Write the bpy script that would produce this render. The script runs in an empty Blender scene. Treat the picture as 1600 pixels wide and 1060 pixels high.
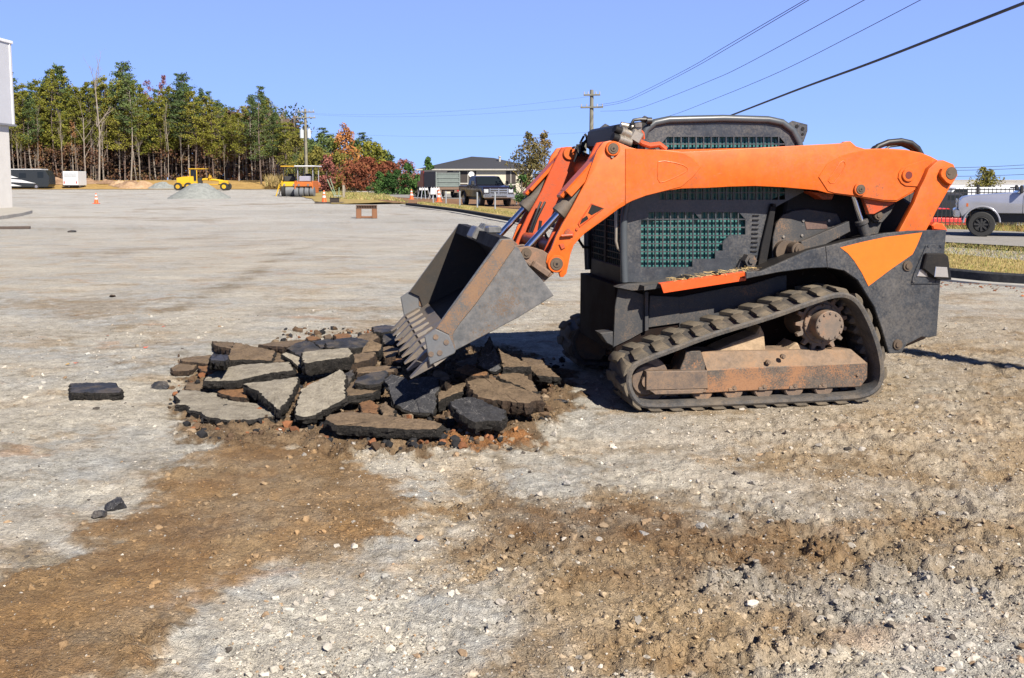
import bpy, bmesh, math, random
import numpy as np
from mathutils import Vector, Matrix
# ---------------------------------------------------------------- camera, sky, sun, exposure
scene = bpy.context.scene
FPX, HORIZ, PITCH, CAMH = 1550.0, 281.0, math.radians(5.5), 1.62
CYP = HORIZ + FPX*math.tan(PITCH)
cd = bpy.data.cameras.new('camera'); cam = bpy.data.objects.new('camera', cd)
scene.collection.objects.link(cam)
cam.location = (0, 0, CAMH); cam.rotation_euler = (math.pi/2 - PITCH, 0, 0)
cd.sensor_width = 36; cd.lens = FPX/1600*36
cd.shift_y = -(530 - CYP)/1600; cd.clip_start = .1; cd.clip_end = 5000
scene.camera = cam
world = bpy.data.worlds.new('World'); scene.world = world; world.use_nodes = True
wn = world.node_tree; wn.nodes.clear()
SUN_EL, SUN_AZ = math.radians(41), math.radians(180-30)     # azimuth from +Y clockwise
sky = wn.nodes.new('ShaderNodeTexSky'); sky.sky_type = 'NISHITA'; sky.sun_disc = False
sky.sun_elevation = SUN_EL; sky.sun_rotation = SUN_AZ
sky.altitude = 300; sky.air_density = 1.0; sky.dust_density = .25; sky.ozone_density = 5.0
bg = wn.nodes.new('ShaderNodeBackground'); bg.inputs[1].default_value = .057
wo = wn.nodes.new('ShaderNodeOutputWorld')
# clear deep-blue autumn sky: the Sky Texture blended with a blue that pales only slightly towards the horizon
tc = wn.nodes.new('ShaderNodeTexCoord'); sx = wn.nodes.new('ShaderNodeSeparateXYZ'); wr = wn.nodes.new('ShaderNodeValToRGB'); wm = wn.nodes.new('ShaderNodeMix'); wm.data_type = 'RGBA'
wn.links.new(tc.outputs['Generated'], sx.inputs[0]); wn.links.new(sx.outputs[2], wr.inputs[0])
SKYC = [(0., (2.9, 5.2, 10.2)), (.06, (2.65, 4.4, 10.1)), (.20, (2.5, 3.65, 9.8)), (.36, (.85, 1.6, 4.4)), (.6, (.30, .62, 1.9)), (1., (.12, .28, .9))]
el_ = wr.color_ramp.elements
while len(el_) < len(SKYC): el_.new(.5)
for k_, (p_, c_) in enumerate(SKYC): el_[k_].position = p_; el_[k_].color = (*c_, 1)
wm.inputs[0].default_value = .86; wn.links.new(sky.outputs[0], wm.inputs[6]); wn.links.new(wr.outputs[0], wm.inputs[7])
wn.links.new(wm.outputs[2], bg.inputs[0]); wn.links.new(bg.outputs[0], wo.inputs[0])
sl = bpy.data.lights.new('sun', 'SUN'); sun = bpy.data.objects.new('sun', sl); scene.collection.objects.link(sun)
sl.energy = 5.0; sl.angle = math.radians(.5); sl.color = (1, .92, .81)
sd = Vector((math.sin(SUN_AZ)*math.cos(SUN_EL), math.cos(SUN_AZ)*math.cos(SUN_EL), math.sin(SUN_EL)))
sun.rotation_euler = sd.to_track_quat('Z', 'Y').to_euler(); sun.location = (10, -10, 20)
scene.view_settings.view_transform = 'Standard'; scene.view_settings.look = 'None'
scene.view_settings.exposure = 1.15; scene.view_settings.gamma = 1
# ---------------------------------------------------------------- helpers
R = math.radians
rng = random.Random(7); nrg = np.random.default_rng(11)
_f = np.array([0, math.cos(PITCH), -math.sin(PITCH)]); _u = np.array([0, math.sin(PITCH), math.cos(PITCH)]); _r = np.array([1., 0, 0])
CAM = np.array([0, 0, CAMH])
def ray(u, v): return _r*(u-800)/FPX + _u*(CYP-v)/FPX + _f
def G(u, v, z=0.):                                   # photo point -> point of the ground plane
    d = ray(u, v); t = (z-CAMH)/d[2]; return CAM + d*t
def AT(u, v, Y):                                     # photo point -> point at distance Y
    d = ray(u, v); return CAM + d*(Y/d[1])
YAW = R(10.4)
MX = np.array([math.cos(YAW), math.sin(YAW), 0]); MY = np.array([-math.sin(YAW), math.cos(YAW), 0])
ORG = G(1031, 646.6)
def M(u, v, y):                                      # photo point -> loader's own coordinates on its plane y
    d = ray(u, v); P0 = ORG + MY*y; t = ((P0-CAM) @ MY)/(d @ MY); p = CAM + d*t - ORG
    return Vector((float(p @ MX), y, float(p[2])))
def MXZ(pts, y): return [(M(a, b, y).x, M(a, b, y).z) for a, b in pts]
def C1(*p): return [(x/3.785+840, y/3.785+160) for x, y in p]
def C2(*p): return [(x/4.418+1180, y/4.418+180) for x, y in p]
def C3(*p): return [(x/4.076+860, y/4.076+400) for x, y in p]
def C4(*p): return [(x/3.786+1150, y/3.786+380) for x, y in p]
def C5(*p): return [(x/2.717+590, y/2.717+210) for x, y in p]
col = scene.collection
def empty(name, loc=(0, 0, 0), rz=0):
    o = bpy.data.objects.new(name, None); col.objects.link(o); o.location = loc; o.rotation_euler = (0, 0, rz); o.empty_display_size = .2
    return o
def tag(o, label=None, cat=None, group=None, kind=None):
    if label: o['label'] = label
    if cat: o['category'] = cat
    if group: o['group'] = group
    if kind: o['kind'] = kind
    return o
def kids(o): return [c for c in col.objects if c.parent is o]
CHILD = {}
def copy_tree(o, parent=None):
    c = o.copy(); col.objects.link(c); c.parent = parent
    if parent is not None: CHILD.setdefault(parent.name, []).append(c)
    for ch in list(CHILD.get(o.name, [])): copy_tree(ch, c)
    return c
class MB:
    """collects shapes into ONE mesh"""
    def __init__(s): s.b = bmesh.new()
    def _add(s, verts, faces, mat=0, smooth=False):
        vs = [s.b.verts.new(v) for v in verts]; out = []
        for f in faces:
            try: fc = s.b.faces.new([vs[i] for i in f]); fc.material_index = mat; fc.smooth = smooth; out.append(fc)
            except ValueError: pass
        return vs, out
    def box(s, c, d, rot=None, bev=0.0, mat=0, seg=1):
        x, y, z = [k/2 for k in d]
        vs = [Vector((i*x, j*y, k*z)) for i in (-1, 1) for j in (-1, 1) for k in (-1, 1)]
        if rot is not None: vs = [rot @ v for v in vs]
        vs = [v+Vector(c) for v in vs]
        v, f = s._add(vs, [(0, 1, 3, 2), (4, 6, 7, 5), (0, 4, 5, 1), (2, 3, 7, 6), (0, 2, 6, 4), (1, 5, 7, 3)], mat)
        if bev > 0:
            r = bmesh.ops.bevel(s.b, geom=list({e for q in f for e in q.edges}), offset=bev, segments=seg, affect='EDGES', profile=.6)
            for q in r['faces']: q.material_index = mat
        return s
    def bb(s, x0, x1, y0, y1, z0, z1, bev=0., mat=0): return s.box(((x0+x1)/2, (y0+y1)/2, (z0+z1)/2), (abs(x1-x0), abs(y1-y0), abs(z1-z0)), None, bev, mat)
    def prism(s, poly, y0, y1, bev=0., mat=0, axis='y', seg=1):
        """outline in (x,z) (or another pair) pushed from y0 to y1"""
        def P(a, b, t): return {'y': Vector((a, t, b)), 'x': Vector((t, a, b)), 'z': Vector((a, b, t))}[axis]
        n = len(poly); vs = [P(a, b, y0) for a, b in poly]+[P(a, b, y1) for a, b in poly]
        fs = [tuple(range(n)), tuple(range(2*n-1, n-1, -1))]+[(i, i+n, (i+1) % n+n, (i+1) % n) for i in range(n)]
        v, f = s._add(vs, fs, mat)
        bmesh.ops.recalc_face_normals(s.b, faces=f)
        if bev > 0:
            rim = [e for q in f[:2] for e in q.edges]
            r = bmesh.ops.bevel(s.b, geom=rim, offset=bev, segments=seg, affect='EDGES', profile=.6, clamp_overlap=True)
            for q in r['faces']: q.material_index = mat
        return s
    def cyl(s, a, b, r0, r1=None, n=20, mat=0, caps=True, smooth=True, bev=0.):
        a, b = Vector(a), Vector(b); r1 = r0 if r1 is None else r1; ax = (b-a); L = ax.length
        q = ax.to_track_quat('Z', 'Y'); rings = [(0, r0), (L, r1)]
        if bev > 0: rings = [(0, r0-bev), (bev, r0), (L-bev, r1), (L, r1-bev)]
        vs = [a+q @ Vector((r*math.cos(t*2*math.pi/n), r*math.sin(t*2*math.pi/n), z)) for z, r in rings for t in range(n)]
        fs = [(k*n+i, k*n+(i+1) % n, (k+1)*n+(i+1) % n, (k+1)*n+i) for k in range(len(rings)-1) for i in range(n)]
        v, f = s._add(vs, fs, mat, smooth)
        if caps:
            for ring, rev in ((v[:n], True), (v[-n:], False)):
                fc = s.b.faces.new(ring[::-1] if rev else ring); fc.material_index = mat
        return s
    def tube(s, pts, r, n=10, mat=0, radii=None, caps=True):
        pts = [Vector(p) for p in pts]; rings = []; up = None
        for i, p in enumerate(pts):
            t = (pts[min(i+1, len(pts)-1)]-pts[max(i-1, 0)]).normalized()
            if up is None: up = t.orthogonal().normalized()
            up = (up - t*up.dot(t)).normalized(); sd_ = t.cross(up); rr = radii[i] if radii else r
            rings += [p+up*rr*math.cos(k*2*math.pi/n)+sd_*rr*math.sin(k*2*math.pi/n) for k in range(n)]
        m = len(pts)
        fs = [(k*n+i, k*n+(i+1) % n, (k+1)*n+(i+1) % n, (k+1)*n+i) for k in range(m-1) for i in range(n)]
        v, f = s._add(rings, fs, mat, True)
        if caps and n > 2:
            for ring in (v[:n][::-1], v[-n:]):
                fc = s.b.faces.new(ring); fc.material_index = mat
        return s
    def lathe(s, prof, c=(0, 0, 0), n=24, mat=0, rot=None):
        """(radius, height) profile turned about z"""
        c = Vector(c); vs = []
        for r, z in prof:
            for k in range(n):
                p = Vector((r*math.cos(k*2*math.pi/n), r*math.sin(k*2*math.pi/n), z)); vs.append(c+(rot @ p if rot else p))
        fs = [(k*n+i, k*n+(i+1) % n, (k+1)*n+(i+1) % n, (k+1)*n+i) for k in range(len(prof)-1) for i in range(n)]
        v, f = s._add(vs, fs, mat, True)
        return s
    def quad(s, a, b, c, d, mat=0): s._add([a, b, c, d], [(0, 1, 2, 3)], mat); return s
    def islands(s):
        bm = s.b; bm.verts.index_update(); left = set(bm.verts); out = []
        while left:
            st = [left.pop()]; comp = set(st)
            while st:
                v = st.pop()
                for e in v.link_edges:
                    w = e.other_vert(v)
                    if w not in comp: comp.add(w); st.append(w)
            left -= comp; out.append(comp)
        res = []
        for comp in out:
            m = MB(); mp = {v: m.b.verts.new(v.co) for v in comp}
            for f in {f for v in comp for f in v.link_faces}:
                q = m.b.faces.new([mp[v] for v in f.verts]); q.material_index = f.material_index; q.smooth = f.smooth
            res.append(m)
        bm.free(); return res
    def build(s, name, mats, parent=None, loc=(0, 0, 0), rz=0, recalc=True, sharp=35):
        if recalc: bmesh.ops.recalc_face_normals(s.b, faces=s.b.faces)
        me = bpy.data.meshes.new(name); s.b.to_mesh(me); s.b.free()
        for m in (mats if isinstance(mats, (list, tuple)) else [mats]): me.materials.append(m)
        try: me.set_sharp_from_angle(angle=R(sharp))
        except Exception: pass
        return link(name, me, parent, loc, rz)
def link(name, me, parent=None, loc=(0, 0, 0), rz=0):
    o = bpy.data.objects.new(name, me); col.objects.link(o); o.location = loc; o.rotation_euler = (0, 0, rz)
    if parent is not None: o.parent = parent; CHILD.setdefault(parent.name, []).append(o)
    return o
def npmesh(name, V, F, mat, colors=None, smooth=False, fk=3, matidx=None):
    me = bpy.data.meshes.new(name); V = np.asarray(V, np.float32); F = np.asarray(F, np.int32)
    me.vertices.add(len(V)); me.vertices.foreach_set('co', V.ravel())
    me.loops.add(F.size); me.loops.foreach_set('vertex_index', F.ravel())
    me.polygons.add(len(F)); me.polygons.foreach_set('loop_start', np.arange(0, F.size, fk, dtype=np.int32))
    me.polygons.foreach_set('use_smooth', np.full(len(F), smooth))
    me.update(calc_edges=True)
    if colors is not None:
        for nm, c in colors.items():
            a = me.color_attributes.new(nm, 'FLOAT_COLOR', 'POINT'); a.data.foreach_set('color', np.asarray(c, np.float32).ravel())
    for m in (mat if isinstance(mat, (list, tuple)) else [mat]): me.materials.append(m)
    if matidx is not None: me.polygons.foreach_set('material_index', np.asarray(matidx, np.int32))
    me.validate()
    return me
# numpy gradient noise
_perm = np.random.default_rng(5).permutation(256); _perm = np.concatenate([_perm, _perm]); _ga = np.random.default_rng(6).uniform(0, 2*np.pi, 256)
def noise2(x, y):
    xi = np.floor(x).astype(int); yi = np.floor(y).astype(int); xf = x-xi; yf = y-yi; u = xf*xf*xf*(xf*(xf*6-15)+10); v = yf*yf*yf*(yf*(yf*6-15)+10)
    def g(i, j):
        h = _perm[(_perm[i & 255]+j) & 255]; a = _ga[h]; return a
    def d(i, j, dx, dy): a = g(i, j); return np.cos(a)*dx+np.sin(a)*dy
    n00 = d(xi, yi, xf, yf); n10 = d(xi+1, yi, xf-1, yf); n01 = d(xi, yi+1, xf, yf-1); n11 = d(xi+1, yi+1, xf-1, yf-1)
    return ((n00*(1-u)+n10*u)*(1-v)+(n01*(1-u)+n11*u)*v)*1.5
def fbm(x, y, sc, octv=4, gain=.5, off=0.):
    s_ = 0; a = 1.; f = 1./sc
    for k in range(octv): s_ = s_+a*noise2(x*f+off+17.3*k, y*f-off+9.1*k); a *= gain; f *= 2.03
    return s_
def sstep(a, b, x): t = np.clip((x-a)/(b-a), 0, 1); return t*t*(3-2*t)
# ---------------------------------------------------------------- materials
def newmat(name):
    m = bpy.data.materials.new(name); m.use_nodes = True; nt = m.node_tree; return m, nt, nt.nodes['Principled BSDF']
class N:
    def __init__(s, nt): s.nt = nt
    def node(s, t, **kw):
        n = s.nt.nodes.new(t)
        for k, v in kw.items(): setattr(n, k, v)
        return n
    def L(s, a, b): s.nt.links.new(a, b)
    def coord(s, kind='Object', scale=(1, 1, 1)):
        if kind == 'World': g = s.node('ShaderNodeNewGeometry').outputs['Position']
        else: g = s.node('ShaderNodeTexCoord').outputs[kind]
        mp = s.node('ShaderNodeMapping'); mp.inputs['Scale'].default_value = scale; s.L(g, mp.inputs[0]); return mp.outputs[0]
    def noise(s, vec, sc, det=4, rough=.6, dist=0.):
        n = s.node('ShaderNodeTexNoise'); n.inputs['Scale'].default_value = sc; n.inputs['Detail'].default_value = det
        n.inputs['Roughness'].default_value = rough; n.inputs['Distortion'].default_value = dist; s.L(vec, n.inputs['Vector']); return n.outputs[0]
    def ramp(s, fac, stops):
        r = s.node('ShaderNodeValToRGB'); e = r.color_ramp.elements
        while len(e) < len(stops): e.new(.5)
        for k, (p, c) in enumerate(stops): e[k].position = p; e[k].color = (c, c, c, 1) if isinstance(c, (int, float)) else (*c, 1)
        s.L(fac, r.inputs[0]); return r.outputs[0]
    def mix(s, fac, a, b, mode='MIX'):
        m = s.node('ShaderNodeMix', data_type='RGBA', blend_type=mode)
        for i, v in ((0, fac), (6, a), (7, b)):
            if isinstance(v, (int, float)): m.inputs[i].default_value = v
            elif isinstance(v, tuple): m.inputs[i].default_value = (*v, 1)
            else: s.L(v, m.inputs[i])
        return m.outputs[2]
    def math(s, op, a, b=0.):
        m = s.node('ShaderNodeMath', operation=op)
        for i, v in ((0, a), (1, b)):
            if isinstance(v, (int, float)): m.inputs[i].default_value = v
            else: s.L(v, m.inputs[i])
        return m.outputs[0]
    def bump(s, h, strength, dist, bsdf):
        b = s.node('ShaderNodeBump'); b.inputs['Strength'].default_value = strength; b.inputs['Distance'].default_value = dist
        s.L(h, b.inputs['Height']); s.L(b.outputs[0], bsdf.inputs['Normal']); return b
MATS = {}
def plain(name, c, rough=.6, metal=0., var=.12, sc=6, bump=0., spec=None):
    if name in MATS: return MATS[name]
    m, nt, b = newmat(name); n = N(nt); v = n.coord(); f = n.noise(v, sc, 5)
    lo = tuple(k*(1-var) for k in c); hi = tuple(min(1, k*(1+var)) for k in c)
    n.L(n.ramp(f, [(.3, lo), (.7, hi)]), b.inputs['Base Color']); b.inputs['Roughness'].default_value = rough; b.inputs['Metallic'].default_value = metal
    if spec is not None: b.inputs['Specular IOR Level'].default_value = spec
    if bump: n.bump(n.noise(v, sc*6, 4), .4, bump, b)
    MATS[name] = m; return m
def worn(name, c, dirt, amount=.5, rough=.5, metal=0., rust=None, rustamt=.3, sc=3., scratch=True, bump=.002, c2=None, spec=.5):
    """painted / bare steel with its own dirt, rust and scratches"""
    m, nt, b = newmat(name); n = N(nt); v = n.coord()
    big = n.noise(v, sc, 6, .65, .3); med = n.noise(v, sc*5, 5, .7); fine = n.noise(v, sc*28, 3, .7)
    base = n.mix(n.ramp(med, [(.35, 0.), (.7, 1.)]), tuple(k*.93 for k in c), tuple(min(1, k*1.06) for k in (c2 or c)))
    if scratch:
        vs = n.coord('Object', (2.2, 9, 9)); s1 = n.noise(vs, 9, 5, .75, .8)
        vs2 = n.coord('Object', (9, 6, 1.6)); s2 = n.noise(vs2, 8, 5, .75, .8)
        sc_ = n.math('MAXIMUM', n.ramp(s1, [(.62, 0.), (.70, 1.)]), n.ramp(s2, [(.66, 0.), (.73, 1.)]))
        base = n.mix(n.math('MULTIPLY', sc_, .45*amount+.1), base, tuple(k*.6+.15 for k in dirt))
    if rust:
        rm = n.ramp(n.math('ADD', n.math('MULTIPLY', big, .6), n.math('MULTIPLY', fine, .4)), [(.62-rustamt*.3, 0.), (.70-rustamt*.3, 1.)])
        base = n.mix(rm, base, n.mix(fine, tuple(k*.6 for k in rust), rust))
    dm = n.ramp(n.math('ADD', n.math('MULTIPLY', big, .55), n.math('MULTIPLY', fine, .45)), [(.58-.25*amount, 0.), (.72-.16*amount, amount)])
    base = n.mix(dm, base, n.mix(med, tuple(k*.75 for k in dirt), dirt))
    n.L(base, b.inputs['Base Color'])
    ro = n.math('ADD', n.math('MULTIPLY', dm, .4), rough); n.L(ro, b.inputs['Roughness'])
    b.inputs['Metallic'].default_value = metal; b.inputs['Specular IOR Level'].default_value = spec
    n.bump(n.math('ADD', med, n.math('MULTIPLY', fine, .5)), .35, bump, b)
    MATS[name] = m; return m
def glassy(name, c, rough=.05, alpha=.5, spec=.5):
    m, nt, b = newmat(name); b.inputs['Base Color'].default_value = (*c, 1); b.inputs['Roughness'].default_value = rough; b.inputs['Specular IOR Level'].default_value = spec
    if alpha < 1:
        n = N(nt); t = n.node('ShaderNodeBsdfTransparent'); t.inputs[0].default_value = tuple(min(1, k*1.2+.05) for k in c)+(1,)
        mx = n.node('ShaderNodeMixShader'); mx.inputs[0].default_value = alpha
        n.L(t.outputs[0], mx.inputs[1]); n.L(b.outputs[0], mx.inputs[2]); n.L(mx.outputs[0], nt.nodes['Material Output'].inputs[0])
    MATS[name] = m; return m
# ---------------------------------------------------------------- ground
def sdpoly(x, y, P):
    """signed distance to polygon, positive inside"""
    d = np.full(x.shape, 1e9); ins = np.zeros(x.shape, bool); n = len(P)
    for i in range(n):
        ax, ay = P[i]; bx, by = P[(i+1) % n]; ex, ey = bx-ax, by-ay
        t = np.clip(((x-ax)*ex+(y-ay)*ey)/(ex*ex+ey*ey+1e-12), 0, 1)
        d = np.minimum(d, np.hypot(x-ax-t*ex, y-ay-t*ey))
        c = ((ay > y) != (by > y)); xx = ax+(y-ay)*ex/(ey if abs(ey) > 1e-9 else 1e-9); ins ^= (c & (x < xx))
    return np.where(ins, d, -d)
def GP(*pix): return [tuple(G(u, v)[:2]) for u, v in pix]
PB1 = GP((-150, 975), (0, 915), (100, 868), (215, 790), (310, 705), (400, 688), (540, 712), (640, 742), (655, 790), (600, 830), (500, 878), (400, 895), (330, 930), (240, 990), (200, 1075), (-150, 1100))
PB2 = GP((745, 758), (850, 768), (1000, 785), (1120, 790), (1300, 815), (1500, 830), (1480, 880), (1400, 935), (1330, 985), (1300, 1090), (740, 1090), (800, 960), (760, 860))
PDK = GP((790, 785), (1000, 790), (1120, 805), (1260, 850), (1330, 900), (1280, 935), (1050, 905), (900, 870), (790, 830))
PPL = GP((265, 640), (300, 690), (420, 700), (520, 700), (700, 702), (830, 700), (905, 625), (890, 580), (800, 545), (600, 530), (430, 545), (330, 575), (280, 610))
POR = GP((690, 660), (780, 655), (830, 690), (780, 702), (700, 700))
PRT = GP((1535, 685), (1620, 668), (1700, 700), (1700, 735), (1560, 728))
PW1 = GP((490, 700), (700, 706), (760, 720), (750, 770), (780, 850), (770, 930), (700, 950), (600, 900), (660, 850), (680, 790), (640, 735))
PW2 = GP((240, 995), (400, 905), (520, 900), (640, 920), (720, 1000), (740, 1090), (210, 1100))
PGR = GP((1180, 900), (1380, 900), (1500, 950), (1620, 980), (1620, 1100), (1400, 1090), (1320, 1000), (1180, 940))
PTR = [tuple((ORG+MX*a+MY*b)[:2]) for a, b in ((-.35, -.1), (1.75, -.1), (1.75, 2.3), (-.35, 2.3))]
LOWC = tuple(G(560, 600)[:2])
def masks(x, y):
    w = fbm(x, y, .45, 5, .6)*.17+fbm(x, y, .09, 4, .65, 3.)*.055
    m = {}
    for k, P, s_ in (('b1', PB1, .10), ('b2', PB2, .34), ('dk', PDK, .36), ('pl', PPL, .07), ('or', POR, .06), ('rt', PRT, .06), ('w1', PW1, .14), ('w2', PW2, .14), ('gr', PGR, .25)):
        m[k] = sstep(-s_, s_, sdpoly(x, y, P)+w*(1.6 if k in ('b2', 'dk', 'w1', 'gr') else 1.))
    return m
def H(x, y, m=None):
    x = np.asarray(x, float); y = np.asarray(y, float); r = np.hypot(x, y)
    near = np.clip(1.6-r/14, 0, 1)
    m = m or masks(x, y)
    track = 1-sstep(-.12, .05, sdpoly(x, y, PTR))
    br = np.maximum(m['b2'], .35*m['b1']); br = np.maximum(br, m['pl'])
    h = fbm(x, y, 2.2, 3)*.022*(.3+.7*track)
    rough = (.62-.2*m['b1']+.75*br+.85*sstep(.2, 2.2, x)*sstep(13, 8, y)+.5*m['w1']+.4*m['w2'])*(.6+.8*sstep(-.4, .5, fbm(x, y, .7, 3, .6, 19.)))
    cl = fbm(x, y, .16, 4, .6, 5.); fi = fbm(x, y, .05, 3, .6, 9.)
    clod = sstep(.15, .55, fbm(x, y, .055, 2, .5, 21.))*.008+sstep(.25, .6, fbm(x, y, .12, 3, .6, 31.))*.008
    h = h+near*rough*track*(cl*.013+fi*.0075+clod*(.55+.6*m['b2']+.2*m['b1']))
    # ridges pressed by the rubber tracks
    a = (x*.86+y*.5); tr = (np.abs(((a*8+fbm(x, y, .5, 2)*.6) % 1)-.5)*2-.5)*.014
    h = h+near*np.maximum(m['b2'], m['b1']*.35)*tr*sstep(-.2, .3, fbm(x, y, .8, 2, .5, 44.))
    # low mound of soil under the broken slabs
    d2 = ((x-LOWC[0])/1.15)**2+((y-LOWC[1])/.85)**2
    h = h+.075*np.exp(-d2*1.3)*track+.02*m['pl']*cl
    h = h-.02*m['w1']*near+.012*(m['b1']-.5*m['w2'])
    # ground climbs towards the wood
    h = h+1.45*sstep(168, 188, y)
    # the parking area behind the fence on the right lies lower
    h = h-.85*sstep(34.6, 39, y+.14*(x-10))*sstep(5, 10, x)*sstep(150, 110, y)
    return h
def hz(x, y): return float(H(np.array([x]), np.array([y]))[0])
def gcolor(x, y, m):
    r = np.hypot(x, y)
    def C(*c): return np.array(c)[None, :]
    pale = C(.42, .39, .335); grey = C(.39, .39, .375); tan = C(.37, .285, .19); brn = C(.275, .185, .105); dkb = C(.150, .088, .045); org = C(.36, .175, .075); wht = C(.50, .465, .40)
    st = 1+.5*sstep(4, 12, y); n1 = fbm(x/st, y, .75, 6, .68, 60.); n2 = fbm(x/1.3, y, 2.8, 6, .62, 70.); n3 = fbm(x, y, .22, 4, .6, 80.); n4 = fbm(x/1.4, y, 9., 5, .6, 90.)
    def mx(a, b, t): t = np.clip(t, 0, 1)[:, None]; return a*(1-t)+b*t
    c = mx(pale, grey, sstep(-.4, .5, n2)); c = mx(c, tan, sstep(.05, .75, n1)*.55); c = mx(c, tan*.8, sstep(.15, .9, n2+n3*.4)*.5)
    c = mx(c, wht, sstep(.2, .8, fbm(x/2, y, 1.1, 4, .6, 15.))*.6)
    c = mx(c, org*1.1, sstep(.65, 1.1, fbm(x/1.5, y, .6, 5, .65, 25.))*.35)
    c = mx(c, C(.20, .165, .125), sstep(.35, .95, fbm(x/1.3, y, .9, 6, .7, 95.))*.30); c = mx(c, wht*1.08, sstep(.25, .9, fbm(x/2.2, y, .8, 6, .7, 105.))*.55)
    c = c*(1+.20*fbm(x, y, .13, 4, .7, 115.)[:, None]*sstep(22, 8, r)[:, None])
    rut = sstep(.35, 0., np.abs(x+4.6+.35*np.sin(y*.35)-.17*(y-14)*0))*sstep(9, 13, y)*sstep(34, 22, y)*(.5+.6*n1); c = mx(c, C(.20, .16, .115), rut*.6)
    far = sstep(12, 40, y); c = mx(c, C(.41, .412, .412)[:, :]*(1+.25*n4[:, None]), far*.62)
    c = mx(c, C(.25, .20, .15), far*sstep(.25, .95, n4+n2*.5)*.55)
    # right foreground: gravel and tan soil
    rt = sstep(.2, 2.6, x+(y-5)*.12+n2*.5)*sstep(15, 9, y); c = mx(c, tan*1.0, rt*(.66+.25*n1)); c = mx(c, brn*1.1, rt*sstep(.25, .9, n1+.3*n3)*.38)
    c = mx(c, C(.21, .165, .12), sstep(.3, .9, n3+n1*.5)*.3*rt)
    c = mx(c, wht, np.maximum(m['w1'], m['w2'])*(.55+.5*n3)); c = mx(c, tan, m['w1']*sstep(.0, .6, n1)*.5)
    c = mx(c, brn*(1.02+.22*n3[:, None]), m['b1']*(.86+.25*n1)); c = mx(c, C(.34, .21, .10), m['b1']*sstep(-.1, .6, fbm(x, y, .8, 4, .6, 133.))*.6); c = mx(c, dkb*1.35, m['b1']*sstep(.05, .7, fbm(x, y, .6, 5, .65, 33.))*.5)
    c = mx(c, tan, m['b1']*sstep(.35, .9, fbm(x, y, .5, 3, .6, 43.))*.5)
    c = mx(c, brn*(.92+.25*n3[:, None]), m['b2']*(.62+.4*n1)); c = mx(c, tan*1.05, m['b2']*sstep(-.1, .7, fbm(x/1.6, y, .7, 5, .65, 53.))*.7)
    c = mx(c, dkb*1.12, m['dk']*(.66+.4*n3)); c = mx(c, grey*.98, m['gr']*.6)
    c = mx(c, C(.175, .115, .068)*(1+.3*n3[:, None]), m['pl']*.92); c = mx(c, tan*.9, m['pl']*sstep(.2, .8, n3)*.4)
    c = mx(c, org*.85, m['or']*.95); c = mx(c, tan*1.05, m['rt']*.9)
    c = c*(1+.10*fbm(x, y, .07, 3, .6, 66.)[:, None]*sstep(20, 6, r)[:, None])
    lum = c.mean(1, keepdims=True); k_ = sstep(.24, .36, lum); c = c*(np.array([[.80, .775, .70]])*(1-k_)+np.array([[.95, .95, .93]])*k_)
    return np.clip(c, .012, .8)
def make_ground():
    rr = np.concatenate([[.45], np.geomspace(1.7, 34, 720), np.geomspace(36, 400, 110), np.geomspace(450, 3500, 14)])
    a_in = np.linspace(-41, 41, 800); a_out = np.concatenate([np.linspace(43, 90, 20), np.linspace(97, 263, 22), np.linspace(270, 317, 20)])
    th = np.radians(np.concatenate([a_in, a_out])); nc = len(th)
    RR, TT = np.meshgrid(rr, th, indexing='ij'); x = (RR*np.sin(TT)).ravel(); y = (RR*np.cos(TT)).ravel()
    m = masks(x, y); z = H(x, y, m); c = gcolor(x, y, m)
    V = np.stack([x, y, z], 1); V = np.vstack([V, [[0, 0, z[:nc].mean()]]])
    i = np.arange(len(rr)-1)[:, None]*nc; j = np.arange(nc)[None, :]; j2 = (j+1) % nc
    q = np.stack([(i+j).ravel(), (i+j2).ravel(), (i+nc+j2).ravel(), (i+nc+j).ravel()], 1)
    q = q[:, ::-1]
    cc = np.concatenate([c, np.ones((len(c), 1))], 1); cc = np.vstack([cc, cc[:1]])
    loose = np.concatenate([np.clip(m['b1']*.4+m['b2']+m['pl'], 0, 1), [0]])
    lo = np.stack([loose]*3+[np.ones_like(loose)], 1)
    tri = np.stack([np.arange(nc), (np.arange(nc)+1) % nc, np.full(nc, len(V)-1)], 1)[:, ::-1]
    tq = np.concatenate([tri, tri[:, 2:]], 1)            # closed centre, stored as thin quads below
    me = npmesh('ground', V, q, mat_ground(), {'soil': cc, 'loose': lo}, True, 4)
    o = link('ground', me); tag(o, kind='structure')
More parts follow.
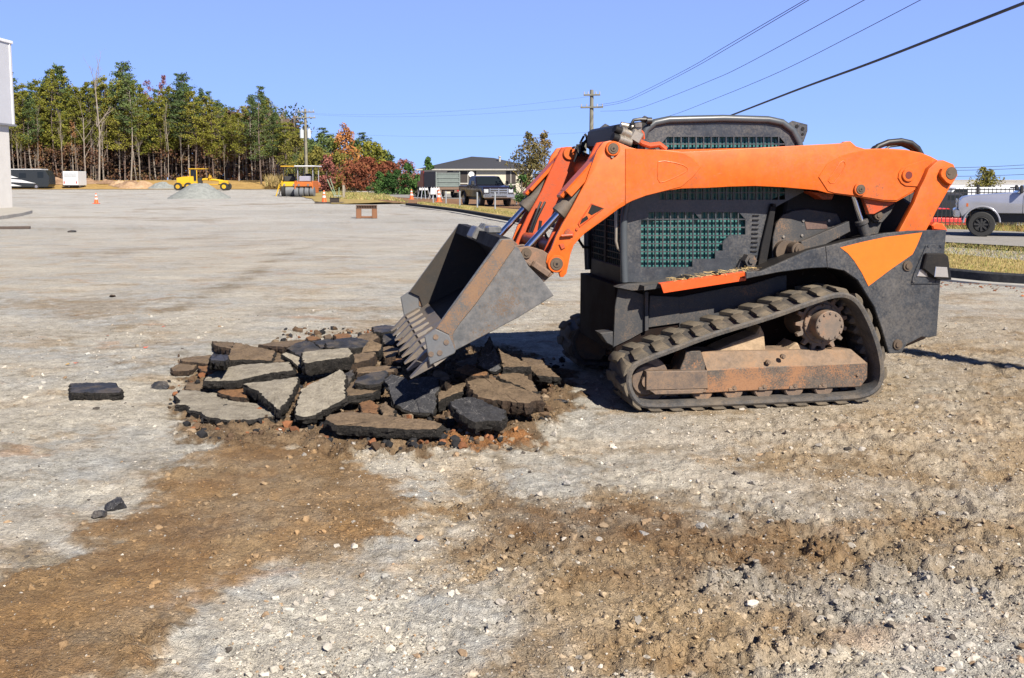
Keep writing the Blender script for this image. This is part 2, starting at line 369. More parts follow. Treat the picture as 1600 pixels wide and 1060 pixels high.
def mat_ground():
    m, nt, b = newmat('ground'); n = N(nt)
    a = n.node('ShaderNodeVertexColor', layer_name='soil'); l = n.node('ShaderNodeVertexColor', layer_name='loose')
    v = n.coord('World')
    f1 = n.noise(v, 45, 4, .7); f2 = n.noise(v, 9, 5, .65); f3 = n.noise(v, 170, 2, .6)
    vo = n.node('ShaderNodeTexVoronoi'); vo.inputs['Scale'].default_value = 55; n.L(v, vo.inputs['Vector'])
    vo2 = n.node('ShaderNodeTexVoronoi'); vo2.inputs['Scale'].default_value = 130; n.L(v, vo2.inputs['Vector'])
    c = n.mix(n.ramp(f1, [(.3, .70), (.5, 1.), (.72, 1.22)]), (0, 0, 0), a.outputs[0], 'MIX')
    mul = n.mix(1., a.outputs[0], n.ramp(f1, [(.28, .62), (.5, 1.), (.75, 1.25)]), 'MULTIPLY')
    mul = n.mix(1., mul, n.ramp(f3, [(.25, .72), (.5, 1.), (.75, 1.22)]), 'MULTIPLY')
    mul = n.mix(.8, mul, n.ramp(f2, [(.3, .85), (.7, 1.12)]), 'MULTIPLY')
    # pebbles embedded in the surface
    peb = n.math('MULTIPLY', n.ramp(vo.outputs['Distance'], [(.16, 1.), (.26, 0.)]), n.ramp(n.noise(v, 14, 3), [(.48, 0.), (.60, 1.)]))
    pc = n.mix(n.ramp(n.math('FRACT', n.math('MULTIPLY', vo.outputs['Color'], 3.7)), [(0., 0.), (1., 1.)]), (.20, .15, .11), (.56, .52, .46))
    mul = n.mix(n.math('MULTIPLY', peb, .40), mul, pc)
    peb2 = n.ramp(vo2.outputs['Distance'], [(.14, 1.), (.24, 0.)])
    mul = n.mix(n.math('MULTIPLY', peb2, .30), mul, n.mix(vo2.outputs['Color'], (.12, .09, .065), (.55, .50, .43)))
    n.L(mul, b.inputs['Base Color']); b.inputs['Roughness'].default_value = .95; b.inputs['Specular IOR Level'].default_value = .15
    h = n.math('ADD', n.math('ADD', n.math('MULTIPLY', f2, .8), n.math('MULTIPLY', f1, .9)), n.math('ADD', n.math('MULTIPLY', f3, .45), n.math('MULTIPLY', peb, .5)))
    b_ = n.bump(h, .9, .024, b)
    return m
make_ground()
# -------- loose gravel: uncountable, one object
ICO_V, ICO_F = None, None
def ico(sub):
    bm = bmesh.new(); bmesh.ops.create_icosphere(bm, subdivisions=sub, radius=1)
    V = np.array([v.co[:] for v in bm.verts]); F = np.array([[v.index for v in f.verts] for f in bm.faces]); bm.free(); return V, F
def stone_field(name, pos, size, colr, sub, mat, label, seed=1, flat=.6):
    V0, F0 = ico(sub); n = len(pos); g = np.random.default_rng(seed)
    var = []
    for k in range(24):
        s_ = 1+g.uniform(-.30, .30, len(V0)); q = V0*s_[:, None]
        for _ in range(5):                                 # cut flat faces, as on crushed stone
            d = g.normal(size=3); d /= np.linalg.norm(d); t = g.uniform(.45, .8); pr = q@d; q = q-np.outer(np.clip(pr-t, 0, None), d)
        var.append(q*g.uniform([.75, .6, flat*.8], [1.3, 1.0, flat*1.3]))
    var = np.array(var); idx = g.integers(0, 24, n); ang = g.uniform(0, 2*np.pi, n); ca, sa = np.cos(ang), np.sin(ang)
    tl = g.uniform(-.5, .5, n); ct, st = np.cos(tl), np.sin(tl)
    P = var[idx]; x, y, z = P[..., 0], P[..., 1], P[..., 2]
    y, z = y*ct[:, None]-z*st[:, None], y*st[:, None]+z*ct[:, None]
    x, y = x*ca[:, None]-y*sa[:, None], x*sa[:, None]+y*ca[:, None]
    Q = np.stack([x, y, z], 2)*size[:, None, None]+pos[:, None, :]
    F = (F0[None]+(np.arange(n)*len(V0))[:, None, None]).reshape(-1, 3)
    cc = np.repeat(np.concatenate([colr, np.ones((n, 1))], 1), len(V0), 0)
    me = npmesh(name, Q.reshape(-1, 3), F, mat, {'tint': cc}, False, 3)
    return tag(link(name, me), label, 'gravel', kind='stuff')
def mat_stone():
    m, nt, b = newmat('stone'); n = N(nt); a = n.node('ShaderNodeVertexColor', layer_name='tint'); v = n.coord('World')
    f = n.noise(v, 140, 3, .7); n.L(n.mix(1., a.outputs[0], n.ramp(f, [(.3, .75), (.7, 1.2)]), 'MULTIPLY'), b.inputs['Base Color'])
    b.inputs['Roughness'].default_value = .9; b.inputs['Specular IOR Level'].default_value = .2; return m
MSTONE = mat_stone()
def scatter(n, smin, smax, power, keep, seed, rmin=2.2, rmax=13, a=38):
    g = np.random.default_rng(seed); r = np.exp(g.uniform(np.log(rmin), np.log(rmax), n)); t = np.radians(g.uniform(-a, a, n))
    x, y = r*np.sin(t), r*np.cos(t); m = masks(x, y); k = g.uniform(0, 1, n) < keep(x, y, m)
    x, y, r = x[k], y[k], r[k]; m = {q: w[k] for q, w in m.items()}
    u = g.uniform(0, 1, len(x)); size = (smin+(smax-smin)*u**power)*(.75+.25*r/4)
    z = H(x, y, m)+size*.12
    base = gcolor(x, y, m); pick = g.uniform(0, 1, len(x))[:, None]; rnd = g.uniform(.7, 1.25, (len(x), 1))
    grey = np.array([[.31, .285, .25]]); wh = np.array([[.46, .42, .36]]); dk = np.array([[.08, .07, .062]]); tn = np.array([[.29, .205, .13]])
    br_ = np.clip(m['b1']+m['b2']+m['pl'], 0, 1)[:, None]; p2 = pick*(1-.0*br_)
    c = np.where(pick < .50+.33*br_, base*1.08, np.where(pick < .70+.20*br_, grey, np.where(pick < .83+.11*br_, wh, np.where(pick < .90+.05*br_, dk, tn))))*rnd
    return np.stack([x, y, z], 1), size, np.clip(c, .02, .75)
def dens(x, y, m):
    n_ = fbm(x, y, .5, 3, .6, 12.)
    d = .22+.55*m['w1']*sstep(-.2, .5, n_)+.6*m['w2']*sstep(-.4, .3, n_)+.9*m['gr']+.42*m['b2']+.12*m['b1']+.4*m['pl']+.55*sstep(.5, 2.5, x)*sstep(10, 6, y)*sstep(-.3, .4, n_)
    return np.clip(d, 0, 1)*np.where(x < -1.0-.0*y, .45, 1)
p_, s_, c_ = scatter(133000, .0024, .0085, 2.0, dens, 3)
stone_field('gravel', p_, s_, c_, 1, MSTONE, 'loose fine gravel and grit scattered over the dirt lot', 3)
p_, s_, c_ = scatter(10000, .007, .024, 2.8, dens, 4)
stone_field('gravel', p_, s_, c_, 2, MSTONE, 'coarser crushed stones lying loose over the dirt lot', 4)
# dirt clods, the soil's own colour
def clodd(x, y, m): return np.clip(.85*m['b2']+.35*m['dk']+.8*m['pl']+.16*m['b1']+.3*sstep(.8, 2.5, x)*sstep(9, 6, y), 0, 1)*sstep(-.5, .4, fbm(x, y, .35, 3, .6, 2.))
p_, s_, c_ = scatter(32000, .004, .020, 3.2, clodd, 5)
_m = masks(p_[:, 0], p_[:, 1]); c_ = gcolor(p_[:, 0], p_[:, 1], _m)*np.random.default_rng(1).uniform(.8, 1.1, (len(p_), 1))
o = stone_field('soil_clods', p_, s_, c_, 1, MSTONE, 'crumbled brown soil clods lying on the churned dirt', 5, .8); o['category'] = 'dirt'
# ---------------------------------------------------------------- compact track loader
ORANGE = worn('orange_paint', (.58, .100, .006), (.20, .10, .05), .42, .40, spec=.4, rust=(.14, .06, .03), rustamt=.0, sc=2.2, scratch=True, bump=.0006, c2=(.64, .118, .009))
ORANGE2 = worn('orange_paint_dirty', (.48, .062, .006), (.15, .085, .05), .45, .5, rust=(.10, .05, .03), rustamt=.25, sc=4, bump=.001)
DECAL = worn('orange_decal', (.70, .150, .005), (.30, .2, .12), .08, .45, sc=3, bump=.0003)
CHAR = worn('charcoal_panel', (.021, .025, .032), (.17, .15, .125), .46, .32, sc=2.6, bump=.0008, c2=(.040, .046, .055), spec=.6)
CHAR2 = worn('charcoal_dusty', (.030, .032, .036), (.20, .15, .10), .45, .6, sc=4, bump=.0015, rust=(.25, .11, .045), rustamt=.15)
BLACK = worn('black_steel', (.010, .010, .011), (.06, .045, .034), .35, .6, sc=4, bump=.001, spec=.2)
HULL = worn('hull_dark', (.010, .007, .006), (.042, .018, .013), .45, .75, sc=5, bump=.002, spec=.12)
RUST = worn('rusty_steel', (.075, .062, .055), (.31, .20, .115), .60, .55, rust=(.20, .085, .038), rustamt=.25, sc=4.5, bump=.0025, c2=(.14, .095, .065))
FRM = worn('frame_scraped', (.050, .046, .043), (.30, .19, .11), .55, .5, rust=(.30, .12, .045), rustamt=.42, sc=3.2, bump=.002, c2=(.10, .085, .07), spec=.4)
DUSTY = worn('frame_dusty', (.10, .072, .052), (.29, .20, .125), .75, .75, rust=(.26, .11, .05), rustamt=.35, sc=5, bump=.003, c2=(.19, .13, .09))
BUCK = worn('bucket_steel', (.105, .112, .118), (.20, .155, .11), .38, .42, metal=.35, rust=(.17, .10, .06), rustamt=.16, sc=3.2, bump=.0018, c2=(.20, .195, .19))
BUCKIN = worn('bucket_inside_shaded', (.022, .021, .021), (.035, .027, .022), .5, .7, sc=4, bump=.002, spec=.12)  # bucket steel darkened so its hollow reads as deep shade
TEETH = worn('tooth_steel', (.13, .12, .11), (.27, .20, .13), .7, .5, metal=.3, sc=9, bump=.002)
RUBBER = worn('track_rubber', (.032, .033, .036), (.22, .175, .125), .62, .7, sc=4, bump=.003, scratch=True, c2=(.07, .072, .075), spec=.3)
LUG = worn('lug_rubber', (.06, .056, .05), (.21, .17, .12), .85, .8, sc=7, bump=.003, spec=.2)
PIN = worn('pin_steel', (.10, .075, .055), (.17, .12, .08), .6, .5, metal=.4, sc=12, bump=.001)
CYLM = worn('cylinder_barrel', (.075, .065, .055), (.22, .16, .11), .6, .55, sc=8, bump=.0015)
CHROME, _nt, _b = newmat('chrome_rod'); _b.inputs['Base Color'].default_value = (.62, .64, .68, 1); _b.inputs['Metallic'].default_value = 1; _b.inputs['Roughness'].default_value = .16
HOSE = plain('hose_rubber', (.014, .014, .015), .5, 0, .2, 20)
COUPL = worn('coupler_steel', (.42, .38, .32), (.20, .14, .09), .5, .35, metal=.7, sc=15, bump=.001)
GLASS = glassy('cab_glass', (.085, .27, .26), .05, .60)
MUD = plain('caked_mud', (.33, .24, .15), .95, 0, .35, 14, .01)
SEATM = plain('seat_fabric', (.75, .74, .30), .8, 0, .25, 10)
STRAW = plain('dry_straw', (.50, .36, .16), .9, 0, .4, 40)
W = 2.05; YC = .50; YF = W-YC
ldr = empty('track_loader', tuple(ORG), YAW); ldr.location.z = 0
tag(ldr, 'large orange and charcoal tracked skid loader with its bucket lowered onto broken asphalt', 'track loader')
def lp(mb, name, mat, parent=ldr, split=False, **k):
    if split:
        out = [m.build(name, mat, parent, **k) for m in mb.islands()]; return out[0]
    return mb.build(name, mat, parent, **k)
# --- rubber tracks
def loop_smooth(pts, it=2):
    for _ in range(it):
        q = []
        for i in range(len(pts)):
            a, b = Vector(pts[i]), Vector(pts[(i+1) % len(pts)]); q += [a*.75+b*.25, a*.25+b*.75]
        pts = q
    return [Vector(p) for p in pts]
TRK = MXZ([(1009, 647), (992, 640), (978, 623), (972, 600), (974, 580), (984, 564), (1002, 554), (1046, 538), (1105, 515), (1200, 487), (1269, 462), (1300, 452), (1320, 450), (1336, 455), (1351, 467), (1365, 491), (1379, 525), (1387, 555), (1390, 581), (1386, 604), (1374, 620), (1352, 631), (1308, 635), (1229, 639), (1105, 645)], 0)
TRK = [(a, max(b, 0.0)) for a, b in TRK]
def resample(P, step):
    P = P+[P[0]]; out = [P[0]]; acc = 0
    L = sum((P[i+1]-P[i]).length for i in range(len(P)-1)); n = int(L/step); step = L/n; tgt = step
    for i in range(len(P)-1):
        d = (P[i+1]-P[i]).length
        while acc+d >= tgt-1e-9 and len(out) < n: out.append(P[i].lerp(P[i+1], (tgt-acc)/d)); tgt += step
        acc += d
    return out
def make_track():
    P = [Vector((p[0], p[1])) for p in loop_smooth([Vector((a, b, 0)) for a, b in TRK], 2)]
    # the belt's outer face sits below the lugs
    LH = .026
    S = resample(P, .022); n = len(S)
    T = [(S[(i+1) % n]-S[i-1]).normalized() for i in range(n)]
    area = sum(S[i].x*S[(i+1) % n].y-S[(i+1) % n].x*S[i].y for i in range(n)); sg = 1 if area > 0 else -1
    Nn = [Vector((t.y, -t.x))*sg for t in T]                 # outward
    mb = MB(); rings = []
    prof = [(0.010, -.004), (.0, -.018), (.004, -.040), (.05, -.050), (.16, -.048), (.18, -.085), (.27, -.085), (.29, -.048), (.40, -.050), (.446, -.040), (.45, -.018), (.44, -.004), (.225, 0)]
    V = []
    for i in range(n):
        for y, o in prof:
            oo = o if not (-.09 < o < -.08) else (-.085 if (i//2) % 2 else -.05)
            q = S[i]+Nn[i]*(oo-LH); V.append((q.x, y, q.y))
    m = len(prof); F = [(i*m+k, ((i+1) % n)*m+k, ((i+1) % n)*m+(k+1) % m, i*m+(k+1) % m) for i in range(n) for k in range(m)]
    mb._add(V, F, 0, True)
    # staggered lugs
    S2 = resample(P, .1525); L = len(S2); dense = resample(P, .005); nd = len(dense)
    def at(s):
        i = int(s/.005*1.0) % nd; a = dense[i]; t = (dense[(i+3) % nd]-dense[i-3]).normalized(); return a, t, Vector((t.y, -t.x))*sg
    tot = nd*.005; k = 0; pitch = tot/L; rr_ = random.Random(2)
    for row, (ya, yb, ph) in enumerate(((.012, .215, 0.), (.235, .438, .45))):
        for j in range(L):
            s0 = (j+ph)*pitch; ln = pitch*.56; segs = 4; vs = []
            for q in range(segs+1):
                s_ = s0+ln*q/segs; a, t, nn = at(s_)
                hgt = (0 if q in (0, segs) else -.001)
                sh = .0 if row == 0 else 0
                for y, e in ((ya, 0), (ya+.012, 1), (yb-.012, 1), (yb, 0)):
                    skew = (.030 if y > (ya+yb)/2 else 0)*(1 if row == 0 else -1)
                    a2, t2, n2 = at(s_+skew)
                    base = a2-n2*(LH+.006); top = a2+n2*(hgt-(.004 if q in (0, segs) else 0))
                    sl_ = .006*(1 if q == 0 else (-1 if q == segs else 0))
                    p = (top+t2*sl_) if e else base+(top-base)*.72
                    vs.append((p.x, y, p.y))
                vs.append((base.x, ya, base.y)); vs.append((base.x, yb, base.y))
            w = 6; fs = []
            for q in range(segs):
                o, o2 = q*w, (q+1)*w
                fs += [(o+0, o+1, o2+1, o2+0), (o+1, o+2, o2+2, o2+1), (o+2, o+3, o2+3, o2+2), (o+4, o+0, o2+0, o2+4), (o+3, o+5, o2+5, o2+3)]
            e_ = segs*w; fs += [(4, 0, 1, 2, 3, 5), (e_+5, e_+3, e_+2, e_+1, e_+0, e_+4)]
            mb._add(vs, fs, 1)
    o = lp(mb, 'rubber_track', [RUBBER, LUG], sharp=40)
    return o
trk = make_track()
trk['label'] = 'dusty rubber track with chunky lugs'
def far_copy(o, dy):
    c = copy_tree(o, ldr); c.location = (o.location.x, o.location.y+dy, o.location.z); return c
TDY = W-.45
far_copy(trk, TDY)
# --- undercarriage
def under(o_y):
    Y0 = .055
    beam = MB()
    low = MXZ([(1105, 579), (1150, 575.5), (1356, 567.5), (1355.5, 591), (1345, 605), (1150, 612), (1040, 619), (1024, 611), (1105, 609)], Y0)
    beam.prism(low, Y0, .36, .006)
    top = MXZ([(1094, 549.5), (1112, 550), (1106, 578)], Y0)
    a = MXZ([(1105, 579.5), (1355.5, 568)], Y0); b = MXZ([(1095.5, 550), (1329.6, 546)], Y0+.10)
    v = [Vector((a[0][0], Y0, a[0][1])), Vector((a[1][0], Y0, a[1][1])), Vector((b[1][0], Y0+.10, b[1][1])), Vector((b[0][0], Y0+.10, b[0][1]))]
    v2 = [Vector((p.x, .37, p.z)) for p in v]
    beam._add(v+v2, [(0, 1, 2, 3), (4, 7, 6, 5), (0, 4, 5, 1), (1, 5, 6, 2), (2, 6, 7, 3), (3, 7, 4, 0)], 1)
    w = MXZ([(1060, 583), (1070, 560), (1072, 549), (1095, 549), (1106, 583)], Y0+.03); beam.prism(w, Y0+.03, .30, .004)
    bo = lp(beam, 'track_frame', [FRM, DUSTY])
    yoke = MB(); yoke.prism(MXZ([(1010, 581), (1106, 579.5), (1106.6, 608), (1010, 610.5)], Y0-.015), Y0-.015, Y0+.05, .005)
    yoke.prism(MXZ([(1016, 611), (1100, 608.5), (1098, 615), (1024, 617)], Y0-.02), Y0-.02, Y0+.10, .003)
    lp(yoke, 'idler_yoke', RUST)
    bt = MB()
    for u, vv in ((1100, 598), (1148, 607), (1195, 605), (1243, 603.5), (1287, 601.5), (1341, 586), (1060, 609), (1202, 567), (1225, 558)):
        c = M(u, vv, Y0-.012); bt.cyl(c, (c.x, Y0+.02, c.z), .012, .012, 6); bt.cyl((c.x, Y0-.004, c.z), (c.x, Y0+.02, c.z), .018, n=12)
    # roller brackets
    for u in (1097, 1145, 1192, 1240, 1286):
        c = M(u, 611-(u-1097)*.035, Y0-.004); bt.bb(c.x-.032, c.x+.032, Y0-.006, Y0+.01, c.z-.012, c.z+.012, .003)
    lp(bt, 'bolt', RUST, split=True)
    for u, vv in ((1097, 612), (1145, 610), (1192, 608), (1239.5, 606.5), (1286, 605)):
        c = M(u, vv, Y0+.03); r = .076; cz = c.z+.005
        mb = MB(); mb.cyl((c.x, .07, cz), (c.x, .16, cz), r, n=28, bev=.008); mb.cyl((c.x, .16, cz), (c.x, .29, cz), r*.7, n=20); mb.cyl((c.x, .29, cz), (c.x, .38, cz), r, n=28, bev=.008)
        lp(mb, 'roller', RUST)
    c = M(1010, 595, .10); mb = MB(); mb.cyl((c.x, .13, c.z), (c.x, .17, c.z), .178, n=40, bev=.01); mb.cyl((c.x, .105, c.z), (c.x, .13, c.z), .10, .12, n=28); mb.cyl((c.x, .17, c.z), (c.x, .33, c.z), .13, n=28); mb.cyl((c.x, .33, c.z), (c.x, .37, c.z), .178, n=40, bev=.01); mb.cyl((c.x, .06, c.z), (c.x, .105, c.z), .045, n=16)
    for k in range(3): mb.tube([(c.x-.02, .07+.015*k, c.z+.035-k*.03), (c.x+.03, .07, c.z+.02-k*.03)], .008, 6)
    lp(mb, 'idler_wheel', RUST)
    # sprocket
    c = M(1285, 506, .16); mb = MB(); nt_ = 15; pr = []
    for k in range(nt_):
        for f_, r in ((0, .168), (.22, .168), (.34, .205), (.62, .205), (.75, .168)):
            t = (k+f_)/nt_*2*math.pi; pr.append((c.x+r*math.cos(t), c.z+r*math.sin(t)))
    mb.prism(pr, .17, .21, .003); mb.cyl((c.x, .15, c.z), (c.x, .17, c.z), .145, n=32, bev=.004)
    hb = M(1302, 497.5, .03)
    cx, cz = c.x, c.z
    mb.cyl((cx, .045, cz), (cx, .20, cz), .108, .112, n=36, bev=.006)
    for k in range(12):
        t = k*math.pi/6; mb.cyl((cx+.092*math.cos(t), .036, cz+.092*math.sin(t)), (cx+.092*math.cos(t), .05, cz+.092*math.sin(t)), .009, n=6)
        mb.cyl((cx+.135*math.cos(t), .14, cz+.135*math.sin(t)), (cx+.135*math.cos(t), .155, cz+.135*math.sin(t)), .010, n=6)
    mb.cyl((cx, .21, cz), (cx, .5, cz), .14, n=24)
    lp(mb, 'sprocket', worn('sprocket_steel', (.13, .105, .085), (.30, .20, .13), .6, .55, rust=(.30, .12, .05), rustamt=.3, sc=8, bump=.002))
before = set(o.name for o in col.objects)
under(0)
UC = [o for o in col.objects if o.name not in before]
for o in UC: c = far_copy(o, 0); c.scale = (1, -1, 1); c.location.y = W
# mud caked on the frame behind the wheels
mb = MB(); bmv = MXZ([(1105, 552), (1140, 535), (1178, 521), (1184, 508), (1190, 520), (1192, 545), (1225, 547), (1240, 534), (1262, 545), (1290, 550), (1290, 556), (1105, 558)], .25)
mb.prism(bmv, .20, .42, .012); lp(mb, 'caked_mud', MUD)
# --- chassis
hullx = M(961, 500, YC).x; hz0 = .27
mb = MB()
prof = [(hullx, .34), (hullx+.16, .24), (M(1395, 550, .6).x, .30), (M(1440, 430, .6).x, .38), (M(1440, 400, .6).x, 1.02), (M(1250, 400, YC).x, 1.02), (M(1000, 440, YC).x, M(1000, 446, YC).z), (M(962, 447, YC).x, M(962, 447, YC).z)]
mb.prism(prof, YC+.002, YF-.002, .01); lp(mb, 'chassis', HULL)
mb = MB()
mb.prism(MXZ([(966, 449), (1008, 461), (1006, 518), (985, 530), (958, 543), (961, 478)], YC-.01), YC-.014, YC+.003, .003)
mb.prism(MXZ([(1015, 462), (1060, 464), (1062, 505), (1012, 512)], YC-.012), YC-.020, YC+.002, .003)
mb.prism(MXZ([(1060, 465), (1145, 448), (1170, 446), (1216, 432), (1230, 430), (1230, 480), (1062, 512)], YC-.02), YC-.012, YC+.002, .003)
mb.prism(MXZ([(1007.5, 456), (1013, 456), (1013, 516), (1007.5, 518)], YC-.04), YC-.045, YC+.002, .002)
lp(mb, 'side_plate', CHAR2, split=True)
mb = MB(); mb.prism(MXZ([(962, 449), (976, 444), (1030, 441), (1034, 446), (1020, 452), (985, 454)], YC-.05), YC-.09, YC+.02, .004); lp(mb, 'step', CHAR2)
# small scoop-like front corner
mb = MB(); mb.prism(MXZ([(936, 520), (957, 518), (957, 541), (947, 536)], YC), YC-.02, YC+.12, .006); lp(mb, 'corner_guard', CHAR2)
# orange side step rail
mb = MB()
a0, a1 = M(1033, 444, .24), M(1166, 425.5, .24); b1 = M(1166, 439, .24)
mb.prism(MXZ([(1032, 444), (1166, 425.5), (1166, 438.5), (1037, 458.5)], .24), .24, .252, .002)
q0, q1 = MXZ([(1032, 444), (1166, 425.5)], .24)
mb._add([(q0[0], .252, q0[1]), (q1[0], .252, q1[1]), (q1[0], .30, q1[1]+.002), (q0[0], .30, q0[1]+.002), (q0[0], .252, q0[1]-.006), (q1[0], .252, q1[1]-.006), (q1[0], .30, q1[1]-.004), (q0[0], .30, q0[1]-.004)], [(0, 1, 2, 3), (7, 6, 5, 4), (0, 4, 5, 1), (1, 5, 6, 2), (2, 6, 7, 3), (3, 7, 4, 0)])
rail = worn('red_orange_paint', (.72, .085, .010), (.3, .16, .09), .25, .4, sc=5, bump=.0006)
lp(mb, 'side_rail', rail)
mb = MB(); q0, q1 = MXZ([(1032, 444), (1192, 421)], .24); n_ = 8
mb._add([(q0[0]-.1, .30, q0[1]-.02), (q1[0], .30, q1[1]-.002), (q1[0], .50, q1[1]+.0), (q0[0]-.1, .50, q0[1]-.02), (q0[0]-.1, .30, q0[1]-.05), (q1[0], .30, q1[1]-.04), (q1[0], .5, q1[1]-.04), (q0[0]-.1, .5, q0[1]-.05)], [(0, 1, 2, 3), (7, 6, 5, 4), (0, 4, 5, 1), (1, 5, 6, 2), (2, 6, 7, 3), (3, 7, 4, 0)])
lp(mb, 'fender_deck', CHAR2)
mb = MB()   # straw and grit caught on the deck
for k in range(120):
    u = rng.uniform(1050, 1190); f_ = (u-1032)/160; p = Vector((q0[0]+(q1[0]-q0[0])*f_, rng.uniform(.25, .44), q0[1]+(q1[1]-q0[1])*f_+rng.uniform(.0, .012)))
    a = rng.uniform(0, 3.14); d = Vector((math.cos(a), math.sin(a), rng.uniform(-.15, .3)))*rng.uniform(.012, .035); mb.tube([p-d, p+d], .0018, 3)
for k in range(14):
    u = rng.choice([1070, 1073, 1078, 1130, 1135])+rng.uniform(-6, 6); f_ = (u-1032)/160; p = Vector((q0[0]+(q1[0]-q0[0])*f_, rng.uniform(.26, .4), q0[1]+(q1[1]-q0[1])*f_+.008)); mb.box(p, (.035, .03, .018), Matrix.Rotation(rng.uniform(0, 3), 3, 'Z'), .006, 1)
lp(mb, 'debris', [STRAW, BLACK])
# fender and rear side cover
YE = .17
fend = [(1190, 424), (1263, 392), (1313, 380), (1343, 372.4), (1384, 364.5), (1420, 361), (1479, 359.5), (1476, 397), (1469.6, 443), (1464, 525), (1452, 528), (1440.5, 526.6), (1417, 538.5), (1409, 552), (1389, 553), (1378, 515), (1366, 480), (1353, 459), (1340, 438), (1319, 423.6), (1292.6, 418.5), (1263.6, 419.6), (1216, 426), (1166, 436), (1166, 426)]
mb = MB(); mb.prism(MXZ(fend, YE), YE, YE+.035, .005); fo = lp(mb, 'side_cover', CHAR)
mb = MB(); mb.prism(MXZ([(1313, 387), (1349, 378), (1384, 370.5), (1441, 363.5), (1434, 381), (1426, 397.5), (1392, 421), (1357, 447.5), (1347, 427), (1335, 408), (1325, 396)], YE-.0025), YE-.0028, YE+.001, 0); dec = lp(mb, 'orange_decal', DECAL, fo)
mb = MB()
lo = MXZ([(1166, 436), (1216, 426), (1263.6, 419.6), (1292.6, 418.5), (1319, 423.6), (1340, 438), (1353, 459), (1366, 480), (1378, 515), (1389, 553)], YE)
for i in range(len(lo)-1):           # inner wheel-arch skin
    (x0, z0), (x1, z1) = lo[i], lo[i+1]; mb._add([(x0, YE+.034, z0), (x1, YE+.034, z1), (x1, YC, z1+.0), (x0, YC, z0), (x0, YE+.034, z0+.012), (x1, YE+.034, z1+.012), (x1, YC, z1+.012), (x0, YC, z0+.012)], [(0, 1, 2, 3), (7, 6, 5, 4), (0, 4, 5, 1), (2, 6, 7, 3)])
top = MXZ([(1190, 424), (1263, 392), (1313, 380), (1384, 364.5), (1420, 361), (1479, 359.5)], YE)
for i in range(len(top)-1):
    (x0, z0), (x1, z1) = top[i], top[i+1]; mb._add([(x0, YE+.034, z0-.012), (x1, YE+.034, z1-.012), (x1, YC+.02, z1-.03), (x0, YC+.02, z0-.03), (x0, YE+.034, z0-.03), (x1, YE+.034, z1-.03), (x1, YC+.02, z1-.05), (x0, YC+.02, z0-.05)], [(0, 1, 2, 3), (7, 6, 5, 4), (0, 4, 5, 1), (2, 6, 7, 3)])
lp(mb, 'arch_lining', BLACK, fo, recalc=False)
mb = MB()
for u, vv in ((1417.5, 415.7), (1402, 538.5)):
    c = M(u, vv, YE); mb.cyl((c.x, YE-.012, c.z), (c.x, YE+.01, c.z), .036, .042, n=24); mb.cyl((c.x, YE-.022, c.z), (c.x, YE, c.z), .020, n=16)
lp(mb, 'cover_bolt', PIN, fo, split=True)
c0, c1 = M(1290, 385, YE), M(1293, 420, YE); mb = MB(); mb.prism([(c0.x-.002, c0.z), (c0.x+.002, c0.z), (c1.x+.002, c1.z), (c1.x-.002, c1.z)], YE-.002, YE, 0); lp(mb, 'seam', BLACK, fo)
# rear guard plate around lamp
mb = MB(); mb.prism(MXZ([(1458, 382), (1476, 382), (1468, 444), (1424, 444), (1428, 428), (1447, 384)], YE-.008), YE-.010, YE, .002)
for u, vv in ((1450.5, 384.5), (1470, 384.5), (1427, 440), (1463, 440)):
    c = M(u, vv, YE-.008); mb.cyl((c.x, YE-.016, c.z), (c.x, YE, c.z), .010, n=10)
lp(mb, 'lamp_plate', CHAR, fo)
lampm, _nt, _b = newmat('lamp_lens'); _b.inputs['Base Color'].default_value = (.62, .60, .60, 1); _b.inputs['Roughness'].default_value = .12; _b.inputs['Metallic'].default_value = .6
mb = MB(); P = MXZ([(1446, 396), (1474, 396), (1480, 401), (1485, 437), (1462, 437), (1440, 420)], YE-.03); mb.prism(P, YE-.05, YE-.012, .008); lh = lp(mb, 'rear_lamp', BLACK)
mb = MB(); mb.prism(MXZ([(1462, 417), (1480, 418), (1482, 434), (1460, 433)], YE-.055), YE-.058, YE-.045, .003); lp(mb, 'lamp_glass', lampm, lh)
mb = MB(); mb.prism(MXZ([(1437, 421), (1446, 419), (1449, 433), (1432, 432)], YE-.012), YE-.02, YE-.008, .003); lp(mb, 'reflector', lampm, lh)
# --- far side cover
for o in (fo,): c = far_copy(o, 0); c.scale = (1, -1, 1); c.location.y = W
# --- rear body / engine
mb = MB()
ex0, ex1 = M(1215, 380, YC+.05).x, M(1455, 400, .6).x
mb.prism([(ex0, .9), (ex1, .45), (ex1+.04, .7), (ex1+.02, 1.22), (M(1425, 320, YC+.1).x, M(1425, 320, YC+.1).z), (M(1390, 296, YC+.1).x, M(1390, 298, YC+.1).z), (M(1270, 300, YC+.1).x, M(1270, 290, YC+.1).z), (M(1225, 300, YC+.1).x, M(1225, 290, YC+.1).z)], YC+.05, YF-.05, .02); lp(mb, 'engine_housing', BLACK)
mb = MB()
mb.prism(MXZ([(1205, 425), (1207, 370), (1212, 350), (1222, 336), (1240, 329), (1262, 327), (1307, 334), (1315, 350), (1322, 378), (1262, 396)], YC+.03), YC+.02, YC+.055, .004); ep = lp(mb, 'engine_panel', CHAR2)
mb = MB(); mb.prism(MXZ([(1257, 346), (1292, 346), (1293, 358), (1260, 359)], YC+.018), YC+.016, YC+.022, .002); lp(mb, 'handle_slot', worn('slot_brown', (.10, .06, .05), (.25, .16, .1), .5), ep)
mb = MB()
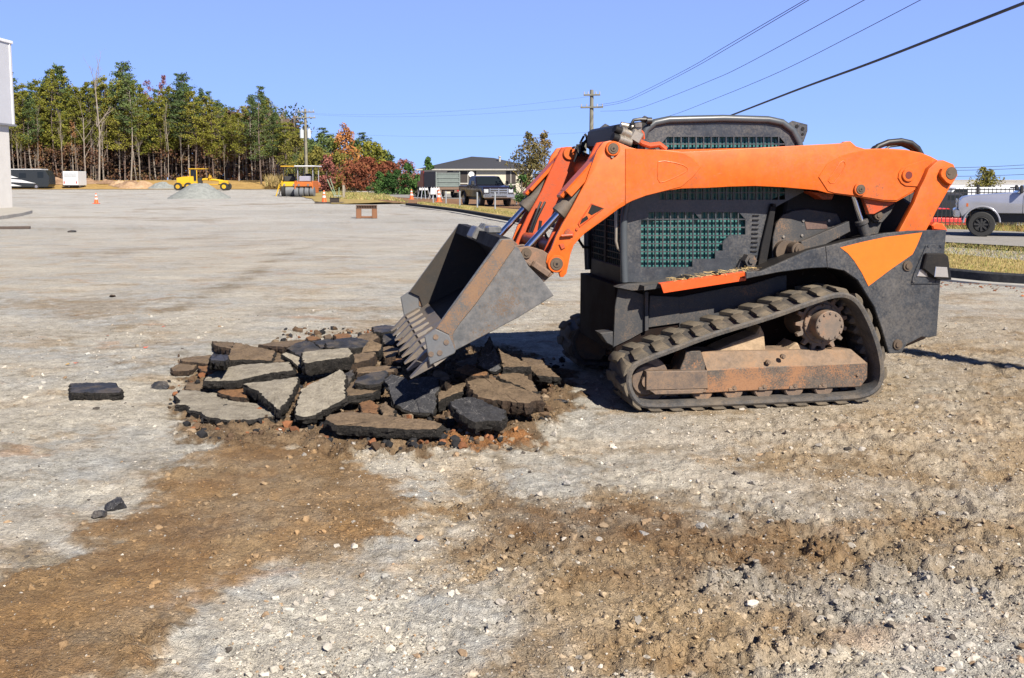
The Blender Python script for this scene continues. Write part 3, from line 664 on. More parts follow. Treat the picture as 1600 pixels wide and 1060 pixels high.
for u, vv in ((1224, 370), (1215, 388), (1253, 368), (1295, 345), (1255, 345)):
    c = M(u, vv, YC+.016); mb.cyl((c.x, YC+.010, c.z), (c.x, YC+.03, c.z), .010, n=8)
lp(mb, 'panel_bolt', COUPL, ep, split=True)
mb = MB()   # control link from the pivot boss to the boom
mb.prism(MXZ([(1250, 378), (1325, 346), (1327, 362), (1262, 396), (1250, 398)], YC-.08), YC-.10, YC-.05, .005); lp(mb, 'control_link', CHAR2)
c = M(1245.6, 390.5, YC-.1); mb = MB(); mb.cyl((c.x, YC-.12, c.z), (c.x, YC+.06, c.z), .052, .060, n=28, bev=.005); mb.cyl((c.x, YC-.135, c.z), (c.x, YC-.1, c.z), .032, n=20, bev=.004); mb.cyl((c.x, YC-.145, c.z), (c.x, YC-.13, c.z), .012, n=10)
mb.cyl((c.x-.05, YC-.03, c.z-.02), (c.x-.05, YC+.05, c.z-.02), .085, n=24); lp(mb, 'pivot_pin', PIN)
# hinge bar and louvres
mb = MB(); a, b = M(1209, 326, YC-.02), M(1190, 418, YC-.02)
mb.prism(MXZ([(1204, 322), (1212, 322), (1208, 350), (1196, 418), (1183, 418), (1190, 380)], YC-.02), YC-.03, YC+.02, .004); p = M(1208.5, 321, YC-.03); mb.cyl((p.x, YC-.05, p.z), (p.x, YC+.0, p.z), .013, n=12)
lp(mb, 'door_hinge', BLACK)
mb = MB()
for k in range(11):
    v_ = 337+k*7.0; p = M(1181-k*.4, v_, YC-.004); mb.box((p.x, YC-.006, p.z), (.050, .012, .010), None, .002)
for k in range(9):
    v_ = 357+k*6.6; p = M(1199-k*.6, v_, YC-.02); mb.box((p.x, YC-.02, p.z), (.035, .012, .008), None, .002)
lp(mb, 'louvre', BLACK, split=True)
mb = MB(); c = M(1170, 407, YC-.06); mb.cyl((c.x, YC-.10, c.z), (c.x, YC-.03, c.z), .048, .052, n=6, smooth=False); mb.cyl((c.x, YC-.115, c.z), (c.x, YC-.1, c.z), .024, n=6); mb.prism(MXZ([(1150, 422), (1158, 405), (1170, 398), (1182, 422)], YC-.03), YC-.04, YC, .004); lp(mb, 'filler_cap', CHAR2)
# --- cab
def pane_plate(outer, holes, y0, th, name, mat, parent):
    cu = bpy.data.curves.new('tmp', 'CURVE'); cu.dimensions = '2D'; cu.fill_mode = 'BOTH'; cu.extrude = th/2; cu.bevel_depth = .0015; cu.offset = -.0015; cu.bevel_resolution = 0
    for P in [outer]+holes:
        sp = cu.splines.new('POLY'); sp.points.add(len(P)-1); sp.use_cyclic_u = True
        for i, (a, b) in enumerate(P): sp.points[i].co = (a, b, 0, 1)
    t = bpy.data.objects.new('tmp', cu); col.objects.link(t); dg = bpy.context.evaluated_depsgraph_get(); me = bpy.data.meshes.new_from_object(t.evaluated_get(dg))
    bpy.data.objects.remove(t); bpy.data.curves.remove(cu)
    me.transform(Matrix(((1, 0, 0, 0), (0, 0, -1, y0+th/2), (0, 1, 0, 0), (0, 0, 0, 1)))); me.name = name
    me.materials.clear(); me.materials.append(mat)
    return link(name, me, parent)
cab_out = [(977, 441), (975, 332), (979, 322), (992, 290), (1003, 240), (1005, 215), (1012, 200), (1027, 192), (1130, 188), (1208, 191), (1228, 198), (1240, 210), (1250, 228), (1256, 300), (1215, 322), (1203, 330), (1190, 418), (1166, 424), (1100, 432), (1031, 441)]
def cell(cx_, cy_, w=37, h=37): return C1((cx_, cy_), (cx_+w, cy_), (cx_+w, cy_+h), (cx_, cy_+h))
WL = C1((656, 651), (1190, 651), (1229, 692), (1229, 783), (1139, 783), (1095, 826), (1095, 878), (1050, 878), (1050, 926), (916, 926), (916, 974), (612, 974), (612, 690), (656, 690))
WU = C1((765, 205), (1432, 205), (1464, 243), (1464, 577), (721, 577), (721, 255), (742, 235))
def keyhole(outer, hs):
    """outline with windows cut in, joined by a hair-wide slit"""
    P = list(outer)
    for h in hs:
        best = min(((i, j) for i in range(len(P)) for j in range(len(h))), key=lambda ij: (P[ij[0]][0]-h[ij[1]][0])**2+(P[ij[0]][1]-h[ij[1]][1])**2)
        i, j = best; P = P[:i+1]+h[j:]+h[:j+1]+P[i:]
    return P
def area2(P): return sum(P[i][0]*P[(i+1) % len(P)][1]-P[(i+1) % len(P)][0]*P[i][1] for i in range(len(P)))
def ori(P, s_): return P if area2(P)*s_ > 0 else P[::-1]
mb = MB(); mb.prism(keyhole(ori(MXZ(cab_out, YC), 1), [ori(MXZ(WL, YC), -1), ori(MXZ(WU, YC), -1)]), YC, YC+.02, 0)
mb.prism(MXZ(C1((922, 648), (966, 648), (966, 694)), YC), YC+.003, YC+.017, 0)
sp = lp(mb, 'cab_side', CHAR)
mb = MB()
def bar(x0, y0, x1, y1, dy=.0): P = MXZ(C1((x0, y0), (x1, y0), (x1, y1), (x0, y1)), YC); mb.prism(P, YC+.002+dy, YC+.018-dy, 0)
ext = {0: (694, 978), 1: (651, 978), 2: (651, 978), 3: (651, 978), 4: (651, 978), 5: (651, 978), 6: (651, 978), 7: (651, 928), 8: (651, 928), 9: (651, 928), 10: (651, 880), 11: (651, 800), 12: (651, 786), 13: (660, 786)}
for k in range(1, 14): x_ = 612+44.6*k-3.8; bar(x_-3.5, min(ext[k-1][0], ext[k][0]), x_+3.5, ext[k][1] if k > 0 else 978)
for y_, x0_, x1_ in ((690, 612, 1229), (738, 612, 1229), (786, 612, 1141), (834, 612, 1097), (881, 612, 1097), (929, 612, 1052)): bar(x0_, y_-1, x1_, y_+6.5, .002)
for k in range(0, 16): x_ = 765+44.4*k-4; bar(x_-3.5, 205 if k > 0 else 220, x_+3.5, 577)
for j in range(1, 8): bar(721, 205+48*j-10, 1464, 205+48*j-2, .002)
gr_ = lp(mb, 'window_grille', CHAR, sp)
sp2 = far_copy(sp, YF-YC-.02)
mb = MB(); mb.prism(MXZ([(994, 430), (990, 322), (1010, 240), (1020, 206), (1225, 206), (1244, 230), (1240, 300), (1180, 320), (1175, 410)], YC+.045), YC+.045, YC+.052, 0); gl = lp(mb, 'side_window', GLASS)
far_copy(gl, YF-YC-.095)
# tube frame round the top of each side
TB = [M(u, v_, YC-.005) for u, v_ in ((976, 441), (974.5, 400), (974.5, 345), (978, 322), (990, 290), (1001, 240), (1004, 216), (1010, 202), (1023, 192), (1045, 187.5), (1130, 185.5), (1200, 187.5), (1222, 192), (1238, 204), (1248, 222), (1254, 250))]
mb = MB(); mb.tube(TB, .028, 14); tf = lp(mb, 'cab_frame', worn('frame_grey', (.060, .070, .080), (.16, .14, .12), .15, .38, sc=4, bump=.0006)); far_copy(tf, YF-YC)
mb = MB(); rz_ = M(1130, 187, YC).z; x0, x1 = M(1030, 190, YC).x, M(1220, 190, YC).x
mb.bb(x0-.03, x1+.03, YC+.0, YF, rz_-.07, rz_-.005, .02)
mb.prism([(x1-.02, rz_-.02), (x1+.12, rz_-.12), (x1+.16, rz_-.34), (x1+.13, rz_-.34), (x1+.0, rz_-.08)], YC+.02, YF-.02, .004)
lp(mb, 'roof', CHAR)
mb = MB(); mb.prism(MXZ([(1228, 195), (1238, 189), (1261, 195), (1261, 205), (1255, 222), (1249, 226), (1240, 210)], YC-.0), YC-.01, YC+.01, .003)
for u, vv, r in ((1245, 197.5, .014), (1254, 201.5, .014), (1254, 210, .010)):
    c = M(u, vv, YC-.01); mb.cyl((c.x, YC-.014, c.z), (c.x, YC-.008, c.z), r, n=12, mat=1)
mb.prism(MXZ([(998, 188), (1007, 181), (1017, 186), (1012, 194)], YC), YC-.01, YC+.01, .002)
pre_ = set(col.objects); le = lp(mb, 'lifting_ear', [CHAR, BLACK], split=True)
for q_ in [q_ for q_ in col.objects if q_ not in pre_]: far_copy(q_, YF-YC)
# front frame, door and grille
fx = M(979, 380, YC).x; fz0 = M(979, 440, YC).z; fz1 = M(1004, 225, YC).z; fxt = M(1001, 240, YC).x
mb = MB()
dx = (fxt-fx)
mb.prism([(fx, fz0-.03), (fx+.06, fz0-.03), (fx+.06, 1.58), (fxt+.06, fz1), (fxt, fz1), (fx, 1.58)], YC+.02, YC+.09, .008)
mb.prism([(fx, fz0-.03), (fx+.06, fz0-.03), (fx+.06, 1.58), (fxt+.06, fz1), (fxt, fz1), (fx, 1.58)], YF-.09, YF-.02, .008)
mb.bb(fx-.01, fx+.05, YC+.09, YF-.09, fz0-.05, fz0+.10, .006)
mb.bb(fx+.0, fx+.05, YC+.09, YF-.09, 1.60, 1.66, .006)
ff = lp(mb, 'front_frame', BLACK)
mb = MB(); mb.bb(fx+.012, fx+.018, YC+.09, YF-.09, fz0+.1, 1.60); lp(mb, 'windscreen', GLASS, ff)
mb = MB()
for k in range(1, 17):
    y_ = YC+.09+(YF-YC-.18)*k/17; mb.bb(fx-.004, fx+.004, y_-.004, y_+.004, fz0+.1, 1.60)
for k in range(1, 13):
    z_ = fz0+.1+(1.6-fz0-.1)*k/13; mb.bb(fx-.0065, fx+.0015, YC+.09, YF-.09, z_-.004, z_+.004)
mb.bb(fx-.012, fx+.01, YC+.52, YC+.56, fz0+.1, 1.6, .003)
lp(mb, 'window_grille', BLACK, ff)
def handle(pts, r, mat, name='grab_handle'):
    mb = MB(); mb.tube(pts, r, 10); return lp(mb, name, mat)
handle([(fx-.02, YC+.05, 1.50), (fx-.06, YC+.03, 1.47), (fx-.075, YC+.02, 1.40), (fx-.075, YC+.02, 1.17), (fx-.06, YC+.02, 1.12), (fx-.01, YC+.02, 1.08)], .012, COUPL)
handle([(fx-.02, YF-.05, 1.36), (fx-.08, YF-.03, 1.34), (fx-.10, YF-.03, 1.28), (fx-.10, YF-.03, 1.12), (fx-.06, YF-.03, 1.06), (fx-.01, YF-.03, 1.06)], .012, BLACK)
# interior
mb = MB(); sx_ = fx+.62
mb.box((sx_, 1.02, fz0+.10), (.5, .52, .14), None, .04, seg=2); mb.box((sx_+.28, 1.02, fz0+.42), (.14, .5, .62), Matrix.Rotation(.18, 3, 'Y'), .05, seg=2)
mb.box((sx_-.05, .72, fz0+.26), (.36, .10, .10), None, .02); mb.box((sx_-.05, 1.32, fz0+.26), (.36, .10, .10), None, .02)
lp(mb, 'seat', SEATM)
mb = MB(); mb.bb(fx+1.02, fx+1.07, YC+.1, YF-.1, fz0, rz_-.1, .01, 0); mb.bb(fx+.05, fx+1.05, YC+.06, YF-.06, fz0-.03, fz0+.01, 0); lp(mb, 'cab_bulkhead', BLACK)
mb = MB()
for yy in (.76, 1.28): mb.tube([(fx+.32, yy, fz0), (fx+.30, yy, fz0+.35), (fx+.34, yy, fz0+.42)], .012, 8); mb.cyl((fx+.34, yy, fz0+.40), (fx+.35, yy, fz0+.52), .022, .028, n=12)
lp(mb, 'control_lever', BLACK, split=True)
# black visor box with lamps at the top of the cab front
mb = MB(); vz = M(985, 205, YC+.1).z
vx0 = M(975, 208, YC+.05).x
pr = [(vx0-.02, vz-.135), (vx0-.06, vz-.09), (vx0-.05, vz+.03), (vx0-.02, vz+.05), (x0-.02, rz_-.005), (x0+.02, rz_-.05), (x0-.02, vz-.15)]
mb.prism(pr, YC+.10, YF-.14, .025, seg=3); lp(mb, 'front_visor', plain('gloss_black', (.008, .008, .009), .5, 0, .2, spec=.25))
# hydraulic couplers
mb = MB()
def cp(u, v_, y): return M(u, v_, y)
a, b = cp(960, 201, .40), cp(987, 213, .43); mb.cyl(a, a.lerp(b, .35), .028, .030, n=16, mat=1); mb.cyl(a.lerp(b, .35), b, .036, .034, n=20, bev=.004); mb.cyl(a.lerp(b, .5), a.lerp(b, .6), .040, n=20)
a, b = cp(957, 214, .38), cp(985, 224, .41); mb.cyl(a, a.lerp(b, .3), .030, .032, n=16, mat=1); mb.cyl(a.lerp(b, .3), b, .036, .034, n=20, bev=.004); mb.cyl(a.lerp(b, .5), a.lerp(b, .6), .040, n=20)
a, b = cp(970, 195, .50), cp(988, 199, .50); mb.cyl(a, b, .022, n=14)
mb.box(cp(992, 214, .44), (.09, .10, .09), Matrix.Rotation(.5, 3, 'Y'), .012); mb.cyl(cp(998, 192, .44), cp(998, 212, .44), .022, n=12)
mb.cyl(cp(997, 193, .42), cp(997, 199, .42), .028, n=6)
lp(mb, 'hydraulic_coupler', [COUPL, BLACK])
mb = MB(); mb.tube([M(u, v_, .44) for u, v_ in ((996, 218), (1003, 224), (1015, 228), (1030, 226), (1040, 234))], .022, 10); mb.tube([M(u, v_, .44) for u, v_ in ((1000, 203), (1005, 208), (1006, 218))], .009, 8); lp(mb, 'coupler_pipe', ORANGE2)
mb = MB(); mb.tube([M(u, v_, .46) for u, v_ in ((987, 194), (990, 188), (1000, 186.5), (1014, 187))], .012, 8); mb.cyl(M(1010, 189, .46), M(1018, 189, .46), .024, n=14); lp(mb, 'hydraulic_hose', HOSE, split=True)
# --- boom arms (each made once, mirrored for the far side)
YA = .28; AW = .165
arm_out = C1((390, 235), (430, 227), (470, 234), (510, 250), (545, 266), (600, 279), (740, 281), (860, 293), (1000, 287), (1514, 259))[:-1]+[(1240, 228), (1300, 225), (1316, 224), (1320, 221.5), (1329, 221), (1338, 229), (1352, 233), (1384, 232), (1415, 234), (1440, 239), (1454, 244.5), (1470, 253), (1476, 275), (1438, 295), (1400.7, 315.8), (1379, 314.7), (1338, 308), (1293, 302), (1277, 297.7), (1225, 293), (1180, 291), (1140, 292), (1104, 294), (1064.6, 295)]+C1((760, 525), (700, 538), (640, 555), (560, 585), (480, 630), (400, 690), (330, 740), (280, 776), (255, 800), (215, 845), (195, 900), (183, 960), (172, 1012), (152, 1035), (135, 1035), (125, 1003), (100, 1003), (70, 990), (50, 945), (58, 905), (80, 870), (110, 790), (150, 715), (200, 630), (250, 535), (285, 470), (310, 395), (335, 330), (352, 285))
mid = MXZ([(1000, 236), (1120, 236), (1300, 226), (1440, 240), (1462, 255), (1462, 275), (1400, 313), (1290, 300), (1150, 290), (1064, 293), (1010, 304)], YA)
mb = MB(); mb.prism(MXZ(arm_out, YA), YA, YA+.035, .006, seg=2)
mb.prism(MXZ([(1010, 235), (1230, 230), (1329, 223), (1352, 235), (1440, 241), (1462, 252), (1462, 280), (1400.7, 313), (1338, 306), (1277, 296), (1180, 289.5), (1064.6, 293), (1009, 305), (975, 318), (970, 300), (1000, 262)], YA), YA+.035, YA+AW, .006)
arm = lp(mb, 'boom_arm', ORANGE)
mb = MB()   # inner fork plate of the nose
inner = MXZ(C1((390, 235), (430, 228), (520, 255), (600, 290), (640, 420), (560, 560), (400, 680), (255, 800), (195, 900), (172, 1012), (100, 1003), (50, 945), (80, 870), (150, 715), (250, 535), (310, 395)), YA)
mb.prism(inner, YA+AW+.02, YA+AW+.05, .005); lp(mb, 'fork_plate', ORANGE2, arm)
mb = MB()   # thicker skins welded on the outer face
mb.prism(MXZ(C1((560, 275), (740, 285), (870, 305), (920, 335), (965, 385), (920, 440), (850, 500), (760, 523), (640, 553), (560, 583), (518, 604), (518, 275)), YA), YA-.006, YA+.002, .003)
mb.prism(MXZ([(1278.5, 277), (1292, 256), (1311, 245), (1325, 240), (1352, 234.5), (1384, 234), (1415, 236), (1440, 241), (1454, 247), (1436, 293), (1400.7, 313.5), (1379, 313), (1338, 306.5), (1303, 302), (1293, 299)], YA), YA-.007, YA+.002, .003)
mb.prism(MXZ(C2((985, 400), (1000, 375), (1030, 352), (1180, 306), (1215, 300), (1195, 360), (1160, 440), (1138, 497), (1030, 490), (1000, 470), (980, 435)), YA), YA-.016, YA-.005, .003)
lp(mb, 'reinforcing_skin', ORANGE, arm, split=True)
def rim(pts, w, y0, y1):
    P = [Vector(p) for p in MXZ(pts, YA)]; mb = MB(); mb.tube([(p.x, y0, p.y) for p in P+[P[0]]], w, 8); return mb
mb = rim(C1((712, 352), (750, 348), (810, 358), (860, 372), (884, 388), (884, 405), (860, 420), (800, 450), (745, 472), (722, 474), (710, 455), (708, 400)), .0045, YA-.005, 0)
P = [Vector(p) for p in MXZ(C2((612, 322), (620, 345), (600, 390), (570, 430), (540, 470), (515, 470), (500, 455), (520, 420), (550, 380), (580, 330), (600, 318)), YA)]
mb.tube([(p.x, YA-.007, p.y) for p in P+[P[0]]], .004, 8)
lp(mb, 'pressed_rim', ORANGE, arm, split=True)
def boss(u, v_, y, r, proud=.03, name='pivot_pin', ring=ORANGE, parent=None, thru=None):
    c = M(u, v_, YA); mb = MB(); mb.cyl((c.x, y-proud, c.z), (c.x, thru or y+.02, c.z), r, r*1.03, n=32, bev=.004, mat=0); mb.cyl((c.x, y-proud-.006, c.z), (c.x, y, c.z), r*.74, n=28, bev=.003, mat=1); mb.cyl((c.x, y-proud-.011, c.z), (c.x, y, c.z), r*.42, n=20, bev=.003, mat=1); mb.cyl((c.x, y-proud-.013, c.z), (c.x, y, c.z), r*.14, n=10, mat=2)
    return lp(mb, name, [ring, PIN, BLACK], parent or arm)
boss(957, 232.5, YA, .052, .020, thru=YA+AW+.07); boss(869, 412.5, YA, .062, .012, thru=YA+AW+.08); boss(1342, 296, YA, .048, .026)
mb = MB(); c = M(1416.5, 274, YA); mb.cyl((c.x, YA-.030, c.z), (c.x, YA, c.z), .050, n=28, bev=.004); mb.cyl((c.x, YA-.0315, c.z), (c.x, YA-.02, c.z), .028, n=20, mat=1); lp(mb, 'pin_hole', [ORANGE, plain('dark_red_bore', (.12, .01, .006), .7)], arm)
# triangular cut-outs in the nose (dark recesses with raised webs)
mb = MB()
for t_ in (((320, 605), (386, 630), (320, 668), (298, 655)), ((292, 670), (300, 690), (248, 725), (262, 690))):
    mb.prism(MXZ(C1(*t_), YA), YA-.0025, YA+.001, 0)
P = [Vector(p) for p in MXZ(C1((318, 600), (390, 628), (300, 695), (248, 737), (240, 720), (262, 685)), YA)]
mb.tube([(p.x, YA-.001, p.y) for p in P+[P[0]]], .005, 6, mat=1)
lp(mb, 'nose_cutout', [BLACK, ORANGE2], arm)
mb = MB(); mb.prism(MXZ(C1((145, 800), (160, 760), (180, 745), (215, 770), (210, 795)), YA), YA-.014, YA, .004); mb.tube([M(*C1((140, 790))[0], YA-.02), M(*C1((205, 785))[0], YA-.02)], .010, 8)
mb.prism(MXZ(C1((125, 840), (150, 835), (162, 860), (140, 872)), YA), YA-.012, YA, .003); c = M(*C1((232, 750))[0], YA); mb.cyl((c.x, YA-.010, c.z), (c.x, YA, c.z), .010, n=10)
lp(mb, 'hose_clamp', ORANGE2, arm)
mb = MB(); c = M(*C1((440, 322))[0], YA); mb.cyl((c.x, YA-.012, c.z), (c.x, YA, c.z), .010, n=10); lp(mb, 'grease_nipple', COUPL, arm)
# rear lift link
LK = YE+.045
mb = MB(); mb.prism(MXZ([(1464, 252.4), (1474, 250.5), (1490, 257), (1495, 268), (1493.5, 277), (1483, 295.4), (1466, 325), (1447, 361), (1447, 368), (1400, 372), (1405, 361), (1429, 316), (1438, 293), (1445, 279.6), (1451.6, 263.8)], LK), LK, LK+.055, .006, seg=2)
lk = lp(mb, 'rear_link', ORANGE)
mb = MB(); mb.prism(MXZ(C2((1262, 400), (1275, 372), (1305, 355), (1345, 360), (1372, 385), (1380, 415), (1335, 485), (1300, 465), (1265, 425)), LK), LK-.035, LK+.002, .004); mb.cyl((M(1482, 271, LK).x, LK-.04, M(1482, 271, LK).z), (M(1482, 271, LK).x, LK-.02, M(1482, 271, LK).z), .047, n=28, bev=.003, mat=1); mb.cyl((M(1479, 269.5, LK).x, LK-.044, M(1479, 269.5, LK).z), (M(1479, 269.5, LK).x, LK-.02, M(1479, 269.5, LK).z), .018, n=16, mat=1)
lp(mb, 'link_boss', [ORANGE, PIN], lk)
# lift cylinder
mb = MB(); a, b = M(1335, 312, YA+.09), M(1352, 366, YA+.09); d = (b-a)
mb.cyl(a-d*.3, a+d*.62, .021, n=20, mat=0); lo_ = lp(mb, 'lift_cylinder_rod', CHROME); lo_['label'] = 'bright chrome lift rod'
mb = MB(); mb.cyl(a+d*.62, a+d*2.4, .040, n=24, bev=.006); mb.cyl(a+d*.60, a+d*.72, .050, n=24, bev=.005); lc = lp(mb, 'lift_cylinder', CHAR2)
mb = MB(); mb.prism(MXZ([(1350, 332), (1390, 322), (1397, 318), (1390, 332), (1376, 348), (1364, 347)], YA+.12), YA+.10, YA+.13, .004)
mb.prism(MXZ([(1360, 328), (1378, 340), (1368, 372), (1352, 372)], YA+.16), YA+.14, YA+.17, .004); bk = lp(mb, 'cylinder_bracket', CHAR2)
mb = MB(); mb.prism(MXZ([(1348, 309), (1387, 313), (1400, 316), (1365, 335), (1357, 335)], YA+.05), YA+.04, YA+.09, .004); rb = lp(mb, 'gusset', ORANGE2)
mb = MB(); c = M(1370, 337, YA+.1); mb.cyl((c.x, YA+.07, c.z), (c.x, YA+.16, c.z), .034, n=24, bev=.004); mb.cyl((c.x, YA+.062, c.z), (c.x, YA+.1, c.z), .018, n=16, bev=.003); pn = lp(mb, 'cylinder_pin', PIN)
# tilt cylinder with its guard
CYY = YA+.11
T0 = M(882.6, 242.4, W-CYY); T0 = Vector((T0.x+.05, CYY, T0.z-.02)); R0 = M(818, 394, CYY)
ax = (T0-R0); Jn = R0+ax*.40
mb = MB(); mb.cyl(Jn, T0, .050, n=26, bev=.006); mb.cyl(Jn-ax*.015, Jn+ax*.10, .058, n=26, bev=.006); mb.cyl((T0.x, CYY-.07, T0.z), (T0.x, CYY+.07, T0.z), .045, n=20, bev=.004)
tc_ = lp(mb, 'tilt_cylinder', CYLM)
mb = MB(); mb.cyl(R0, Jn, .026, n=22); mb.cyl((R0.x, CYY-.05, R0.z), (R0.x, CYY+.05, R0.z), .042, n=20, mat=1); lp(mb, 'cylinder_rod', [CHROME, PIN], tc_)
axn = ax.normalized(); pr_ = Vector((axn.z, 0, -axn.x)); pr_ = pr_ if pr_.x < 0 else -pr_
mb = MB(); g0 = Jn+ax*.13+pr_*.075; g1 = T0+pr_*.075+ax*.02; gm = (g0+g1)/2
rot = Matrix((pr_, Vector((0, 1, 0)), axn)).transposed()
mb.box(gm, (.03, .17, (g1-g0).length), rot, .006); mb.box(gm+Vector((0, -.085, 0))-pr_*.02, (.055, .012, (g1-g0).length), rot, .004)
mb.box(g0-axn*.02, (.03, .13, .06), rot, .01)
tg = lp(mb, 'cylinder_guard', ORANGE, tc_)
# far arm parts
for o in (arm, lk, lo_, lc, bk, rb, pn, tc_):
    c = far_copy(o, 0); c.scale = (1, -1, 1); c.location.y = W
mb = MB()   # cross tube between the arms and the hydraulic tangle on it
c = M(975, 262, YA); mb.cyl((c.x+.02, YA+AW, c.z), (c.x+.02, W-YA-AW, c.z), .07, n=20)
c = M(880, 392, YA); mb.cyl((c.x, YA+AW, c.z+.01), (c.x, W-YA-AW, c.z+.01), .055, n=20)
mb.cyl((M(1470, 270, LK).x, YA+.03, M(1470, 270, LK).z), (M(1470, 270, LK).x, W-YA-.03, M(1470, 270, LK).z), .04, n=18)
lp(mb, 'cross_tube', ORANGE2, split=True)
mb = MB(); yy = W-CYY-.17
for k in range(7):
    p0 = Jn+ax*(.55+.03*k); mb.tube([Vector((p0.x+.02+rng.uniform(-.03, .06), yy+rng.uniform(-.05, .05), p0.z+rng.uniform(.0, .12))) for _ in range(5)], .010, 6)
for k in range(2): mb.tube([(Jn.x+.10+.035*k, yy, Jn.z+.05), (Jn.x+.04+.02*k, yy-.04, Jn.z-.08), (Jn.x-.02+.02*k, yy, Jn.z-.26), (Jn.x+.0, yy, Jn.z-.40)], .010, 6)
mb.tube([M(845, 345, .9), M(840, 372, .9), M(842, 400, .9)], .012, 8); mb.tube([M(850, 362, .7), M(858, 380, .7), M(857, 395, .7), M(864, 385, .7)], .010, 8)
mb.cyl(M(843, 372, .9), M(843, 392, .9), .03, n=12)
lp(mb, 'hydraulic_hose', HOSE, split=True)
mb = MB(); A = [M(u, v_, YA+.12) for u, v_ in ((1362, 240), (1372, 229), (1388, 222.5), (1408, 220.5), (1424, 224), (1434, 232), (1440, 243))]; mb.tube(A, .022, 12); mb.tube([p+Vector((0, .05, -.012)) for p in A], .020, 12); mb.tube([M(u, v_, YA+.3) for u, v_ in ((1380, 236), (1390, 229), (1408, 227), (1425, 234))], .010, 8); lp(mb, 'boom_hose', HOSE, split=True)
mb = MB(); mb.prism(MXZ([(1449, 352), (1455, 347), (1466, 349), (1473, 358), (1473, 361), (1451, 359)], .34), .28, .42, .01); lp(mb, 'rear_bracket', rail)
mb = MB(); mb.prism(MXZ([(1260, 299), (1300, 303), (1296, 312), (1282, 312), (1272, 305)], .46), .42, .60, .006); lp(mb, 'cab_stop', ORANGE2)
# --- bucket
YB0, YB1 = -.06, W+.07
bk_out = MXZ(C5((520, 445), (575, 443), (585, 475), (600, 485), (640, 560), (700, 620), (748, 685), (600, 777), (325, 922), (300, 850), (245, 825)), YB0)
buck = empty('bucket'); bpy.data.objects.remove(buck)
sh = [Vector(p) for p in MXZ(C5((325, 922), (600, 777), (700, 716), (735, 690), (728, 660), (690, 612), (640, 555), (590, 478), (545, 455)), YB0)]
mb = MB()      # shell: floor, heel, back
th = .016
for i in range(len(sh)-1):
    a, b = sh[i], sh[i+1]; t = (b-a).normalized(); nn = Vector((t.y, -t.x)); 
    ctr = (sh[0]+sh[3]+sh[-1])/3
    if nn.dot(ctr-a) < 0: nn = -nn
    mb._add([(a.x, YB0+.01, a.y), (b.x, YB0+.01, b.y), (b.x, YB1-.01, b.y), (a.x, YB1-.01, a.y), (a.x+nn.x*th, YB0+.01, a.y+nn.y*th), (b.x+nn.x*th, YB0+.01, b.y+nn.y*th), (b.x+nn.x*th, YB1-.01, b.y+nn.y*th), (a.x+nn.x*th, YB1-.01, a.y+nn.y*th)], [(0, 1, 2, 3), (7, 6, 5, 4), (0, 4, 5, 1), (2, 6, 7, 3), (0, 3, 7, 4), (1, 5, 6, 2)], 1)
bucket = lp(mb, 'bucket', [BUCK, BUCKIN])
for o_ in (bucket,): pass
def side(y0, y1):
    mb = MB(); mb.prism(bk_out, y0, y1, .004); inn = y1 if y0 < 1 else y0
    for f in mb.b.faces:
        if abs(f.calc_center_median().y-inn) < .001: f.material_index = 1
    return lp(mb, 'bucket_side', [BUCK, worn('bucket_side_shaded', (.040, .038, .036), (.09, .065, .045), .5, .7, sc=4, bump=.002, spec=.12)], bucket)  # inner face coloured darker to stand for the shadow on it
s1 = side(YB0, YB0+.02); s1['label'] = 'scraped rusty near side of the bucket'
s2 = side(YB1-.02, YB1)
mb = MB()      # raised stiffener along the front edge and the cutter plates
st = MXZ(C5((528, 448), (572, 446), (583, 478), (560, 510), (500, 600), (420, 715), (350, 800), (318, 850), (330, 915), (300, 905), (300, 850), (247, 824)), YB0)
for y0, y1 in ((YB0-.012, YB0+.001), (YB1-.001, YB1+.012)): mb.prism(st, y0, y1, .004)
lp(mb, 'edge_stiffener', worn('stiffener_steel', (.12, .115, .11), (.26, .18, .11), .6, .45, metal=.3, rust=(.28, .15, .08), rustamt=.55, sc=4, bump=.002), bucket, split=True)
ct = MXZ(C5((197, 857), (245, 824), (300, 850), (330, 917), (325, 928), (220, 979)), YB0)
mb = MB()
for y0, y1 in ((YB0-.028, YB0-.006), (YB1+.006, YB1+.028)): mb.prism(ct, y0, y1, .006)
lp(mb, 'side_cutter', worn('cutter_steel', (.17, .18, .19), (.20, .15, .11), .5, .4, metal=.4, rust=(.25, .11, .06), rustamt=.15, sc=9, bump=.003), bucket, split=True)
mb = MB()
for u, vv in C5((245, 858), (262, 925), (225, 930), (290, 880)):
    c = M(u, vv, YB0); mb.cyl((c.x, YB0-.034, c.z), (c.x, YB0-.02, c.z), .018, n=14)
lp(mb, 'cutter_bolt', RUST, bucket, split=True)
lip = sh[0]; fd = (sh[0]-sh[1]).normalized()   # direction the floor points to
mb = MB(); la = lip+fd*.085; up_ = Vector((-fd.y, fd.x)); up_ = up_ if up_.y > 0 else -up_
mb.prism([(lip-fd*.06)[:], (la+up_*.004)[:], (la+up_*.012)[:], (lip-fd*.06+up_*.03)[:]], YB0+.005, YB1-.005, .003)
lp(mb, 'cutting_edge', TEETH, bucket)
tip = M(640.5, 590, YB0+.03); tipv = Vector((tip.x, tip.z)); td = (tipv-(lip+fd*.0)).normalized()
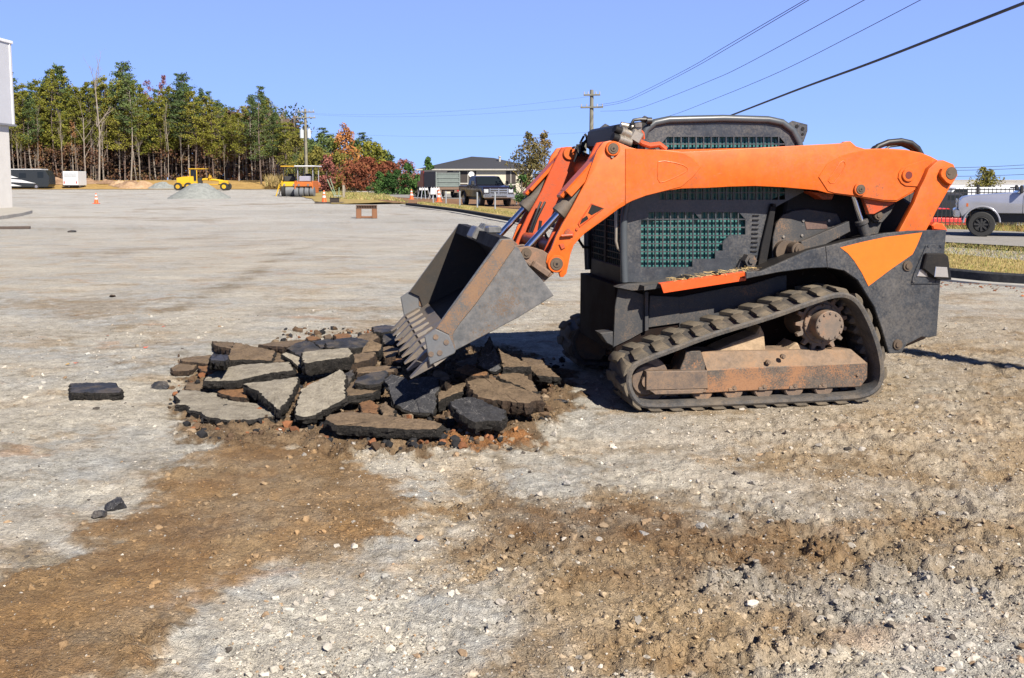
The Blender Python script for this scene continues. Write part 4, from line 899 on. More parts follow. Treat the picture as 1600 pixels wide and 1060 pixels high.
for k in range(9):
    y_ = YB0+.05+(YB1-YB0-.10)*k/8; mb = MB(); base = lip+fd*.03+up_*.012; L_ = (tipv-base).length; f2 = (tipv-base).normalized(); u2 = Vector((-f2.y, f2.x)); u2 = u2 if u2.y > 0 else -u2
    def q(l, w, h): p = base+f2*l+u2*h; return (p.x, y_+w, p.y)
    V_ = [q(0, -.060, -.020), q(0, .060, -.020), q(0, .052, .022), q(0, -.052, .022), q(L_*.42, -.072, -.024), q(L_*.42, .072, -.024), q(L_*.42, .060, .034), q(L_*.42, -.060, .034), q(L_*.47, -.048, -.022), q(L_*.47, .048, -.022), q(L_*.47, .042, .034), q(L_*.47, -.042, .034), q(L_, -.028, -.010), q(L_, .028, -.010), q(L_, .026, -.002), q(L_, -.026, -.002)]
    F_ = [(3, 2, 1, 0)]+[(a+i, a+(i+1) % 4, a+4+(i+1) % 4, a+4+i) for a in (0, 4, 8) for i in range(4)]+[(12, 13, 14, 15)]
    mb._add(V_, F_); lp(mb, 'tooth', TEETH, bucket)
# top beam of the bucket back and the spill lip
mb = MB(); tp = [Vector(p) for p in MXZ(C5((522, 440), (566, 442), (568, 470), (545, 492), (505, 492)), YB0)]
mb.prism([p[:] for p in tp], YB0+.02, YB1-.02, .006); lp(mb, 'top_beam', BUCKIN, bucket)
def lat(p2, y, dz=0, dx=0): return Vector((p2.x+dx, y, p2.y+dz))
mb = MB()   # lugs of the quick hitch on top of the beam
for y_ in (.93, 1.02, 1.11): mb.prism([(tp[0].x-.02, tp[0].y-.05), (tp[0].x+.05, tp[0].y+.05), (tp[0].x+.12, tp[0].y+.03), (tp[0].x+.10, tp[0].y-.03)], y_-.02, y_+.02, .006)
mb.box((tp[0].x-.005, 1.02, tp[0].y-.03), (.08, .28, .10), Matrix.Rotation(.5, 3, 'Y'), .01)
mb.box((tp[0].x+.06, .62, tp[0].y+.02), (.10, .16, .05), None, .01)
lp(mb, 'hitch_lug', BUCK, bucket, split=True)
hb = worn('hitch_brown', (.13, .085, .06), (.30, .19, .12), .6, .55, rust=(.28, .12, .06), rustamt=.3, sc=6, bump=.002)
for y0 in (YA+.01, W-YA-.01-.30):
    mb = MB(); P = MXZ(C5((590, 480), (640, 474), (700, 492), (722, 508), (716, 545), (735, 560), (745, 590), (700, 600), (655, 560), (610, 520)), YA+.04)
    mb.prism(P, y0, y0+.03, .005); mb.prism(P, y0+.20, y0+.23, .005)
    P2 = [Vector(p) for p in MXZ(C5((600, 520), (740, 590), (700, 625), (640, 560)), YA+.04)]; mb.prism([p[:] for p in P2], y0-.02, y0+.25, .005)
    c = R0; mb.cyl((c.x, y0-.015, c.z), (c.x, y0+.26, c.z), .036, n=20, mat=1); mb.cyl((c.x, y0-.022, c.z), (c.x, y0, c.z), .018, n=12, mat=1)
    g = M(*C5((690, 572))[0], YA); mb.box((g.x, y0-.03, g.z), (.15, .05, .055), Matrix.Rotation(.62, 3, 'Y'), .012)
    lp(mb, 'hitch_bracket', [hb, PIN], bucket)
# ---------------------------------------------------------------- broken asphalt slabs
def rough_mat(name, c, c2, sc=60, bump=.008, rough=.9, speck=None, crack=None, spec=.25, dust=None):
    m, nt, b = newmat(name); n = N(nt); v = n.coord('World'); f = n.noise(v, sc, 5, .75); g = n.noise(v, sc/6, 4, .6); k = n.mix(n.ramp(n.math('ADD', n.math('MULTIPLY', f, .6), n.math('MULTIPLY', g, .4)), [(.38, 0.), (.62, 1.)]), c, c2)
    if dust:
        k = n.mix(n.math('MULTIPLY', n.ramp(g, [(.45, 0.), (.62, 1.)]), .75), k, dust)
    if speck:
        vo = n.node('ShaderNodeTexVoronoi'); vo.inputs['Scale'].default_value = 120; n.L(v, vo.inputs['Vector'])
        k = n.mix(n.math('MULTIPLY', n.ramp(vo.outputs['Distance'], [(.18, 1.), (.30, 0.)]), n.ramp(n.math('FRACT', n.math('MULTIPLY', vo.outputs['Color'], 5.3)), [(.62, 0.), (.66, .8)])), k, speck)
    if crack:
        vs = n.node('ShaderNodeTexVoronoi', feature='DISTANCE_TO_EDGE'); vs.inputs['Scale'].default_value = 7
        ds = n.node('ShaderNodeVectorMath', operation='ADD'); nn = n.node('ShaderNodeTexNoise'); nn.inputs['Scale'].default_value = 9; n.L(v, nn.inputs['Vector']); sc_ = n.node('ShaderNodeVectorMath', operation='SCALE'); sc_.inputs[3].default_value = .22
        n.L(nn.outputs[1], sc_.inputs[0]); n.L(v, ds.inputs[0]); n.L(sc_.outputs[0], ds.inputs[1]); n.L(ds.outputs[0], vs.inputs['Vector'])
        k = n.mix(n.math('MULTIPLY', n.ramp(vs.outputs['Distance'], [(.0, 1.), (.018, 0.)]), n.ramp(g, [(.42, 0.), (.55, .8)])), k, crack)
    n.L(k, b.inputs['Base Color']); b.inputs['Roughness'].default_value = rough; b.inputs['Specular IOR Level'].default_value = spec
    n.bump(n.math('ADD', f, n.math('MULTIPLY', g, .8)), .8, bump, b); return m
S_PALE = rough_mat('pale_crust', (.155, .135, .105), (.34, .31, .25), 70, .014)
S_TAN = rough_mat('brown_crust', (.085, .060, .038), (.215, .155, .10), 55, .016)
S_RUST = rough_mat('rusty_crust', (.10, .055, .03), (.25, .13, .06), 45, .016)
S_BLACK = rough_mat('black_asphalt', (.012, .012, .014), (.040, .041, .046), 90, .006, .62, (.22, .21, .20), (.20, .19, .18), .45)
S_SMOOTH = rough_mat('smooth_asphalt', (.014, .0145, .017), (.042, .044, .050), 50, .006, .6, (.10, .09, .08), spec=.4, dust=(.085, .07, .055))
S_SIDE = rough_mat('asphalt_edge', (.006, .006, .006), (.032, .029, .026), 75, .022, .85, (.12, .10, .085), None, .2)
S_SBRN = rough_mat('soiled_edge', (.008, .007, .006), (.065, .042, .028), 60, .022, .9)
SM = {'pale': (S_PALE, S_SIDE), 'tan': (S_TAN, S_SIDE), 'rust': (S_RUST, S_SBRN), 'black': (S_BLACK, S_SIDE), 'smooth': (S_SMOOTH, S_SIDE), 'brown': (S_TAN, S_SBRN)}
def L6(*p): return [(x/3.902+90, y/3.902+490) for x, y in p]
def L7(*p): return [(x/3.478+440, y/3.478+490) for x, y in p]
def slab(pts, z0, th, kind, label, gx=0., gy=0., jag=.009, name='broken_chunk', cat='asphalt chunk', group=None, seed=0):
    """top outline seen in the photo, put on its own tilted plane, then given its thickness"""
    g = random.Random(seed*31+len(pts)); cx_ = sum(p[0] for p in pts)/len(pts); cy_ = sum(p[1] for p in pts)/len(pts); c0 = G(cx_, cy_, z0)
    nrm = Vector((-gx, -gy, 1)).normalized(); out = []
    for u, v in pts:
        d = ray(u, v); den = d[2]-gx*d[0]-gy*d[1]; t = (z0-CAMH+gx*(0-c0[0])+gy*(0-c0[1]))/den; out.append(Vector((CAM+d*t).tolist()))
    P = []
    for i in range(len(out)):
        a, b = out[i], out[(i+1) % len(out)]; n_ = max(1, int((b-a).length/.022))
        for k in range(n_): q = a.lerp(b, k/n_); P.append(q+Vector((g.uniform(-1, 1), g.uniform(-1, 1), g.uniform(-.3, .3)))*jag)
    org = sum(P, Vector())/len(P); P = [p-org for p in P]; n_ = len(P)
    mb = MB(); rings = [[p-nrm*.004*0+(-p.normalized())*.004 for p in P]]
    rings.append([p-nrm*.007 for p in P]); lv = 4
    for k in range(1, lv+1):
        rings.append([p*(1+g.uniform(-.02, .035)+(0.02 if k < lv else -.03))-nrm*(th*k/lv)+Vector((g.uniform(-1, 1), g.uniform(-1, 1), g.uniform(-1, 1)))*jag*.8 for p in P])
    V = [v for r in rings for v in r]; F = [(k*n_+i, k*n_+(i+1) % n_, (k+1)*n_+(i+1) % n_, (k+1)*n_+i) for k in range(len(rings)-1) for i in range(n_)]
    vs, fs = mb._add(V, F, 1); 
    # uneven top built as rings drawn in towards the middle
    from mathutils import noise as mn
    base = rings[0]; tv = [vs[:n_]]; amp = min(.008, th*.12)
    for sc_ in (.93, .80, .62, .42, .2):
        rr_ = []
        for p in base:
            q = p*sc_; q = q+nrm*(amp*(mn.noise((q+org)*14)+.6*mn.noise((q+org)*38))+.004*(1-sc_)**.5); rr_.append(mb.b.verts.new(q))
        tv.append(rr_)
    for a_, b_ in zip(tv, tv[1:]):
        for i in range(n_): fq = mb.b.faces.new((a_[i], a_[(i+1) % n_], b_[(i+1) % n_], b_[i])); fq.material_index = 0; fq.smooth = True
    f = mb.b.faces.new(tv[-1]); f.material_index = 0; f2 = mb.b.faces.new(vs[-n_:][::-1]); f2.material_index = 1
    o = mb.build(name, list(SM[kind]), None, tuple(org), sharp=25); tag(o, label, cat, group); return o
def lump(u, v, z, size, mat, label, seed=1, name='asphalt_lump', cat='lump', sc=(1, .8, .6), rz=0., group=None):
    g = random.Random(seed); bm = bmesh.new(); bmesh.ops.create_icosphere(bm, subdivisions=4, radius=1)
    ds = [(Vector((g.gauss(0, 1), g.gauss(0, 1), g.gauss(0, 1))).normalized(), g.uniform(.5, .85)) for _ in range(13)]
    from mathutils import noise as mn
    for q in bm.verts:
        p = q.co.copy()
        for d, t in ds:
            k = p.dot(d)-t
            if k > 0: p -= d*k*.95
        p *= 1+.10*mn.noise(p*3.5+Vector((seed, 0, 0)))+.04*mn.noise(p*9+Vector((seed, 3, 0)))
        q.co = Vector((p.x*sc[0], p.y*sc[1], p.z*sc[2]))*size
    me = bpy.data.meshes.new(name); bm.to_mesh(me); bm.free(); me.materials.append(mat); P = G(u, v, z)
    o = link(name, me, None, (P[0], P[1], z+size*sc[2]*.35), rz); tag(o, label, cat, group); return o
slab(L6((80, 425), (230, 421), (360, 423), (366, 445), (392, 462), (388, 482), (240, 486), (78, 482)), .065, .06, 'smooth', 'small black brick-shaped asphalt piece lying alone left of the heap', seed=1)
lump(253, 609, 0, .075, S_SMOOTH, 'dark rounded triangular lump between the lone piece and the heap', 3, sc=(1.1, .9, .75))
lump(194, 634, 0, .022, S_SMOOTH, 'tiny dark chip on pale ground below the lone black piece', 4, sc=(1, 1, .9))
# back row, left to right
slab(L6((945, 170), (1075, 176), (1072, 212), (1000, 206), (950, 190)), .09, .07, 'brown', 'dark brown wedge at the back left end of the heap', gy=-.1, seed=2)
slab(L6((935, 262), (975, 222), (1045, 218), (1036, 275), (1025, 290), (940, 288)), .11, .07, 'smooth', 'grey black block left of the broad brown slab at the back', gy=-.15, seed=3)
slab(L6((1052, 215), (1080, 178), (1120, 182), (1325, 228), (1316, 262), (1303, 288), (1180, 282), (1035, 286)), .155, .07, 'tan', 'broad flat brown slab with black edge at the back left of the heap', gy=.12, seed=4)
slab(L6((745, 275), (800, 266), (935, 252), (1025, 306), (900, 306), (752, 290)), .075, .06, 'brown', 'narrow brown slab at the left end behind the big pale slab', seed=5)
slab(L6((690, 330), (740, 304), (850, 312), (830, 340), (800, 350), (700, 352)), .055, .05, 'brown', 'low brown slab at the far left tip of the heap', seed=6)
slab(L6((850, 320), (1015, 312), (985, 350), (945, 356), (880, 352)), .065, .05, 'rust', 'rust stained brown lump left of the big pale slab', jag=.011, seed=7)
slab(L6((1225, 190), (1380, 168), (1515, 158), (1505, 182), (1395, 205), (1290, 198)), .14, .07, 'brown', 'long thin brown slab at the very back of the heap', gy=-.1, seed=8)
slab(L6((1325, 232), (1400, 240), (1420, 290), (1320, 296)), .12, .07, 'brown', 'small brown piece between the broad brown slab and the pale splinter', seed=9)
slab(L6((1398, 215), (1450, 180), (1520, 163), (1560, 180), (1606, 218), (1560, 240), (1490, 268)), .19, .07, 'smooth', 'blue black smooth slab behind the thick pale block', gy=.2, gx=.1, seed=10)
slab(L7((165, 150), (262, 138), (300, 150), (240, 186), (215, 190)), .17, .07, 'smooth', 'small blue black slab at the back next to a longer one', gy=.15, seed=11)
slab(L7((240, 160), (290, 140), (380, 126), (480, 148), (472, 180), (380, 190), (245, 186)), .20, .08, 'smooth', 'long smooth black slab at the back middle of the heap', gy=.15, seed=12)
slab(L7((130, 130), (170, 118), (212, 135), (190, 145), (150, 146)), .15, .09, 'rust', 'small reddish chunk at the back edge left of the bucket', seed=13)
slab(L7((232, 118), (262, 112), (282, 130), (262, 140), (236, 138)), .14, .09, 'tan', 'small tan chunk at the back edge left of the bucket', seed=14)
slab(L7((282, 116), (330, 106), (372, 112), (386, 130), (300, 138)), .16, .10, 'rust', 'reddish brown chunk at the back above the long smooth slab', seed=15)
slab(L7((405, 128), (440, 112), (500, 98), (530, 130), (480, 152), (410, 142)), .15, .10, 'brown', 'brown grey slab at the back just left of the bucket teeth', seed=16)
slab(L7((492, 72), (560, 62), (622, 68), (618, 86), (560, 104), (500, 98)), .17, .10, 'smooth', 'dark slab at the far right end of the back row by the bucket', seed=17)
slab(L7((545, 130), (565, 108), (612, 108), (630, 150), (600, 172), (560, 170)), .19, .10, 'smooth', 'dark block lying against the far bucket teeth', gy=.3, seed=18)
slab(L7((428, 215), (445, 182), (480, 142), (545, 168), (546, 190), (520, 206)), .21, .09, 'tan', 'tan upright slab behind the dark brown piece left of the teeth', gy=.5, seed=19)
slab(L7((545, 185), (600, 175), (640, 195), (620, 235), (560, 240)), .15, .10, 'brown', 'dark brown chunk under the bucket teeth', seed=20)
slab(L7((600, 240), (650, 232), (672, 250), (640, 270), (606, 264)), .12, .10, 'rust', 'reddish chunk under the lowest bucket teeth', seed=21)
# middle
slab(L6((892, 412), (905, 385), (985, 342), (1060, 322), (1130, 310), (1270, 303), (1410, 296), (1428, 320), (1440, 346), (1300, 362), (1190, 388), (1100, 408), (980, 412)), .175, .065, 'pale', 'largest pale flat slab with a thick black edge at the left', gy=.05, gx=.02, seed=22)
slab(L6((775, 462), (788, 420), (900, 418), (884, 450), (870, 472)), .05, .05, 'brown', 'low brown slab left of and under the largest pale slab', seed=23)
slab(L6((970, 482), (1000, 460), (1060, 448), (1170, 450), (1190, 478), (1150, 516), (1060, 508)), .09, .06, 'rust', 'rounded yellow brown lump in front of the largest pale slab', jag=.010, seed=24)
slab(L6((1370, 248), (1392, 236), (1440, 250), (1490, 272), (1488, 335), (1440, 300)), .22, .05, 'pale', 'narrow pale splinter tilted between the big slab and the thick block', gy=.35, gx=-.2, seed=25)
slab(L6((1135, 430), (1260, 412), (1400, 396), (1465, 386), (1462, 420), (1440, 470), (1390, 545), (1352, 585), (1290, 540), (1230, 480)), .155, .07, 'pale', 'pale triangular slab pointing forward, in front of the largest slab', gy=.12, seed=26)
slab(L6((715, 500), (745, 468), (850, 470), (970, 484), (1060, 508), (1140, 530), (1260, 565), (1375, 600), (1330, 625), (1200, 645), (1090, 652), (1000, 648), (900, 628), (870, 600), (800, 588), (798, 562), (730, 552), (745, 530)), .055, .05, 'pale', 'broad low pale slab at the front left, flush with the ground', gy=.02, jag=.010, seed=27)
slab(L6((1215, 505), (1280, 520), (1330, 560), (1280, 565), (1225, 540)), .07, .06, 'brown', 'small dark chunk wedged between the pale triangle and the low slab', seed=28)
slab(L6((1440, 560), (1470, 500), (1500, 505), (1488, 560), (1455, 600)), .08, .07, 'brown', 'small brown chunk between the pale triangle and the leaning slab', seed=29)
slab(L7((108, 212), (180, 200), (290, 192), (365, 186), (378, 200), (384, 218), (372, 238), (250, 252), (125, 272), (112, 250)), .265, .10, 'pale', 'thick pale block with a dark front propped over a black gap', gy=.10, seed=30)
slab(L7((378, 228), (430, 214), (510, 209), (506, 232), (480, 250), (440, 262), (330, 282), (330, 268)), .19, .09, 'brown', 'dark brown slab right of the thick pale block', seed=31)
slab(L7((402, 300), (480, 286), (560, 284), (630, 290), (610, 318), (500, 322), (410, 326)), .15, .09, 'brown', 'dark brown slab behind the round topped black piece', seed=32)
slab(L7((78, 548), (82, 500), (100, 430), (112, 408), (180, 372), (240, 345), (318, 302), (336, 312), (350, 335), (344, 400), (350, 460), (300, 490), (240, 520), (180, 552), (120, 566)), .17, .055, 'pale', 'big pale leaning slab in the middle front, edge torn', gy=.32, gx=.05, jag=.009, seed=33)
slab(L7((335, 330), (385, 305), (392, 330), (372, 370), (350, 400)), .17, .06, 'smooth', 'dark shard right of the pale leaning slab', gy=.3, seed=34)
slab(L7((350, 420), (372, 382), (400, 358), (560, 372), (548, 400), (520, 420), (495, 434), (350, 450)), .14, .06, 'tan', 'soiled slab lying under the round topped black piece', seed=35)
slab(L7((400, 378), (410, 350), (440, 335), (500, 318), (570, 308), (580, 330), (556, 368), (520, 386), (470, 390)), .20, .05, 'smooth', 'round topped black slab with rusty edge resting on another', gy=.15, seed=36)
slab(L7((556, 372), (572, 345), (600, 332), (672, 348), (662, 385), (700, 362), (745, 346), (820, 342), (866, 348), (860, 390), (842, 440), (838, 510), (822, 545), (740, 540), (680, 532), (630, 500), (600, 478), (592, 440), (575, 395)), .16, .05, 'black', 'large cracked black slab leaning towards the viewer under the bucket tip', gy=.55, jag=.010, seed=37)
slab(L7((912, 478), (960, 462), (1028, 450), (1090, 470), (1160, 505), (1222, 528), (1216, 570), (1200, 588), (1110, 582), (1060, 596), (1010, 575), (960, 540), (925, 505)), .16, .07, 'black', 'cracked black slab tilted forward over the orange clay', gy=.22, gx=-.05, seed=38)
slab(L7((808, 332), (832, 312), (870, 310), (905, 332), (922, 355), (890, 372), (845, 352)), .22, .08, 'brown', 'dark lump on top right behind the large cracked black slab', jag=.010, seed=39)
slab(L7((908, 340), (960, 328), (1000, 342), (1008, 362), (960, 374), (915, 368)), .18, .08, 'brown', 'dark brown chunk on the crest right of the bucket tip', jag=.010, seed=40)
slab(L7((942, 310), (975, 288), (1012, 276), (1070, 292), (1126, 326), (1100, 340), (1000, 334)), .25, .06, 'rust', 'yellow brown slab on the crest under the bucket heel', gy=.15, jag=.010, seed=41)
slab(L7((846, 440), (870, 395), (930, 375), (1002, 378), (1012, 415), (950, 432), (900, 455), (850, 478)), .15, .08, 'tan', 'brown slab right of the large cracked black slab', gy=.15, jag=.010, seed=42)
slab(L7((1012, 368), (1060, 352), (1130, 352), (1230, 380), (1330, 415), (1405, 442), (1420, 472), (1330, 488), (1240, 480), (1130, 468), (1070, 455), (1030, 420)), .19, .09, 'brown', 'large soil covered brown slab at the right front of the heap', gy=.12, jag=.012, seed=43)
slab(L7((1172, 335), (1250, 322), (1320, 330), (1365, 375), (1400, 425), (1360, 425), (1280, 388), (1200, 358)), .20, .06, 'tan', 'dark layered slab on the large brown one near the loader', gy=.1, gx=-.1, jag=.010, seed=44)
slab(L7((1168, 182), (1200, 210), (1290, 245), (1360, 288), (1300, 292), (1200, 292), (1185, 262)), .29, .07, 'tan', 'sunlit tan slab at the top right of the heap in front of the shadow', gy=.15, gx=-.15, jag=.010, seed=45)
slab(L7((1300, 238), (1345, 242), (1410, 252), (1440, 285), (1480, 320), (1518, 345), (1450, 344), (1385, 335), (1340, 290)), .16, .06, 'tan', 'tan slab at the far right end of the heap by the loader', gy=.05, jag=.009, seed=46)
slab(L7((1062, 282), (1085, 205), (1128, 122), (1150, 165), (1188, 262), (1190, 300), (1160, 322), (1100, 300)), .33, .06, 'black', 'steep black slab standing up under the bucket in shade', gy=1.6, jag=.008, seed=47)
slab(L7((940, 270), (1000, 245), (1070, 240), (1060, 290), (1000, 300)), .24, .08, 'brown', 'dark chunk in the shade below the bucket side', seed=48)
slab(L7((1205, 300), (1300, 298), (1360, 300), (1345, 322), (1260, 326), (1200, 322)), .20, .09, 'brown', 'dark slab under the sunlit tan one at the top right', seed=49)
# front
slab(L7((232, 572), (262, 548), (360, 532), (500, 545), (650, 565), (800, 580), (875, 598), (850, 628), (700, 632), (560, 624), (400, 612), (290, 604), (262, 590)), .10, .065, 'tan', 'long low slab covered in brown soil at the very front, black front edge', gy=.12, jag=.008, seed=50)
slab(L7((420, 490), (480, 470), (530, 500), (520, 545), (440, 540)), .11, .08, 'rust', 'brown soil lump behind the long front slab', jag=.012, seed=51)
slab(L7((530, 500), (560, 478), (610, 520), (620, 560), (545, 558)), .13, .08, 'tan', 'grey brown lump left of the large cracked black slab', jag=.012, gy=.2, seed=52)
lump(877, 630, 0, .055, S_SMOOTH, 'flat black chip on pale ground right of the heap', 5, sc=(1.5, .7, .45))
lump(181, 795, 0, .062, S_BLACK, 'black asphalt lump on the edge of the brown patch at left', 6, sc=(1.05, .8, .75), rz=.4)
lump(156, 808, 0, .040, S_SMOOTH, 'smaller grey lump just left of the black asphalt lump', 8, sc=(1.0, .8, .8), rz=1.)
ROCKP = plain('pale_rock', (.40, .37, .32), .9, 0, .2, 30, .004); ROCKG = plain('grey_rock', (.26, .25, .235), .85, 0, .25, 30, .004); ROCKO = plain('tan_rock', (.34, .24, .15), .9, 0, .25, 30, .004)
for u, v, s_, m_, lab, sd_ in ((417, 985, .030, ROCKP, 'pale pointed stone on the bottom left gravel', 11), (512, 1014, .022, ROCKP, 'pale stone at the bottom edge of the left gravel', 12), (554, 856, .022, ROCKP, 'white stone at the right end of the left brown patch', 13), (527, 855, .020, ROCKP, 'white angular stone just left of another white stone by the brown patch', 14),
                               (515, 933, .030, ROCKP, 'flat cream stone in the middle of the bottom left gravel', 15), (656, 842, .020, ROCKO, 'tan stone on the pale path between the brown patches', 16), (886, 757, .024, ROCKG, 'grey stone on the upper edge of the right brown patch', 17), (1005, 838, .030, ROCKG, 'grey white stone in the dark part of the right brown patch', 18), (1097, 825, .030, ROCKG, 'grey green stone right of the grey white one in the dark soil', 19),
                               (1470, 804, .026, ROCKG, 'blue grey stone at the right beside the tan soil', 20), (1549, 944, .034, ROCKG, 'rounded grey stone among the gravel at the bottom right', 21), (1395, 969, .030, ROCKG, 'pale grey stone at the left end of the bottom right gravel', 22), (1520, 928, .034, ROCKG, 'dark grey angular stone at the bottom right', 23), (866, 680, .028, ROCKP, 'white stone on the ground below the right end of the heap', 24), (311, 679, .028, ROCKP, 'pale stone lying just in front of the low pale slab', 25), (1285, 971, .026, ROCKP, 'pale flat stone on the tan soil at the bottom middle', 26)):
    lump(u, v, 0, s_, m_, lab, sd_, 'stone', 'stone', (1, .85, .7), rz=sd_)
# small black crumbs in the heap: uncountable rubble
g_ = np.random.default_rng(9); pp = []; 
for u0, v0, u1, v1, k in ((300, 560, 880, 640, 1000), (290, 640, 720, 690, 500), (560, 520, 700, 590, 600), (430, 515, 620, 560, 500), (700, 600, 860, 660, 700), (760, 560, 860, 620, 200), (260, 560, 420, 640, 300), (560, 640, 800, 700, 500)):
    for _ in range(k): p = G(g_.uniform(u0, u1), g_.uniform(v0, v1)); pp.append((p[0], p[1], hz(p[0], p[1])))
pp = np.array(pp); sz = .004+.042*g_.uniform(0, 1, len(pp))**3.6; pp[:, 2] += sz*.3
pk = g_.uniform(0, 1, (len(pp), 1)); cc = np.where(pk < .35, np.array([[.022, .022, .024]]), np.where(pk < .7, np.array([[.10, .065, .04]]), np.where(pk < .85, np.array([[.2, .15, .1]]), np.array([[.20, .085, .04]]))))*g_.uniform(.7, 1.2, (len(pp), 1))
o = stone_field('rubble', pp, sz, cc, 1, MSTONE, 'small crumbs of asphalt and soil in and around the slab heap', 8, .8); o['category'] = 'rubble'
# dead leaves on the ground
LEAF = plain('dead_leaf', (.45, .12, .03), .7, 0, .5, 30)
# ---------------------------------------------------------------- far setting: strips of grass, roads, kerbs
def sheet(name, pts, z, mat, th=.0, kind='structure', label=None, cat=None):
    """flat strip of ground surface, pts in world (x, y)"""
    bm = bmesh.new(); vs = [bm.verts.new((x, y, z)) for x, y in pts]; bm.faces.new(vs); bmesh.ops.triangulate(bm, faces=bm.faces)
    me = bpy.data.meshes.new(name); bm.normal_update()
    if sum(f.normal.z for f in bm.faces) < 0: bmesh.ops.reverse_faces(bm, faces=bm.faces)
    bm.to_mesh(me); bm.free(); me.materials.append(mat); return tag(link(name, me), label, cat, kind=kind)
def surf(name, cols, sc, z=.0, bump=.01, aniso=1.):
    m, nt, b = newmat(name); n = N(nt); v = n.coord('World', (1, aniso, 1)); f = n.noise(v, sc, 6, .7); g = n.noise(v, sc/7, 4, .6)
    k = n.math('ADD', n.math('MULTIPLY', f, .55), n.math('MULTIPLY', g, .45)); n.L(n.ramp(k, [(.34+.32*i/(len(cols)-1), c) for i, c in enumerate(cols)]), b.inputs['Base Color'])
    b.inputs['Roughness'].default_value = .95; b.inputs['Specular IOR Level'].default_value = .12; n.bump(f, .7, bump, b); return m
M_STRAW = surf('straw_ground', [(.20, .13, .05), (.36, .235, .085), (.44, .30, .12)], 3, bump=.08)
M_GRASS = surf('dry_grass', [(.13, .12, .035), (.27, .205, .070), (.36, .27, .11), (.40, .31, .15)], 5, bump=.05)
M_VERGE = surf('verge_grass', [(.10, .11, .03), (.24, .20, .06), (.34, .27, .10)], 3, bump=.05)
M_ROAD = surf('road_asphalt', [(.185, .18, .17), (.25, .24, .225), (.28, .27, .25)], 8, bump=.005)
M_EARTH = surf('bare_earth', [(.12, .065, .035), (.21, .12, .065), (.27, .17, .10)], 3, bump=.04)
M_KERB = surf('kerb_black', [(.020, .021, .024), (.035, .037, .042), (.06, .06, .065)], 14, bump=.004)
M_GUT = surf('gutter_concrete', [(.26, .25, .23), (.36, .35, .33), (.42, .41, .38)], 14, bump=.004)
def jit(P, a, seed=1, n=8):
    g = random.Random(seed); out = []
    for i in range(len(P)):
        p, q = P[i], P[(i+1) % len(P)]
        for k in range(n): out.append((p[0]+(q[0]-p[0])*k/n+g.uniform(-a, a)*.4, p[1]+(q[1]-p[1])*k/n+g.uniform(-a, a)))
    return out
# straw bank climbing to the wood
xs = np.linspace(-120, 20, 90); ys = np.linspace(163, 190, 16); XX, YY = np.meshgrid(xs, ys); XX = XX.ravel(); YY = YY.ravel()
YJ = YY+np.where(YY < 164, noise2(XX/6, XX*0)*2.5, 0); ZZ = H(XX, YJ)+.05
ii = (np.arange(15)[:, None]*90+np.arange(89)[None]).ravel(); me = npmesh('straw_bank', np.stack([XX, YJ, ZZ], 1), np.stack([ii, ii+1, ii+91, ii+90], 1), M_STRAW, None, True, 4)
tag(link('straw_bank', me), kind='structure')
# kerb line
KP = [tuple(G(u, v)[:2]) for u, v in ((626, 322), (700, 331.5), (800, 350))]+[(1.9, 30.5), (4.2, 23.5), (6.0, 18.3), (7.0, 15.7)]+[tuple(G(1600, 450)[:2]), (9.6, 13.2), (14, 11.6)]
def off(P, d):
    out = []
    for i in range(len(P)):
        a, b = P[max(i-1, 0)], P[min(i+1, len(P)-1)]; tx, ty = b[0]-a[0], b[1]-a[1]; L = math.hypot(tx, ty); out.append((P[i][0]-ty/L*d, P[i][1]+tx/L*d))
    return out
def ribbon(name, P, prof, mat, z0=0):
    """profile of (offset, height) swept along P"""
    V = []; F = []; m = len(prof)
    for k, (o_, h_) in enumerate(prof): pass
    offs = [off(P, o_) for o_, h_ in prof]
    for i in range(len(P)):
        for k in range(m): V.append((offs[k][i][0], offs[k][i][1], z0+prof[k][1]))
    for i in range(len(P)-1):
        for k in range(m-1): F.append((i*m+k, i*m+k+1, (i+1)*m+k+1, (i+1)*m+k))
    mb = MB(); mb._add(V, F); return mb.build(name, mat)
def dens_line(P, n=6):
    out = []
    for i in range(len(P)-1):
        p0, p1, p2, p3 = P[max(i-1, 0)], P[i], P[i+1], P[min(i+2, len(P)-1)]
        for k in range(n):
            t = k/n; out.append(tuple(.5*((2*p1[j])+(-p0[j]+p2[j])*t+(2*p0[j]-5*p1[j]+4*p2[j]-p3[j])*t*t+(-p0[j]+3*p1[j]-3*p2[j]+p3[j])*t**3) for j in (0, 1)))
    return out+[P[-1]]
KD = dens_line(KP)
# which side is away from the lot?
tag(ribbon('gutter', KD, [(-.02, .0), (-.02, .035), (.30, .030), (.30, 0.)], M_GUT), kind='structure')
tag(ribbon('kerb', KD, [(.302, .0), (.304, .15), (.33, .17), (.47, .17), (.48, .02)], M_KERB), kind='structure')
IN = off(KD, .475)
side = off(KD, 3.6)
sheet('grass_verge', IN+side[::-1], .10, M_GRASS)
s2 = off(KD, 3.5); s3 = off(KD, 9.5)
RP = [p for p in IN if p[1] < 40]
